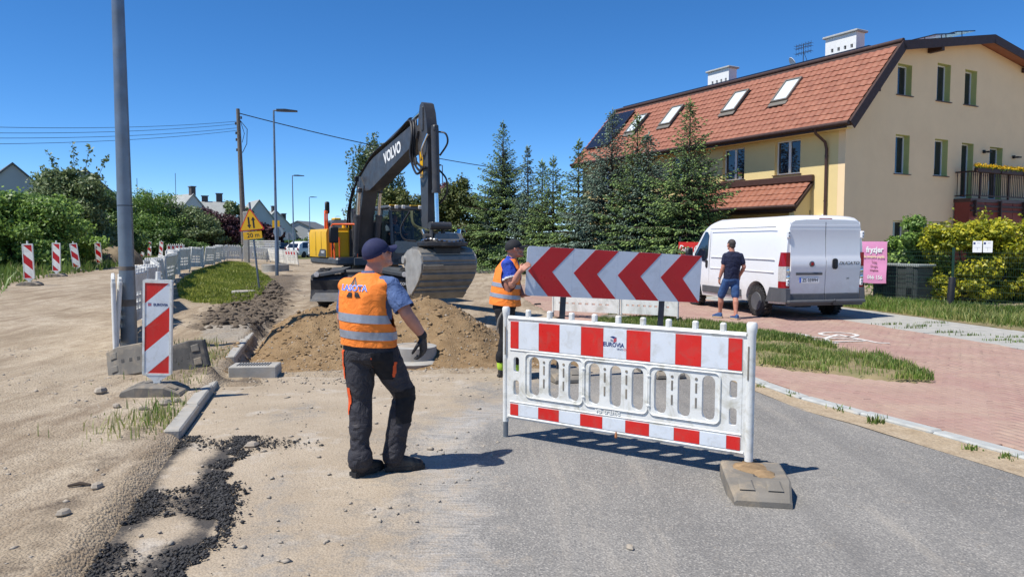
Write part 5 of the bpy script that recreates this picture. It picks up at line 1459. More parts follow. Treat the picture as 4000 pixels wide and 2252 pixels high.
tree_from_px('bush', 'dark shrub at the end of the beacon row', 'bush', 640, 64, [(640, 940, 1.7, 1.2, 0), (700, 965, 1.5, .8, 0), (760, 975, 1.6, .7, 0)], 14000, 0.12, 'bush_leaf_dark', 27, group=HG)
tree_from_px('purple_shrub', 'dark purple leaved shrub left of the wooden power pole', 'shrub', 850, 70, [(800, 865, 1.6, 1.1, 0), (860, 880, 1.9, 1.4, 0), (900, 905, 1.7, 1.2, 0), (850, 940, 2.0, 1.2, 0)], 18000, 0.14, 'purple_leaf', 28)
tree_from_px('purple_shrub', 'smaller purple leaved shrub behind the tall street lamp', 'shrub', 1040, 85, [(1030, 900, 1.6, 1.1, 0), (1060, 930, 1.8, 1.2, 0)], 3500, 0.24, 'purple_leaf', 29)
tree_from_px('tree', 'pale green young tree behind the wooden power pole', 'tree', 935, 78, [(930, 850, 1.3, 1.6, 0), (960, 900, 1.6, 1.5, 0), (900, 820, .8, .9, 0)], 5000, 0.2, 'grey_leaf', 30)
tree_from_px('thuja', 'pair of small dark conifers behind the stack of white boards', 'conifer', 900, 72, [(890, 990, .7, 1.0, 0), (925, 990, .6, .9, 0)], 1500, 0.16, 'thuja_leaf', 31)
tree_from_px('hedge', 'dark clipped hedge behind the parked cars', 'hedge', 1100, 95, [(1000, 970, 2.4, 1.1, 0), (1080, 972, 2.4, 1.1, 0), (1160, 972, 2.4, 1.1, 0), (1235, 965, 2.4, 1.2, 0)], 6000, 0.22, 'bush_leaf_dark', 32)
# thujas and shrubs behind the excavator
tree_from_px('thuja', 'row of tall dark conifers right behind the excavator arm', 'conifer', 1800, 50, [(1720, 850, 1.0, 1.7, 0), (1760, 830, 1.0, 1.8, 0), (1800, 815, 1.0, 2.0, 0), (1845, 850, 1.1, 1.9, 0), (1700, 930, 1.2, 1.2, 0), (1790, 940, 1.6, 1.2, 0), (1860, 930, 1.2, 1.2, 0), (1720, 1000, 1.4, .8, 0), (1800, 1000, 1.4, .8, 0), (1870, 1000, 1.3, .8, 0)], 36000, 0.11, 'thuja_leaf', 33)
tree_from_px('thuja', 'lower dark conifers behind the excavator cab', 'conifer', 1560, 55, [(1480, 850, 1.3, 1.6, 0), (1540, 830, 1.3, 1.7, 0), (1600, 830, 1.3, 1.7, 0), (1660, 850, 1.2, 1.6, 0), (1480, 940, 1.5, 1.3, 0), (1570, 940, 1.6, 1.3, 0), (1660, 940, 1.5, 1.3, 0)], 26000, 0.12, 'thuja_leaf', 34, tips=.3)
tree_from_px('bush', 'brownish loose bush beside the right street lamp', 'bush', 1760, 54, [(1740, 780, 1.0, 1.1, 0), (1780, 800, 1.1, .9, 0)], 2200, 0.17, 'purple_leaf', 35, tint=(.3, 1.0), tips=.3)
# weeping birch
def birch():
 b = at(1465, 938, 62); b.z = 0
 t = thing('birch', 'tall weeping birch with hanging twigs behind the excavator boom', 'birch', b)
 g = np.random.default_rng(88); wood = MB(); P = []
 wood.tube([(0, 0, 0), (0.1, 0, 3), (-0.1, 0.1, 6), (0.2, 0, 9.2)], [0.17, 0.14, 0.09, 0.02], 7)
 for k in range(70):
  z0 = g.uniform(2.8, 9.0); a = g.uniform(0, 6.28); L = g.uniform(0.9, 2.9) * (1.15 - 0.055 * z0) + 0.3
  tip = np.array([cos(a) * L, sin(a) * L, z0 + g.uniform(0.5, 1.3)])
  wood.tube([(0, 0, z0), (tip[0] * .5, tip[1] * .5, z0 + 0.8), tuple(tip)], [0.035, 0.02, 0.008], 4)
  for h in range(12):
   u = g.uniform(0.35, 1.05); q = np.array([cos(a) * L * u, sin(a) * L * u, z0 + (tip[2] - z0) * min(1, u)]) + g.normal(0, .18, 3); ln = g.uniform(0.8, 2.6)
   for m in range(int(ln / 0.075)): P.append((*(q + np.array([g.normal(0, .05), g.normal(0, .05), -0.075 * m])), .06, .06, .05))
 for k in range(6):
  a = g.uniform(0, 6.28)
  for m in range(26): P.append((0.2 + cos(a) * .3 * m / 26, sin(a) * .3, 8.3 + m * .09 + g.normal(0, .03), .08, .08, .06))
 wood.build('trunk', M['birch_bark'], t, smooth=60)
 V, F, tn = leaf_cloud(len(P), P, 0.105, 1.0, (.1, .8), 89, up=-0.2, length=2.0, tips=.1)
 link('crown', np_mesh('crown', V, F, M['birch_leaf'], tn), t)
birch()
# yellow leaved bush and green bush behind the mesh fence
tree_from_px('golden_bush', 'large golden yellow leaved bush behind the mesh fence at the right edge', 'bush', 3800, 20.6, [(3700, 925, .7, .5, .2), (3780, 915, .6, .45, 0), (3850, 950, .85, .65, 0), (3950, 950, .85, .65, .3), (4040, 980, .9, .8, 0), (3740, 990, .75, .8, 0), (3850, 1060, .9, .8, 0), (3700, 1110, .65, .5, -.3), (3960, 1080, .8, .8, 0), (3800, 1150, .7, .5, -.2), (3930, 1170, .8, .5, 0), (4050, 1130, .8, .7, 0), (3680, 960, .5, .5, .4), (4100, 950, .8, .8, .3)], 60000, 0.062, 'gold_leaf', 41, tips=.32, tint=(.05, .78), length=1.7,
             spikes=((-0.05, 0, 1.9, 2.55, .4), (0.35, 0, 1.9, 2.25, .1), (-.7, 0, 1.8, 2.3, .1), (1.3, 0, 1.9, 2.25, .1)))
tree_from_px('bush', 'green bush between pink banner and golden bush', 'bush', 3560, 22.0, [(3520, 960, .75, .65, 0), (3590, 920, .65, .6, 0), (3620, 990, .8, .7, 0), (3500, 1020, .6, .6, 0), (3560, 1080, .9, .6, 0), (3650, 1060, .7, .7, 0)], 16000, 0.075, 'bush_leaf', 42, tips=.15)
tree_from_px('bush', 'low dark creeper bush under the left end of the spruces', 'bush', 2010, 40.0, [(1990, 1010, .8, .7, 0), (2040, 1020, .7, .6, 0), (1930, 1030, .7, .5, 0)], 4500, 0.11, 'bush_leaf_dark', 43)

# ---------------------------------------------------------------- barriers, beacons, signs, poles
def base_mesh():
 """recycled rubber foot: wide low block with chamfered ends, sockets and handle recesses"""
 mb = MB(); L, W_, H_ = 0.84, 0.42, 0.115
 rings = []
 for (x, h) in ((-L / 2, 0.035), (-L / 2 + 0.02, 0.055), (-0.20, H_), (0.20, H_), (L / 2 - 0.02, 0.055), (L / 2, 0.035)):
  w_ = W_ / 2 - (0.03 if abs(x) > 0.3 else 0.0); rings.append([(x, -w_, 0), (x, w_, 0), (x, w_, h - 0.012), (x, w_ - 0.015, h), (x, -w_ + 0.015, h), (x, -w_, h - 0.012)])
 mb.loft(rings)
 return mb
FOOT = base_mesh().mesh('rubber_foot', M['rubber_grey'])
FOOT_SHADED = base_mesh().mesh('rubber_foot_shaded', M['rubber_shaded'])  # foot for the shadowed side of the heap, shade painted in
def foot_details(parent):
 for s in (-1, 1):
  for y in (-0.09, 0.09):
   mb = MB(); mb.add([(s * 0.22, y - 0.045, 0.1135), (s * 0.34, y - 0.05, 0.0835), (s * 0.34, y + 0.05, 0.0835), (s * 0.22, y + 0.045, 0.1135), (s * 0.24, y - 0.035, 0.117), (s * 0.325, y - 0.04, 0.0925), (s * 0.325, y + 0.04, 0.0925), (s * 0.24, y + 0.035, 0.117)],
                               [(0, 1, 5, 4), (1, 2, 6, 5), (2, 3, 7, 6), (3, 0, 4, 7), (4, 5, 6, 7)]); mb.build('grip', M['rubber_grey'], parent)
 for x in (-0.13, 0.0, 0.13):
  mb = MB(); mb.box((x, 0, 0.1155), (0.05, 0.05, 0.004), bev=0.003); mb.build('socket', M['rubber_shaded'], parent)
def rubber_foot(label, loc, rz, group=None, rot=None, dark=False, details=True):
 o = link('rubber_block', FOOT_SHADED if dark else FOOT); o.location = loc; o.rotation_euler = rot if rot else (0, 0, rz)
 tag(o, label, 'rubber block', group)
 if details: foot_details(o)
 return o

# the red and white barrier in front
BL0, BR0 = G(1970, 1724, 0.0), None
bl = Vector((-0.055, 6.38, 0)); br = Vector((1.70, 5.245, 0)); bd = (br - bl); BLEN = bd.length; brz = atan2(bd.y, bd.x)
fb = thing('barrier', 'red and white plastic barrier with blue company logo standing on the near asphalt', 'barrier', bl, brz, rot=(0, radians(0.3), brz))
def stripes(parent, x0, x1, z0, z1, y, widths, first_red, red, white, names=('red_stripe', 'white_stripe'), t=0.004):
 x = x0; r_ = first_red; tot = sum(widths)
 for w_ in widths:
  w2 = (x1 - x0) * w_ / tot; mb = MB(); mb.box((x + w2 / 2, y, (z0 + z1) / 2), (w2 - 0.002, t, z1 - z0)); mb.build(names[0] if r_ else names[1], red if r_ else white, parent); x += w2; r_ = not r_
S0, S1 = 0.055, BLEN - 0.055
ZB = 0.17
holes = []
ow = 0.098; pitch = (S1 - S0 - 0.30) / 9
for k in range(9): holes.append(stadium(S0 + 0.15 + pitch * (k + 0.5), 0.575, ow, 0.335))
for x in (S0 + 0.062, S1 - 0.062):
 for z in (0.46, 0.66): holes.append(rrect(x - 0.028, z - 0.065, x + 0.028, z + 0.065, 0.022))
mb = MB(); mb.plate([(S0, ZB + 0.035), (S1, ZB + 0.035), (S1, 1.045), (S0, 1.045)], holes, t=0.035); panel = mb.build('panel', M['white_plastic'], fb, smooth=35)
def moulding(pts, r_, name='moulding'):
 mb = MB(); mb.tube(pts, r_, 6); return mb.build(name, M['white_plastic'], fb, smooth=50)
for a, b in ((0, 3), (3, 6), (6, 9)):                              # raised hoops around each three openings
 xa = S0 + 0.15 + pitch * a + 0.006; xb = S0 + 0.15 + pitch * b - 0.006; r_ = 0.045
 path = [(x, -0.022, z) for x, z in rrect(xa, 0.39, xb, 0.765, r_, 4)]; moulding(path + [path[0]], 0.007, 'hoop')
for k in range(1, 9):
 if k % 3 == 0: continue
 x = S0 + 0.15 + pitch * k
 for (z0, z1) in ((0.49, 0.565), (0.60, 0.675)):
  mb = MB(); mb.box((x, -0.0185, (z0 + z1) / 2), (0.014, 0.004, z1 - z0), bev=0.001); mb.build('slot', M['rubber_grey'], panel)
 mb = MB(); mb.cyl((x, -0.021, 0.705), (x, -0.015, 0.705), 0.011, n=10); mb.build('slot', M['rubber_grey'], panel)
for k in (3, 6):
 for z in (0.46, 0.69):
  mb = MB(); mb.lathe([(0.016, 0), (0.016, 0.008), (0.008, 0.014)], 10); o = mb.build('rivet', M['white_plastic'], panel, smooth=40); o.location = (S0 + 0.15 + pitch * k, -0.018, z); o.rotation_euler = (pi / 2, 0, 0)
moulding([(S0 - 0.02, -0.004, 1.055), (S1 + 0.02, -0.004, 1.055)], 0.024, 'top_rail'); moulding([(S0 - 0.02, -0.004, ZB + 0.035), (S1 + 0.02, -0.004, ZB + 0.035)], 0.021, 'bottom_rail')
moulding([(S0, -0.012, 0.785), (S1, -0.012, 0.785)], 0.013); moulding([(S0, -0.012, 0.335), (S1, -0.012, 0.335)], 0.011)
wt = [0.42] + [1] * 9 + [0.5]
stripes(fb, S0 + 0.004, S1 - 0.004, 0.80, 1.030, -0.0205, wt, True, M['red_film'], M['white_film'])
stripes(fb, S0 + 0.004, S1 - 0.004, 0.222, 0.318, -0.0205, wt, True, M['red_film'], M['white_film'], ('lower_red_stripe', 'lower_white_stripe'))
for k in range(9):
 x = S0 + 0.17 + (S1 - S0 - 0.32) * k / 8; mb = MB(); mb.box((x, 0, 1.098), (0.042, 0.040, 0.075), bev=0.009); mb.build('knob', M['white_plastic'], fb)
for (x, r_) in ((0.0, 0.026), (BLEN, 0.030)):
 mb = MB(); mb.tube([(x, 0, ZB - 0.02), (x, 0, 1.06), (x, 0, 1.09), (x, 0, 1.135), (x, 0, 1.15)], [r_, r_, r_ + 0.006, r_ + 0.008, r_], 14); mb.box((x + (0.03 if x == 0 else -0.03), 0, 0.62), (0.06, 0.03, 0.86)); mb.build('end_post', M['white_plastic'], fb, smooth=40)
 mb = MB(); mb.tube([(x, 0, 0.0 if x == 0 else 0.02), (x, 0, ZB + 0.02)], 0.022, 12); mb.build('steel_leg', M['galvanised'], fb, smooth=40)
 mb = MB(); mb.box((x + (0.012 if x == 0 else -0.012), -0.031, 0.86), (0.010, 0.004, 0.24)); mb.build('slot', M['rubber_grey'], fb)
mb = MB(); mb.tube([(-0.03, -0.02, 1.10), (-0.055, -0.035, 1.04), (-0.07, -0.04, 0.95)], [0.012, 0.016, 0.014], 8, flat=0.6); mb.build('latch', M['rubber_grey'], fb, smooth=40)
# lettering of the barrier
ew = (S1 - S0 - 0.008) / sum(wt); ecx = S0 + 0.004 + ew * (0.42 + 4.5)
FX = frame3((ecx, -0.0232, 0.905), (1, 0, 0), (0, 0, 1))
text('company_name', 'EUROVIA', 0.047, fb, M['letter_navy'], frame3((ecx - 0.01, -0.0236, 0.905), (1, 0, 0), (0, 0, 1)), bold=0.0012, sx=0.92)
text('group_name', 'VINCI', 0.020, fb, M['letter_navy'], frame3((ecx + 0.045, -0.0236, 0.873), (1, 0, 0), (0, 0, 1)), sx=1.1)
def flat_poly(name, pts, mat_, parent, y, t=0.0012):
 mb = MB(); mb.plate(pts, t=t, frame=Matrix.Translation((0, y, 0))); return mb.build(name, mat_, parent)
lx, lz = ecx - 0.012, 0.955
flat_poly('logo_top', [(lx - 0.028, lz + 0.012), (lx + 0.002, lz + 0.000), (lx + 0.028, lz + 0.010), (lx - 0.004, lz + 0.020)], M['letter_navy'], fb, -0.0236)
for j in range(3):
 z = lz - 0.003 - 0.010 * j; flat_poly('logo_layer', [(lx + 0.002, z - 0.008), (lx + 0.027, z + 0.002), (lx + 0.027, z + 0.009), (lx + 0.002, z - 0.001)], M['letter_red'], fb, -0.0236)
 if j: flat_poly('logo_line', [(lx - 0.025, z + 0.008), (lx - 0.001, z - 0.001), (lx - 0.001, z - 0.005), (lx - 0.025, z + 0.004)], M['letter_navy'], fb, -0.0236)
for (a, b) in ((0, .008), (0, -.008), (.008, 0), (-.008, 0)):
 flat_poly('logo_dot', [(ecx + 0.088 + a - .004, 0.875 + b), (ecx + 0.088 + a, 0.875 + b - .004), (ecx + 0.088 + a + .004, 0.875 + b), (ecx + 0.088 + a, 0.875 + b + .004)], M['letter_red'], fb, -0.0236)
text('maker_name', 'vb traffic', 0.062, fb, M['white_plastic'], frame3((BLEN * 0.47, -0.0180, 0.367), (1, 0, 0), (0, 0, 1)), ext=0.006, bold=0.0015)
mb = MB(); mb.tube([(0, 0, 0), (0.006, -0.004, 0.012), (0.004, 0, 0.05)], [0.006, 0.013, 0.006], 6); o = mb.build('price_tag', M['tan_leather'], fb); o.location = (BLEN * 0.505, -0.025, 0.165)
# its foot on the right, half filled with sand
ftz = G(2960, 1910)
foot1 = rubber_foot('sandy grey rubber foot carrying the right post of the red and white barrier', (1.69, 5.09, 0.008), radians(80))
for (x, y, rx_, ry) in ((0.27, 0.0, .09, .12), (0.05, 0.02, .16, .11), (-0.08, -0.05, 0.10, 0.08)):
 mb = MB(); mb.lathe([(1.0, 0), (0.8, 0.35), (0.4, 0.8), (0.01, 1.0)], 14); 
 for v in mb.v: v.x = v.x * rx_ * R.uniform(.8, 1.15) + x; v.y = v.y * ry * R.uniform(.8, 1.15) + y; v.z = 0.0855 + (0.03 if abs(x) < 0.2 else 0.0) + v.z * 0.022
 mb.build('sand', M['sand_clod'], foot1, smooth=60)

# white barriers around the works: build two kinds, then copy
def white_barrier(name, kind):
 t = thing(name, 'x', 'barrier')
 mb = MB(); hs_ = []
 if kind == 'grid':
  for c in range(2):
   for i in range(3):
    for j in range(3): hs_.append([(0.32 + 0.72 * c + 0.22 * i + a, 0.36 + 0.13 * j + b) for a, b in ((0, 0), (.15, 0), (.15, .07), (0, .07))])
 else:
  for k in range(7): hs_.append(stadium(0.28 + 0.24 * k, 0.66, 0.15, 0.30, 5))
  for k in range(8): hs_.append([(0.2 + 0.2 * k + a, 0.30 + b) for a, b in ((0, 0), (.1, 0), (.1, .04), (0, .04))])
 mb.plate([(0.05, 0.14), (1.95, 0.14), (1.95, 1.0), (0.05, 1.0)], hs_, t=0.035); mb.build('panel', M['old_white_plastic'], t)
 mb = MB(); mb.tube([(0.03, 0, 1.01), (1.97, 0, 1.01)], 0.026, 6); mb.build('top_rail', M['old_white_plastic'], t, smooth=50)
 for x in (0.02, 1.98):
  mb = MB(); mb.tube([(x, 0, 0.1), (x, 0, 1.06)], 0.032, 8); mb.build('end_post', M['old_white_plastic'], t, smooth=50)
  mb = MB(); mb.tube([(x, 0, 0), (x, 0, 0.12)], 0.02, 6); mb.build('steel_leg', M['galvanised'], t)
 for k in range(8):
  mb = MB(); mb.box((0.2 + 0.228 * k, 0, 1.065), (0.05, 0.05, 0.09), bev=0.01); mb.build('knob', M['old_white_plastic'], t)
 return t
proto = white_barrier('white_barrier', 'grid'); protob = white_barrier('white_barrier', 'oval')
kidsA, kidsB = children(proto), children(protob)
usedA = usedB = False
def place_barrier(p, q, label, kind='grid', tilt=0.0, red=False):
 global usedA, usedB
 if kind == 'grid': o = copy_tree(proto, kids=kidsA) if usedA else proto; usedA = True
 else: o = copy_tree(protob, kids=kidsB) if usedB else protob; usedB = True
 d_ = q - p; o.location = p; o.rotation_euler = (tilt, -math.asin(max(-.2, min(.2, d_.z / 2))), atan2(d_.y, d_.x)); o.scale = (d_.length / 2.0,) + (1, 1)
 o['label'] = label; o['group'] = 'white barriers round the works'
 if red: stripes(o, 0.06, 1.94, 0.78, 0.97, -0.021, [1] * 8, True, M['dark_red_film'], M['white_film'])
 return o
row = [GT(*p) for p in ((452, 1392), (560, 1240), (622, 1160), (690, 1078), (722, 1062), (828, 1040), (872, 1020))]
row += [GT(*p) for p in ((964, 1017), (1058, 1022), (1110, 1036), (1168, 1040))]
def along(pts, step):
 out = []; k = 0; pos = pts[0].copy(); i = 0
 acc = [0]
 for a, b in zip(pts, pts[1:]): acc.append(acc[-1] + (b.xy - a.xy).length)
 n_ = int(acc[-1] / step)
 for j in range(n_ + 1):
  s_ = acc[-1] * j / n_; x = np.interp(s_, acc, [p.x for p in pts]); y = np.interp(s_, acc, [p.y for p in pts]); out.append(Vector((x, y, gh(x, y))))
 return out
rp = along(row, 2.02)
for _i, _p in enumerate(rp[1:-1]): _p.x += (0.22 if _i % 2 else -0.22) * (0.5 + 0.5 * R.random()); _p.z = gh(_p.x, _p.y)
rp = rp; print('row barriers', len(rp) - 1)
nrow = len(rp) - 1
ordn = ['first', 'second', 'third', 'fourth', 'fifth', 'sixth', 'seventh', 'eighth', 'ninth', 'tenth', 'eleventh', 'twelfth', 'thirteenth', 'fourteenth', 'fifteenth', 'sixteenth', 'seventeenth', 'eighteenth', 'nineteenth', 'twentieth', 'twenty-first', 'twenty-second', 'twenty-third', 'twenty-fourth', 'twenty-fifth', 'twenty-sixth', 'twenty-seventh', 'twenty-eighth', 'twenty-ninth', 'thirtieth'] + ['later'] * 30
half = 0
for i in range(nrow):
 a, b = rp[i].copy(), rp[i + 1].copy(); d_ = (b - a).normalized(); a += d_ * 0.02; b -= d_ * 0.02
 lab = f'{ordn[i]} barrier counted from the grey lamp post in the white row beside the track'
 place_barrier(a, b, lab, 'grid', R.gauss(0.0, 0.07) + (0.10 if i % 5 == 2 else 0), red=(i == nrow - 1))
# a striped barrier turned away beyond the row and two pale ones behind the chevron board
place_barrier(GT(655, 1022), GT(722, 1019), 'red striped barrier across the dirt track behind the white row', 'grid', 0, True)
place_barrier(Vector((0.92, 16.75, 0)), Vector((2.32, 15.95, 0)), 'white barrier with oval openings behind the chevron board, nearer the worker', 'oval')
place_barrier(Vector((2.34, 15.9, 0.02)), Vector((3.42, 15.2, 0.02)), 'white barrier with oval openings on the verge edge left of the man', 'oval')
rubber_foot('grey rubber foot between the two pale barriers behind the chevron board', (2.2, 15.75, 0.01), 0.6, details=False)
# dark end barriers leaning at the grey lamp post
_q = GT(452, 1395); place_barrier(_q, _q + Vector((_q.x, _q.y, 0)).normalized() * 1.95 + Vector((0, 0, .02)), 'weathered barrier seen edge on left of the grey lamp post', 'grid', 0.0)

# beacons (striped vertical panels)
def beacon(name, rising, fg):
 """panel 0.28 x 1.0 in a white frame on a socket foot; stripes cut to the panel edge"""
 t = thing(name, 'x', 'beacon'); w_, z0, z1 = 0.295, 0.20, 1.22
 mb = MB(); mb.plate(rrect(-w_ / 2, z0, w_ / 2, z1, 0.02), [rrect(-w_ / 2 + 0.022, z0 + 0.022, w_ / 2 - 0.022, z1 - 0.035, 0.004)], t=0.05); mb.build('frame', M['white_plastic'], t, smooth=35)
 rect = [(-w_ / 2 + 0.021, z0 + 0.021), (w_ / 2 - 0.021, z0 + 0.021), (w_ / 2 - 0.021, z1 - 0.034), (-w_ / 2 + 0.021, z1 - 0.034)]
 k = 0.9; st = 0.262; s = 1 if rising else -1
 cc = z0 + 0.021 - k * (w_ / 2 - 0.021)
 j = 0
 red = M['red_film'] if fg else M['dark_red_film']
 c_lo = cc - 0.06 if rising else cc - 0.06
 while c_lo < z1 + 0.2:
  pl = clip_poly(clip_poly(rect, k * s, -1, -c_lo), -k * s, 1, c_lo + st)
  if len(pl) >= 3: flat_poly('red_stripe' if j % 2 == 0 else 'white_stripe', pl, red if j % 2 == 0 else (M['white_film'] if fg else M['old_white_plastic']), t, -0.004, 0.03)
  c_lo += st * (1 if j % 2 else 0.97); j += 1
 mb = MB(); mb.loft([[(-w_ / 2 + .03, -0.022, z0), (w_ / 2 - .03, -0.022, z0), (w_ / 2 - .03, 0.022, z0), (-w_ / 2 + .03, 0.022, z0)], [(-0.035, -0.02, z0 - 0.06), (0.035, -0.02, z0 - 0.06), (0.035, 0.02, z0 - 0.06), (-0.035, 0.02, z0 - 0.06)], [(-0.03, -0.02, 0.09), (0.03, -0.02, 0.09), (0.03, 0.02, 0.09), (-0.03, 0.02, 0.09)]]); mb.build('stem', M['white_plastic'], t)
 mb = MB(); mb.cyl((0, 0, z1 - 0.005), (0, 0, z1 + 0.085), 0.026, 0.024, 10); mb.build('lamp_pin', M['white_plastic'], t, smooth=40)
 ft = link('foot', FOOT, t, (0, -0.03 if fg else 0, 0)); foot_details(ft) if fg else None; ft.scale = (0.72, 1.0, 1.0)
 return t
bcn = beacon('beacon', True, True)
bp = Vector((-3.80, 7.86, 0)); bp.z = gh(bp.x, bp.y)
bcn.location = bp - Vector((0, 0, 0.01)); bcn.rotation_euler = (0, radians(2.2), radians(6)); bcn['label'] = 'large red and white striped beacon with small company logo in front of the lamp post'
text('company_name', 'EUROVIA', 0.036, bcn, M['letter_navy'], frame3((0.035, -0.0202, 0.955), (1, 0, 0), (0, 0, 1)), bold=0.0008, sx=1.0)
for j, (mt, a) in enumerate(((M['letter_navy'], 0.0), (M['letter_red'], -0.011), (M['letter_red'], -0.022))):
 flat_poly('logo_bar', [(-0.095, 0.963 + a), (-0.062, 0.966 + a), (-0.060, 0.973 + a), (-0.095, 0.970 + a)], mt, bcn, -0.0200)
fb2 = beacon('beacon', False, False); kb = children(fb2); first = True
BE = [((117, 1115), 0.02, 'first striped beacon at the left photo edge, nearest on the track'), ((222, 1080), -0.02, 'second striped beacon from the left along the hedge'), ((303, 1062), 0.11, 'third striped beacon from the left, leaning and dirty'),
      ((390, 1042), 0.06, 'fourth striped beacon from the left, just left of the lamp post'), ((556, 1013), 0.0, 'fifth striped beacon, first one right of the lamp post'), ((585, 1010), 0.0, 'sixth striped beacon, middle of the three right of the lamp post'), ((628, 1006), -0.07, 'last striped beacon at the far end, leaning right')]
for (px, py), lean, lab in BE:
 o = fb2 if first else copy_tree(fb2, kids=kb); first = False
 p = GT(px, py); o.location = p; o.rotation_euler = (0, -lean, R.uniform(-.15, .15)); o['label'] = lab; o['group'] = 'striped beacons along the dirt track'

# loose rubber feet heaped at the lamp post
RG = 'rubber feet heaped at the lamp post'
for o in (rubber_foot('rubber foot tipped on its side left of the large beacon', (-4.60, 8.95, 0.25), 0, RG, (radians(68), radians(-9), radians(14))),
          rubber_foot('dark rubber foot leaning upright right behind the large beacon', (-3.92, 8.9, 0.30), 0, RG, (radians(84), radians(-16), radians(-10)), True),
          rubber_foot('dark rubber foot lying flat under the tipped ones behind the beacon', (-4.25, 9.05, 0.10), 0.2, RG, dark=True)): o.scale = (0.68, 0.9, 1.0)

# chevron board held by the second worker
cl = Vector((0.155, 8.97, 0)); cr = Vector((2.37, 9.52, 0)); cdv = cr - cl; CW = 2.32
CZ0, CZ1 = 1.06, 0.925
crz = atan2(cdv.y, cdv.x)
cb = thing('chevron_board', 'long red and white chevron board held by the worker behind the barrier', 'sign', (cl.x, cl.y, CZ0 - 0.005), rot=(0, math.asin((CZ0 - CZ1) / CW), crz))
mb = MB(); mb.plate(rrect(0, 0, CW, 0.60, 0.045, 5), t=0.02); mb.build('board', M['grey_film'], cb, smooth=35)
pw = CW / 4
for k in range(4):
 x0 = k * pw; a = 0.30
 tipx = x0 + 0.02
 pts = [(tipx, 0.30), (tipx + 0.27, 0.598), (tipx + 0.27 + 0.305, 0.598), (tipx + 0.305, 0.30), (tipx + 0.305 + 0.27, 0.002), (tipx + 0.27, 0.002)]
 pts = [(min(max(x, 0.004), CW - 0.004), z) for x, z in pts]
 flat_poly('red_chevron', pts, M['dark_red_film'], cb, -0.0112, 0.0022)
 if k: mb = MB(); mb.box((x0, -0.0106, 0.3), (0.002, 0.0014, 0.598)); mb.build('panel_joint', M['grey_film'], cb)
for k, (x, ln) in enumerate(((0.50, 1.02), (1.82, 0.96))):
 mb = MB(); mb.box((x, 0.033, 0.30 - 0.55), (0.065, 0.035, 1.55)); mb.build('post', M['dark_steel'], cb)
for k in (0.12, 0.48):
 mb = MB(); mb.box((CW / 2, 0.012 + 0.004, k), (CW - 0.1, 0.008, 0.04)); mb.build('back_rail', M['galvanised'], cb)
rubber_foot('rubber foot under the left post of the chevron board', (0.62, 9.2, 0.02), 1.75, 'feet of the chevron board')
rubber_foot('rubber foot under the right post of the chevron board', (1.9, 9.5, 0.02), 1.75, 'feet of the chevron board')

# grey lamp post in the foreground
lp_ = thing('lamp_post', 'thick galvanised lamp post in the left foreground', 'lamp post', (-5.73, 11.04, gh(-5.73, 11.04) - 0.05))
mb = MB(); mb.tube([(0, 0, 0), (0, 0, 0.5), (0, 0, 8.2)], [0.118, 0.113, 0.065], 28); mb.build('shaft', M['galvanised'], lp_, smooth=40)
for z, m_, h in ((1.28, 'black', 0.012), (0.72, 'wood_grey', 0.10), (2.2, 'black', 0.012), (1.25, 'wood_grey', .06)):
 mb = MB(); r0 = 0.116 - 0.006 * z; mb.tube([(0, 0, z), (0, 0, z + h)], r0 + 0.002, 28, caps=False); mb.build('tape_band', M[m_], lp_, smooth=40)
mb = MB(); mb.tube([(-0.11, -0.02, 1.29), (-0.19, -0.03, 1.295)], 0.004, 5); mb.tube([(0.10, -0.03, 1.285), (0.17, -0.05, 1.28), (0.24, -0.05, 1.30)], 0.004, 5); mb.build('tie_wire', M['black'], lp_)
mb = MB(); mb.tube([(0, 0, 8.15), (0.5, 0, 8.35), (1.1, 0, 8.4)], 0.035, 8); mb.box((1.35, 0, 8.4), (0.55, 0.25, 0.09), bev=0.03); mb.build('luminaire', M['galvanised'], lp_, smooth=40)

def street_lamp(label, x, y, h, arm, side=1):
 t = thing('street_lamp', label, 'street lamp', (x, y, 0), radians(14), 'street lamps along the road')
 mb = MB(); mb.tube([(0, 0, -0.1), (0, 0, 1.6), (0, 0, 1.62), (0, 0, h)], [0.085, 0.08, 0.07, 0.04], 10); mb.build('shaft', M['galvanised'], t, smooth=40)
 mb = MB(); mb.tube([(0, 0, h - 0.05), (0, 0, h), (side * 0.2, 0, h + 0.02)], 0.035, 8); mb.build('arm', M['galvanised'], t, smooth=40)
 mb = MB(); mb.loft([[(side * 0.12, -0.10, h - 0.03), (side * 0.12, 0.10, h - 0.03), (side * 0.12, 0.10, h + 0.07), (side * 0.12, -0.10, h + 0.07)], [(side * 0.5, -0.14, h - 0.03), (side * 0.5, 0.14, h - 0.03), (side * 0.5, 0.14, h + 0.08), (side * 0.5, -0.14, h + 0.08)], [(side * arm, -0.12, h - 0.02), (side * arm, 0.12, h - 0.02), (side * arm, 0.12, h + 0.03), (side * arm, -0.12, h + 0.03)]]); mb.build('luminaire', M['dark_steel'], t, smooth=30)
 return t
for k, (px, py, d_, lab) in enumerate(((1045, 432, 34.4, 'tall street lamp left of the excavator, nearest of the lamps in the row'), (1142, 686, 68, 'second street lamp of the row, above the excavator engine'), (1208, 770, 103, 'third street lamp of the row, smaller and farther'), (1266, 820, 150, 'farthest small street lamp on the horizon'), (1312, 845, 190, 'tiny last street lamp on the horizon'))):
 p = at(px, py, d_); street_lamp(lab, p.x + (0.28 if k == 0 else 0), p.y, p.z, 1.05)
p = at(1728, 646, 59); street_lamp('street lamp on the far side behind the excavator arm', p.x, p.y, p.z, 0.9, -1)

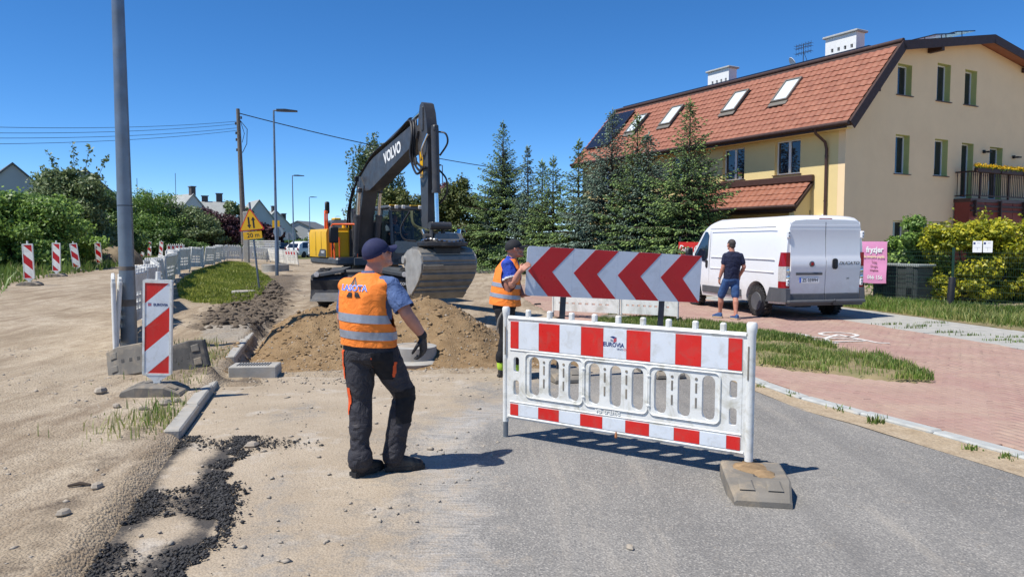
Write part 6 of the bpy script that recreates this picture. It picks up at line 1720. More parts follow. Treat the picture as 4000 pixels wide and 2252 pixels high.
# wooden power pole on a concrete stub, with wires
pp_ = GT(957, 1023); top = at(929, 425, pp_.y)
pole = thing('power_pole', 'wooden power pole with concrete stub behind the warning sign', 'utility pole', pp_)
tx, tz = top.x - pp_.x, top.z - pp_.z
mb = MB(); mb.tube([(0.0 + 0.1 * tx, 0, 1.2), (tx, 0, tz)], [0.20, 0.12], 10); mb.build('shaft', M['wood_grey'], pole, smooth=50)
mb = MB(); mb.box((0.18, -0.12, 1.7), (0.34, 0.30, 3.6), rot=Matrix.Rotation(-tx / tz, 3, 'Y') if False else None, bev=0.03); mb.build('concrete_stub', M['concrete'], pole)
for z in (tz - 0.7, tz - 1.1, tz - 1.75, tz - 2.2, tz - 2.9):
 mb = MB(); mb.lathe([(0.03, 0), (0.07, 0.05), (0.05, 0.1), (0.07, 0.15), (0.02, 0.2)], 8); o = mb.build('insulator', M['dark_steel'], pole); o.location = (tx * z / tz + 0.2 * (1 if z > tz - .8 else -1), 0, z)
mb = MB(); a = Vector((tx + 0.15, 0, tz - 0.8)); mb.tube([a, a + Vector((0.5, -0.1, -0.6)), a + Vector((0.45, -.1, -1.6)), a + Vector((0.1, 0, -2.2))], 0.025, 5); mb.tube([a, a + Vector((0.3, -0.1, -0.9)), a + Vector((0.1, 0, -1.5))], 0.02, 5); mb.build('slack_cable', M['wire'], pole)
def wire(label, a, b, sag, r_=0.018, grp='overhead wires'):
 path = []
 for k in range(25):
  u = k / 24; p = a.lerp(b, u); path.append(p - Vector((0, 0, 4 * sag * u * (1 - u))))
 mb = MB(); mb.tube(path, r_, 5); o = mb.build('overhead_wire', M['wire'], smooth=60); o.location = (0, 0, 0)
 return tag(o, label, 'wire', grp)
wire('thick overhead cable running right from the power pole behind the excavator boom', at(935, 443, pp_.y), at(2350, 700, 78), 0.75, 0.035)
for (y0, y1, lab) in ((474, 486, 'topmost of the four thin wires running left from the power pole'), (484, 512, 'second from top of the thin wires left of the power pole'), (500, 533, 'third from top of the thin wires left of the power pole'), (510, 559, 'lowest of the thin wires left of the power pole')):
 wire(lab, at(925, y0, pp_.y), at(-250, y1 + 4, pp_.y - 18), 0.25, 0.013)

# warning sign for two way traffic with its distance plate
sb = GT(1013, 1130); st_ = at(979, 905, sb.y - 0.2)
ws = thing('warning_sign', 'yellow triangular two way traffic sign with 20 m plate on a leaning pole', 'sign', sb, rot=(0, -math.atan((sb.x - st_.x) / (st_.z - sb.z)) , 0))
sh = (st_ - sb).length; sgn = MB(); sgn.tube([(0, 0, -0.15), (0, 0, sh + 0.95)], 0.032, 10); sgn.build('pole', M['galvanised'], ws, smooth=40)
def tri(cx, cz, s, r_=0.04):
 pts = []
 for k in range(3):
  a = pi / 2 + 2 * pi * k / 3; R_ = s / sqrt(3) - 2 * r_
  for j in range(5): b = a - pi / 3 + 2 * pi / 3 * j / 4; pts.append((cx + R_ * cos(a) + r_ * cos(b), cz + R_ * sin(a) + r_ * sin(b)))
 return pts
cz = sh + 0.28
mb = MB(); mb.plate(tri(0, cz, 0.86), t=0.012, frame=Matrix.Translation((0, -0.045, 0))); mb.build('red_border', M['red_film'], ws)
mb = MB(); mb.plate(tri(0, cz, 0.755, 0.03), t=0.004, frame=Matrix.Translation((0, -0.054, 0))); mb.build('yellow_face', M['sign_yellow'], ws)
def arrow(x, up):
 z0, z1 = cz - 0.17, cz + 0.20; pts = [(x - .028, z0), (x + .028, z0), (x + .028, z1 - .11), (x + .068, z1 - .11), (x, z1), (x - .068, z1 - .11), (x - .028, z1 - .11)]
 if not up: pts = [(2 * x - a, z0 + z1 - b) for a, b in pts]
 flat_poly('arrow', pts, M['letter_black'], ws, -0.0576, 0.003)
arrow(-0.075, False); arrow(0.075, True)
pz = cz - 0.25 - 0.155
mb = MB(); mb.plate(rrect(-0.305, pz - 0.12, 0.305, pz + 0.12, 0.02), t=0.01, frame=Matrix.Translation((0, -0.045, 0))); mb.build('distance_plate', M['sign_yellow'], ws)
text('distance', '20 m', 0.20, ws, M['letter_black'], frame3((0.02, -0.0515, pz), (1, 0, 0), (0, 0, 1)), bold=0.002)

def round_back(label, px, py, d_, dia, foot_py=None):
 p = at(px, py, d_); g0 = gh(p.x, p.y); t = thing('round_sign', label, 'sign', (p.x, p.y, g0), R.uniform(-.2, .2))
 mb = MB(); mb.tube([(0, -0.03, -0.1), (0, -0.03, p.z - g0 + dia * 0.45)], 0.03, 8); mb.build('pole', M['galvanised'], t, smooth=40)
 mb = MB(); mb.lathe([(dia / 2, 0), (dia / 2, 0.012), (dia / 2 - 0.02, 0.014)], 26, axis='Y'); o = mb.build('disc', M['sign_back'], t, smooth=30); o.location = (0, 0.01, p.z - g0)
 return t
round_back('back of a round sign beside the tall street lamp, larger one', 1087, 905, 44, 0.60)
round_back('back of a smaller round sign next to the parked car', 1128, 920, 58, 0.55)
p = at(1805, 905, 43); tsn = thing('no_truck_sign', 'round red rimmed sign with black truck in front of the left spruces', 'sign', (p.x, p.y, 0), radians(38))
mb = MB(); mb.tube([(0, 0.03, -0.1), (0, 0.03, p.z + 0.25)], 0.03, 8); mb.build('pole', M['galvanised'], tsn)
for r_, y, m_, nm in ((0.33, 0.0, 'red_film', 'red_rim'), (0.25, -0.012, 'letter_white', 'white_face')):
 mb = MB(); mb.lathe([(r_, -0.005), (r_, 0.005)], 28, axis='Y'); o = mb.build(nm, M[m_], tsn); o.location = (0, y, p.z)
flat_poly('truck_symbol', [(-.15, p.z - .05), (.15, p.z - .05), (.15, p.z + .02), (.10, p.z + .06), (.05, p.z + .06), (.05, p.z + .09), (-.15, p.z + .09)], M['letter_black'], tsn, -0.0195, 0.003)
mb = MB(); mb.box((0, -0.005, p.z - 0.45), (0.4, 0.012, 0.14)); mb.build('lower_plate', M['letter_white'], tsn)
p = at(1078, 875, 47); ys_ = thing('yellow_sign', 'square yellow sign board beside the tall street lamp', 'sign', (p.x, p.y, gh(p.x, p.y)), 0.1)
mb = MB(); mb.box((0, 0, p.z - gh(p.x, p.y)), (0.46, 0.02, 0.46), bev=0.004); mb.build('board', M['sign_yellow'], ys_); mb = MB(); mb.tube([(0, 0.03, -.1), (0, .03, p.z + .2)], .03, 8); mb.build('pole', M['galvanised'], ys_)

# concrete manhole rings, kerb pieces and a road gully
def well_ring(label, px, py, r_, h, base=True):
 p = GT(px, py); t = thing('manhole_ring', label, 'manhole', (p.x, p.y + r_, p.z - 0.03))
 mb = MB(); mb.lathe([(r_, 0), (r_, h), (r_ - 0.03, h + 0.01), (r_ * 0.72, h + 0.01), (r_ * 0.72, 0.0)], 28); mb.build('ring', M['concrete'], t, smooth=35)
 mb = MB(); mb.lathe([(r_ * 0.715, h - 0.05), (r_ * 0.715, h + 0.006), (r_ * 0.2, h + 0.012), (0.01, h + 0.012)], 24); mb.build('cover', M['stone'], t, smooth=40)
 if base: mb = MB(); mb.lathe([(r_ * 1.5, 0.0), (r_ * 1.45, 0.05), (r_, 0.055)], 22); mb.build('apron', M['concrete'], t)
 return t
well_ring('flat concrete manhole ring in the bright grass near the leaning sign', 936, 1155, 0.36, 0.16)
well_ring('taller concrete manhole ring behind the tall street lamp', 1050, 1062, 0.55, 0.42)
well_ring('second concrete ring half hidden by the tall street lamp', 1082, 1060, 0.5, 0.40, False)
w1 = well_ring('dug out manhole ring in front of the sand heap right of the worker', 1605, 1432, 0.33, 0.28, False)
mb = MB(); mb.lathe([(0.40, 0.0), (0.42, 0.06), (0.36, 0.1), (0.335, 0.1)], 26); mb.build('ring_foot', M['concrete'], w1, smooth=40)
gp = GT(985, 1475); gu = thing('road_gully', 'dug out road gully block with grating at the edge of the pit', 'gully', (gp.x - 0.02, gp.y + 0.18, gp.z + 0.0), radians(6))
mb = MB(); mb.box((0, 0, 0.06), (0.58, 0.34, 0.16), bev=0.012); mb.build('block', M['concrete'], gu)
for k in range(12): mb = MB(); mb.box((-0.2 + 0.034 * k, 0, 0.143), (0.012, 0.2, 0.008)); mb.build('grate_slot', M['dark_steel'], gu)
lk = tag(bpy.data.objects.new('left_kerb', None), 'concrete kerb stones along the broken left road edge', kind='structure'); COL.objects.link(lk)
for (y0, y1) in ((6.3, 7.28), (7.3, 8.28), (8.3, 8.85), (10.35, 11.3), (11.32, 12.3), (12.32, 13.2)):
 a = Vector((left_kerb_x(y0), y0, 0)); b = Vector((left_kerb_x(y1), y1, 0)); c_ = (a + b) / 2
 mb = MB(); mb.box((0, 0, 0), ((b - a).length, 0.14, 0.30), bev=0.015); o = mb.build('kerb_stone', M['concrete'], lk); o.location = (c_.x - 0.05, c_.y, -0.060 + R.uniform(-.015, .01)); o.rotation_euler = (R.uniform(-.05, .05), 0, atan2((b - a).y, (b - a).x))
# stack of white boards beyond the barriers
p = GT(975, 1000); sk = thing('board_stack', 'stack of pale boards behind the white barriers', 'boards', (p.x, p.y + 4, p.z + 0.2), 0.1)
for k in range(6): mb = MB(); mb.box((R.uniform(-.08, .08), 0, 0.1 + 0.2 * k), (2.6, 1.1, 0.13), bev=0.02); mb.build('board', M['old_white_plastic'], sk)
# heap of branches and soil behind the fourth beacon
p = at(455, 938, 41); hm = MB(); hm.lathe([(1.0, 0), (0.85, .4), (.5, .85), (.02, 1.0)], 20)
for v in hm.v: f_ = 0.8 + 0.5 * vnoise(v.x * 3 + 9, v.y * 3 + v.z, 5); v.x *= 1.3 * f_; v.y *= 1.0 * f_; v.z = v.z * 1.15 * f_ - 0.1
o = hm.build('soil_heap', M['soil'], smooth=70); o.location = (p.x, p.y, gh(p.x, p.y)); tag(o, 'brown heap of soil behind the grey lamp post beside the hedge', 'soil heap')

# ---------------------------------------------------------------- the wheeled excavator
EX = Vector((-3.72, 20.2, 0.0)); UA = radians(210.0)               # swing centre; heading of the upper structure
ex = thing('excavator', 'yellow and dark grey wheeled excavator with raised boom and wide bucket', 'excavator', (EX.x, EX.y, 0.0))
UP = Matrix.Rotation(UA, 4, 'Z')
def umb():
 m_ = MB(); m_.X = UP; return m_
# undercarriage, facing the camera
mb = MB(); mb.box((0, 0, 0.78), (1.0, 3.6, 0.42), bev=0.05); mb.box((0, -1.55, 0.72), (1.5, 0.5, 0.3), bev=0.04); mb.box((0, 1.5, 0.72), (1.5, 0.5, 0.3), bev=0.04); mb.cyl((-1.0, -1.3, 0.52), (1.0, -1.3, 0.52), 0.13, n=10); mb.cyl((-1.0, 1.3, 0.52), (1.0, 1.3, 0.52), 0.13, n=10); mb.build('chassis', M['machine_black'], ex, smooth=35)
mb = MB(); mb.cyl((0, 0, 0.95), (0, 0, 1.10), 0.62, n=28); mb.build('swing_ring', M['machine_black'], ex, smooth=35)
for s in (-1, 1):                                                   # steps / fenders over the front wheels
 mb = MB(); mb.loft([[(s * 0.42, -1.95, 0.93), (s * 1.22, -1.95, 0.80), (s * 1.22, -1.95, 0.86), (s * 0.42, -1.95, 1.0)], [(s * 0.42, -1.1, 0.97), (s * 1.22, -1.1, 0.93), (s * 1.22, -1.1, 1.0), (s * 0.42, -1.1, 1.05)]]); mb.build('fender', M['machine_grey'], ex)
 mb = MB(); mb.lathe([(0.055, 0), (0.065, -0.03), (0.05, -0.035), (0.02, -0.03)], 14, axis='Y'); o = mb.build('work_light', M['lamp_clear'], ex, smooth=40); o.location = (s * 1.08, -1.96, 0.88)
blade = MB()
prof = [(-1.86, 0.86), (-1.92, 0.74), (-1.90, 0.5), (-1.98, 0.28), (-2.02, 0.22), (-1.96, 0.22), (-1.84, 0.3), (-1.80, 0.86)]
blade.loft([[(x, a, b) for a, b in prof] for x in (-1.25, 1.25)]); bl_o = blade.build('dozer_blade', M['machine_black'], ex)
mb = MB(); mb.plate([(-1.20, 0.235), (1.20, 0.235), (1.20, 0.32), (1.12, 0.42), (-1.12, 0.42), (-1.20, 0.32)], t=0.02, frame=Matrix.Translation((0, -1.975, 0)) @ Matrix.Rotation(radians(-16), 4, 'X') @ Matrix.Translation((0, -0.085, 0.0))); mb.build('wear_plate', M['bucket_steel'], bl_o)
text('blade_lettering', 'wicia.operator', 0.145, bl_o, M['letter_white'], frame3((0.72, -1.928, 0.66), (1, 0, 0), (0, -0.08, 1)), bold=0.001)
def wheel(parent, x, y, z, r_, w_, nm='wheel', hub='machine_yellow', lugs=18):
 t = MB(); s = w_ / 2
 t.lathe([(r_ * 0.56, -s * 0.9), (r_ * 0.80, -s), (r_ * 0.95, -s * 0.9), (r_, -s * 0.65), (r_, s * 0.65), (r_ * 0.95, s * 0.9), (r_ * 0.80, s), (r_ * 0.56, s * 0.9)], 36, axis='X')
 for k in range(lugs):
  a = 2 * pi * k / lugs
  for sd in (-1, 1): t.box((sd * s * 0.5, (r_ + 0.006) * cos(a + sd * .08), (r_ + 0.006) * sin(a + sd * .08)), (s * 0.8, 0.07 * r_ / .5, 0.03), rot=Matrix.Rotation(a + pi / 2, 3, 'X') @ Matrix.Rotation(sd * 0.5, 3, 'Z'))
 o = t.build(nm, M['black_rubber'], parent, smooth=35); o.location = (x, y, z)
 h = MB(); h.lathe([(r_ * 0.57, -s * 0.85), (r_ * 0.5, -s * 0.4), (r_ * 0.42, -s * 0.1), (r_ * 0.42, s * 0.1), (r_ * 0.5, s * 0.4), (r_ * 0.57, s * 0.85)], 24, axis='X')
 for k in range(8): a = 2 * pi * k / 8; h.cyl((-s * 0.45, r_ * .28 * cos(a), r_ * .28 * sin(a)), (s * 0.45, r_ * .28 * cos(a), r_ * .28 * sin(a)), 0.018, n=6)
 h.build('rim', M[hub], o, smooth=35)
 return o
for y in (-1.3, 1.3):
 for s in (-1, 1):
  wheel(ex, s * 1.02, y, 0.5, 0.5, 0.30)
# turntable deck
mb = umb(); mb.box((0, -0.66, 1.17), (2.52, 2.5, 0.20), bev=0.05); mb.box((0.2, 0.2, 1.17), (1.2, 1.0, 0.18)); mb.box((-0.72, 0.05, 1.17), (0.98, 1.3, 0.19), bev=0.04); deck = mb.build('deck', M['machine_grey'], ex, smooth=30)
mb = umb(); mb.box((0.95, 0.40, 1.17), (0.5, 0.3, 0.2), bev=0.02); mb.build('step_box', M['machine_black'], ex)
mb = umb(); mb.box((0.98, 0.556, 1.17), (0.22, 0.012, 0.09), bev=0.004); mb.build('headlamp', M['lamp_clear'], ex)
mb = umb(); mb.box((-0.82, 0.72, 1.13), (0.2, 0.02, 0.1)); mb.build('headlamp', M['lamp_clear'], ex)
# rear engine bay with rounded tail, yellow covers and grey counterweight
def tail(z0, z1, grow, name, mat_, ins=0.0):
 mb = umb(); rings = []
 for z in (z0, z1):
  pts = []
  for k in range(13):
   a = pi + pi * k / 12; pts.append(((1.22 - ins) * max(-1, min(1, 1.08 * cos(a))), -0.85 + (1.12 + grow - ins) * sin(a), z))
  pts += [(1.22 - ins, -0.2, z), (-1.22 + ins, -0.2, z)]
  rings.append(pts)
 mb.loft(rings); return mb.build(name, mat_, ex, smooth=30)
tail(1.28, 1.98, 0.0, 'counterweight', M['machine_grey'])
# right hand yellow side box with door seams
side = umb(); y0, y1 = -1.88, -0.18
sec = [[(1.275, y, 1.265), (1.285, y, 1.92), (1.25, y, 2.02), (0.66, y, 2.06), (0.66, y, 1.265)] for y in (y0, y0 + 0.02, y1 - 0.02, y1)]
side.loft(sec); ybox = side.build('side_cover', M['machine_yellow'], ex, smooth=25)
for y in (-1.2, -0.66):
 mb = umb(); mb.box((1.286, y, 1.62), (0.006, 0.012, 0.66)); mb.build('door_seam', M['machine_black'], ybox)
mb = umb(); mb.box((1.288, -1.25, 1.52), (0.012, 0.09, 0.12), bev=0.004); mb.build('door_latch', M['machine_yellow'], ybox)
mb = umb(); mb.add([(1.292, -0.98, 1.285), (1.292, -0.22, 1.285), (1.294, -0.22, 1.48), (1.294, -0.75, 1.48)], [(0, 1, 2, 3)]); mb.build('grey_corner', M['machine_grey'], ybox)
text('model_name', 'EWR170E', 0.16, ex, M['letter_white'], UP @ frame3((1.2865, -1.95, 1.64), (0, 0, 1), (0, -1, 0)), bold=0.004, sx=0.95)
mb = umb(); mb.box((1.24, -1.95, 1.64), (0.09, 0.17, 0.78), bev=0.02); mb.build('corner_panel', M['machine_grey'], ex)
text('maker_name', 'VOLVO', 0.095, ybox, M['letter_white'], UP @ frame3((1.2965, -0.5, 1.40), (0, 1, 0), (0, 0, 1)), bold=0.002)
mb = umb(); mb.box((0.88, -0.16, 1.62), (0.40, 0.04, 0.68), bev=0.015); mb.build('front_cover', M['machine_yellow'], ybox)
mb = umb(); mb.loft([[(1.0, -1.5, 1.98), (-0.2, -1.55, 1.98), (-0.2, -0.5, 1.98), (1.0, -0.5, 1.98)], [(0.92, -1.38, 2.26), (-0.15, -1.4, 2.26), (-0.15, -0.7, 2.28), (0.92, -0.7, 2.28)]]); hood = mb.build('engine_hood', M['machine_grey'], ex)
for k in range(5): mb = umb(); mb.box((0.98 - 0.01, -1.30 + 0.09 * k, 2.12), (0.06, 0.03, 0.16)); mb.build('grille_slot', M['machine_black'], hood)
mb = umb(); mb.box((0.78, -0.95, 2.3), (0.2, 0.28, 0.07), bev=0.02); mb.build('yellow_cap', M['machine_yellow'], hood)
mb = umb(); mb.cyl((0.55, -0.42, 2.02), (0.55, -0.42, 2.18), 0.07, n=14); mb.cyl((0.72, -0.45, 2.02), (0.72, -0.45, 2.14), 0.05, n=12); mb.build('filler_cap', M['machine_yellow'], hood, smooth=40)
mb = umb(); mb.loft([[(0.34, -1.1, 2.25), (0.34, -0.86, 2.25), (0.22, -0.86, 2.25), (0.22, -1.1, 2.25)], [(0.36, -1.02, 2.60), (0.36, -0.94, 2.60), (0.24, -0.94, 2.60), (0.24, -1.02, 2.60)]]); mb.build('exhaust', M['machine_grey'], hood)
# orange handrails
def rail(pts, name='handrail', r_=0.024): m_ = umb(); m_.tube(pts, r_, 8); return m_.build(name, M['handrail_orange'], ex, smooth=50)
rail([(1.16, -0.12, 1.26), (1.16, -0.12, 2.08), (1.14, -0.08, 2.14), (0.72, 0.42, 2.14), (0.66, 0.48, 2.08), (0.66, 0.48, 1.26)])
rail([(1.20, -0.55, 2.0), (1.20, -0.55, 2.42), (1.18, -0.62, 2.5), (1.1, -0.72, 2.5), (1.08, -0.78, 2.42), (1.08, -0.78, 2.02)])
rail([(1.22, 0.36, 1.18), (1.23, 0.34, 1.55), (1.22, 0.1, 1.9), (1.16, -0.1, 2.06)])
rail([(1.10, 0.38, 1.10), (1.10, 0.38, 1.8)], r_=0.02)
# mirrors
for (p, q, sz) in (((1.22, 0.30, 1.62), (1.30, 0.55, 1.86), (0.24, 0.09, 0.42)), ((0.95, -1.15, 2.3), (0.98, -1.1, 2.62), (0.13, 0.07, 0.34))):
 m_ = umb(); m_.tube([p, (p[0] + .08, p[1] + .12, p[2] - .15), q], 0.014, 6); m_.box(q, sz, bev=0.03); m_.build('mirror', M['black'], ex, smooth=40)
# cab on the left
CX0, CX1, CY0, CY1, CZA, CZB = -1.20, -0.24, -0.95, 0.66, 1.24, 2.56
def cabpost(p, q, w_=0.06): m_ = umb(); m_.tube([p, q], w_, 6); return m_
cab = umb()
for (a, b) in (((CX0, CY1, 1.62), (CX0 + .04, CY1 - 0.22, CZB)), ((CX1, CY1, 1.62), (CX1 - .04, CY1 - 0.22, CZB)), ((CX0, CY0, CZA), (CX0 + .04, CY0 + .04, CZB)), ((CX1, CY0, CZA), (CX1 - .04, CY0 + .04, CZB)), ((CX0, -0.2, CZA), (CX0 + .04, -0.2, CZB)), ((CX1, -0.2, CZA), (CX1 - .04, -0.2, CZB))):
 cab.tube([a, b], 0.045, 8)
cab.box(((CX0 + CX1) / 2, (CY0 + CY1) / 2 - 0.05, 1.30), (CX1 - CX0, CY1 - CY0 + 0.0, 0.10), bev=0.03)
cab_o = cab.build('cab', M['machine_grey'], ex, smooth=40)
mb = umb(); mb.loft([[(CX0, CY1 + 0.01, 1.24), (CX1, CY1 + 0.01, 1.24), (CX1, CY1 - 0.08, 1.24), (CX0, CY1 - 0.08, 1.24)], [(CX0, CY1 + 0.03, 1.66), (CX1, CY1 + 0.03, 1.66), (CX1, CY1 - 0.06, 1.66), (CX0, CY1 - 0.06, 1.66)]]); apron = mb.build('cab_front_panel', M['machine_grey'], cab_o)
mb = umb(); mb.plate(rrect(CX0 + 0.08, 1.38, CX1 - 0.06, 1.70, 0.05), t=0.01, frame=Matrix.Translation((0, CY1 + 0.035, 0))); mb.build('lower_screen', mat('lower_screen', (0.16, 0.19, 0.19), 0.25, 0.08, 3), cab_o)
text('cab_lettering', 'wicia', 0.16, cab_o, M['letter_white'], UP @ frame3((-0.78, CY1 + 0.047, 1.44), (-1, 0, 0), (0, 0, 1)), shear=0.25)
mb = umb(); mb.box(((CX0 + CX1) / 2, -0.25, CZB + 0.05), (CX1 - CX0 + 0.02, 1.42, 0.11), bev=0.04); mb.box(((CX0 + CX1) / 2, 0.42, CZB + 0.03), (CX1 - CX0 - 0.02, 0.16, 0.10), bev=0.03); croof = mb.build('cab_roof', M['machine_grey'], cab_o, smooth=35)
mb = umb(); mb.box((CX0 + 0.2, 0.46, CZB + 0.10), (0.32, 0.10, 0.03)); mb.box((CX1 - 0.12, 0.46, CZB + 0.10), (0.2, 0.10, 0.03)); mb.build('yellow_visor', M['machine_yellow'], croof)
for x in (-1.1, -0.62, -0.42): mb = umb(); mb.box((x, 0.53, CZB + 0.05), (0.10, 0.05, 0.10), bev=0.015); mb.build('work_light', M['lamp_clear'], croof)
def pane(pts, name='pane'): m_ = umb(); m_.add(pts, [tuple(range(len(pts)))]); return m_.build(name, M['cab_glass'], cab_o)
pane([(CX1 - .05, CY1 + 0.01, 1.70), (CX0 + .05, CY1 + 0.01, 1.70), (CX0 + .07, CY1 - 0.20, CZB - .02), (CX1 - .07, CY1 - 0.20, CZB - .02)], 'windscreen')
pane([(CX1 + .006, CY1 - .04, 1.66), (CX1 - .03, CY1 - 0.24, CZB - .02), (CX1 - .03, CY0 + .1, CZB - .02), (CX1 + .006, CY0 + .06, 1.4)], 'side_pane')
pane([(CX0 - .006, CY1 - .04, 1.66), (CX0 + .03, CY1 - 0.24, CZB - .02), (CX0 + .03, CY0 + .1, CZB - .02), (CX0 - .006, CY0 + .06, 1.4)], 'side_pane')
mb = umb(); mb.box((-0.72, CY0 + 0.05, 1.75), (0.9, 0.05, 0.8)); mb.build('cab_back', M['machine_black'], cab_o)
mb = umb(); mb.box((-0.72, -0.38, 1.62), (0.5, 0.46, 0.14), bev=0.04); mb.box((-0.72, -0.62, 1.98), (0.48, 0.13, 0.66), bev=0.05); mb.box((-0.72, -0.35, 1.42), (0.36, 0.36, 0.25)); mb.build('seat', M['black'], cab_o, smooth=35)
mb = umb(); mb.tube([(-0.72, 0.42, 1.36), (-0.72, 0.20, 1.88)], 0.04, 8); mb.lathe([(0.19, 0), (0.205, 0.015), (0.19, 0.03), (0.175, 0.015)], 18, c=(-0.72, 0.16, 1.9)); mb.box((-0.36, 0.42, 2.0), (0.10, 0.04, 0.2), bev=0.01); mb.box((-0.36, 0.44, 1.7), (0.04, 0.04, 0.6)); mb.build('console', M['black'], cab_o)
# boom: lower and upper piece, arm, rams (plane x = BXL of the upper structure)
BXL = 0.40
def bar(profile, w_, name, mat_, taper=0.0, parent=None):
 """closed outline in (y,z), given a width across x"""
 m_ = umb(); m_.loft([[(BXL + s * (w_ / 2 - (0.012 if e else 0)), y, z) for y, z in profile] for s, e in ((1, 0), (-1, 0))]); return m_.build(name, mat_, parent or ex, smooth=25)
low = bar([(0.18, 1.30), (0.02, 1.55), (0.12, 2.2), (0.28, 3.02), (0.40, 3.32), (0.62, 3.36), (0.86, 3.12), (0.80, 2.9), (0.50, 2.3), (0.36, 1.5)], 0.38, 'lower_boom', M['boom_grey'])
upb = bar([(0.34, 3.16), (0.42, 3.36), (0.78, 3.54), (1.55, 3.76), (3.95, 4.22), (4.26, 4.20), (4.36, 4.06), (4.28, 3.92), (4.1, 3.80), (1.75, 3.12), (1.25, 2.98), (0.95, 2.98), (0.62, 3.06)], 0.34, 'upper_boom', M['boom_grey'])
text('boom_lettering', 'VOLVO', 0.36, upb, M['letter_white'], UP @ frame3((BXL + 0.1735, 2.85, 3.74), (0, 0.983, 0.182), (0, -0.182, 0.983)), bold=0.012, sx=0.92)
arm = bar([(4.30, 4.34), (4.38, 4.60), (4.48, 4.66), (4.58, 4.62), (4.68, 4.42), (4.77, 4.05), (4.80, 3.4), (4.78, 2.4), (4.75, 1.78), (4.66, 1.68), (4.54, 1.72), (4.44, 2.3), (4.36, 3.3), (4.26, 3.80), (4.26, 4.1)], 0.24, 'arm', M['boom_grey'])
for s in (-1, 1):
 mb = umb(); mb.box((BXL + s * 0.13, 4.54, 4.30), (0.03, 0.08, 0.5), bev=0.01); mb.build('arm_rib', M['boom_grey'], arm)
mb = umb(); mb.box((BXL + 0.123, 4.46, 3.34), (0.012, 0.15, 0.56)); st = mb.build('warning_sticker', M['sign_yellow'], arm)
mb = umb(); mb.add([(BXL + 0.1305, 4.40, 3.42), (BXL + 0.1305, 4.52, 3.42), (BXL + 0.1305, 4.46, 3.54)], [(0, 1, 2)]); mb.box((BXL + 0.1305, 4.46, 3.2), (0.002, 0.07, 0.07)); mb.build('sticker_symbol', M['letter_black'], st)
def ram(p, q, r_, f=0.55, dx=0.0, name='ram'):
 p = Vector((BXL + dx, *p)); q = Vector((BXL + dx, *q)); m_ = p.lerp(q, f)
 a = umb(); a.cyl(p, m_, r_, n=14); a.cyl(p.lerp(q, f - 0.03), m_, r_ * 1.15, n=14); a.box(p, (0.12, 0.16, 0.16), bev=0.02); o = a.build(name, M['boom_grey'], ex, smooth=40)
 b = umb(); b.cyl(m_, q, r_ * 0.55, n=12); b.build('ram_rod', M['chrome'], o, smooth=40); c = umb(); c.box(q, (0.12, 0.14, 0.14), bev=0.03); c.build('ram_eye', M['boom_grey'], o)
ram((0.42, 1.35), (0.78, 3.0), 0.08, 0.62, -0.28); ram((0.42, 1.35), (0.78, 3.0), 0.08, 0.62, 0.28)
ram((-0.25, 1.45), (0.30, 3.25), 0.085, 0.6, 0.12, 'rear_ram')
ram((1.9, 3.98), (4.46, 4.56), 0.085, 0.68, 0.0, 'arm_ram')
ram((4.89, 4.05), (4.98, 2.02), 0.085, 0.66, 0.0, 'bucket_ram')
# links and tiltrotator
mb = umb(); mb.box((BXL + 0.13, 4.98, 1.86), (0.05, 0.14, 0.5), bev=0.02); mb.box((BXL - 0.13, 4.98, 1.86), (0.05, 0.14, 0.5), bev=0.02); mb.cyl((BXL - 0.24, 5.12, 2.02), (BXL + 0.24, 5.12, 2.02), 0.08, n=12); mb.cyl((BXL - 0.24, 4.84, 1.78), (BXL + 0.24, 4.84, 1.78), 0.08, n=12); mb.build('bucket_link', M['boom_grey'], ex, smooth=35)
BC = 0.22                                                          # bucket centre across
mb = umb(); mb.loft([[(BC - 0.30, 4.55, 1.90), (BC + 0.26, 4.55, 1.90), (BC + 0.26, 5.16, 1.86), (BC - 0.30, 5.16, 1.86)], [(BC - 0.34, 4.5, 1.66), (BC + 0.32, 4.5, 1.66), (BC + 0.32, 5.25, 1.66), (BC - 0.34, 5.25, 1.66)]]); tr = mb.build('tiltrotator', M['bucket_steel'], ex)
mb = umb(); mb.lathe([(0.50, 0), (0.54, 0.03), (0.54, 0.09), (0.46, 0.12), (0.30, 0.13)], 28, c=(BC, 4.86, 1.58)); mb.build('rotor_disc', M['machine_black'], tr, smooth=40)
for (x, y) in ((BC + .45, 4.7), (BC - .2, 5.3), (BC - .5, 4.9)):
 pts = [(BC + 0.47 * cos(a), 4.86 + 0.47 * sin(a), 1.72 + 0.03 * sin(3 * a)) for a in np.linspace(0.2 + x, 2.6 + x, 12)]; mb = umb(); mb.tube(pts, 0.016, 6); mb.build('hydraulic_hose', M['chrome'] if x < 0 else M['black'], tr)
mb = umb(); mb.box((BC, 4.86, 1.50), (0.62, 0.55, 0.18), bev=0.03); mb.build('quick_hitch', M['machine_black'], tr)
mb = umb(); mb.cyl((BC + 0.42, 4.75, 1.95), (BC + 0.30, 4.82, 1.60), 0.045, n=10); mb.cyl((BC - 0.45, 4.75, 1.95), (BC - 0.34, 4.82, 1.60), 0.045, n=10); mb.build('tilt_ram', M['chrome'], tr, smooth=40)
M['cheek_steel'] = mat('cheek_steel', (0.36, 0.345, 0.315), 0.55, 0.2, 5, 0.25, 35, metal=0.2, dirt=(0.30, 0.25, 0.18), damt=0.5, dscale=3)
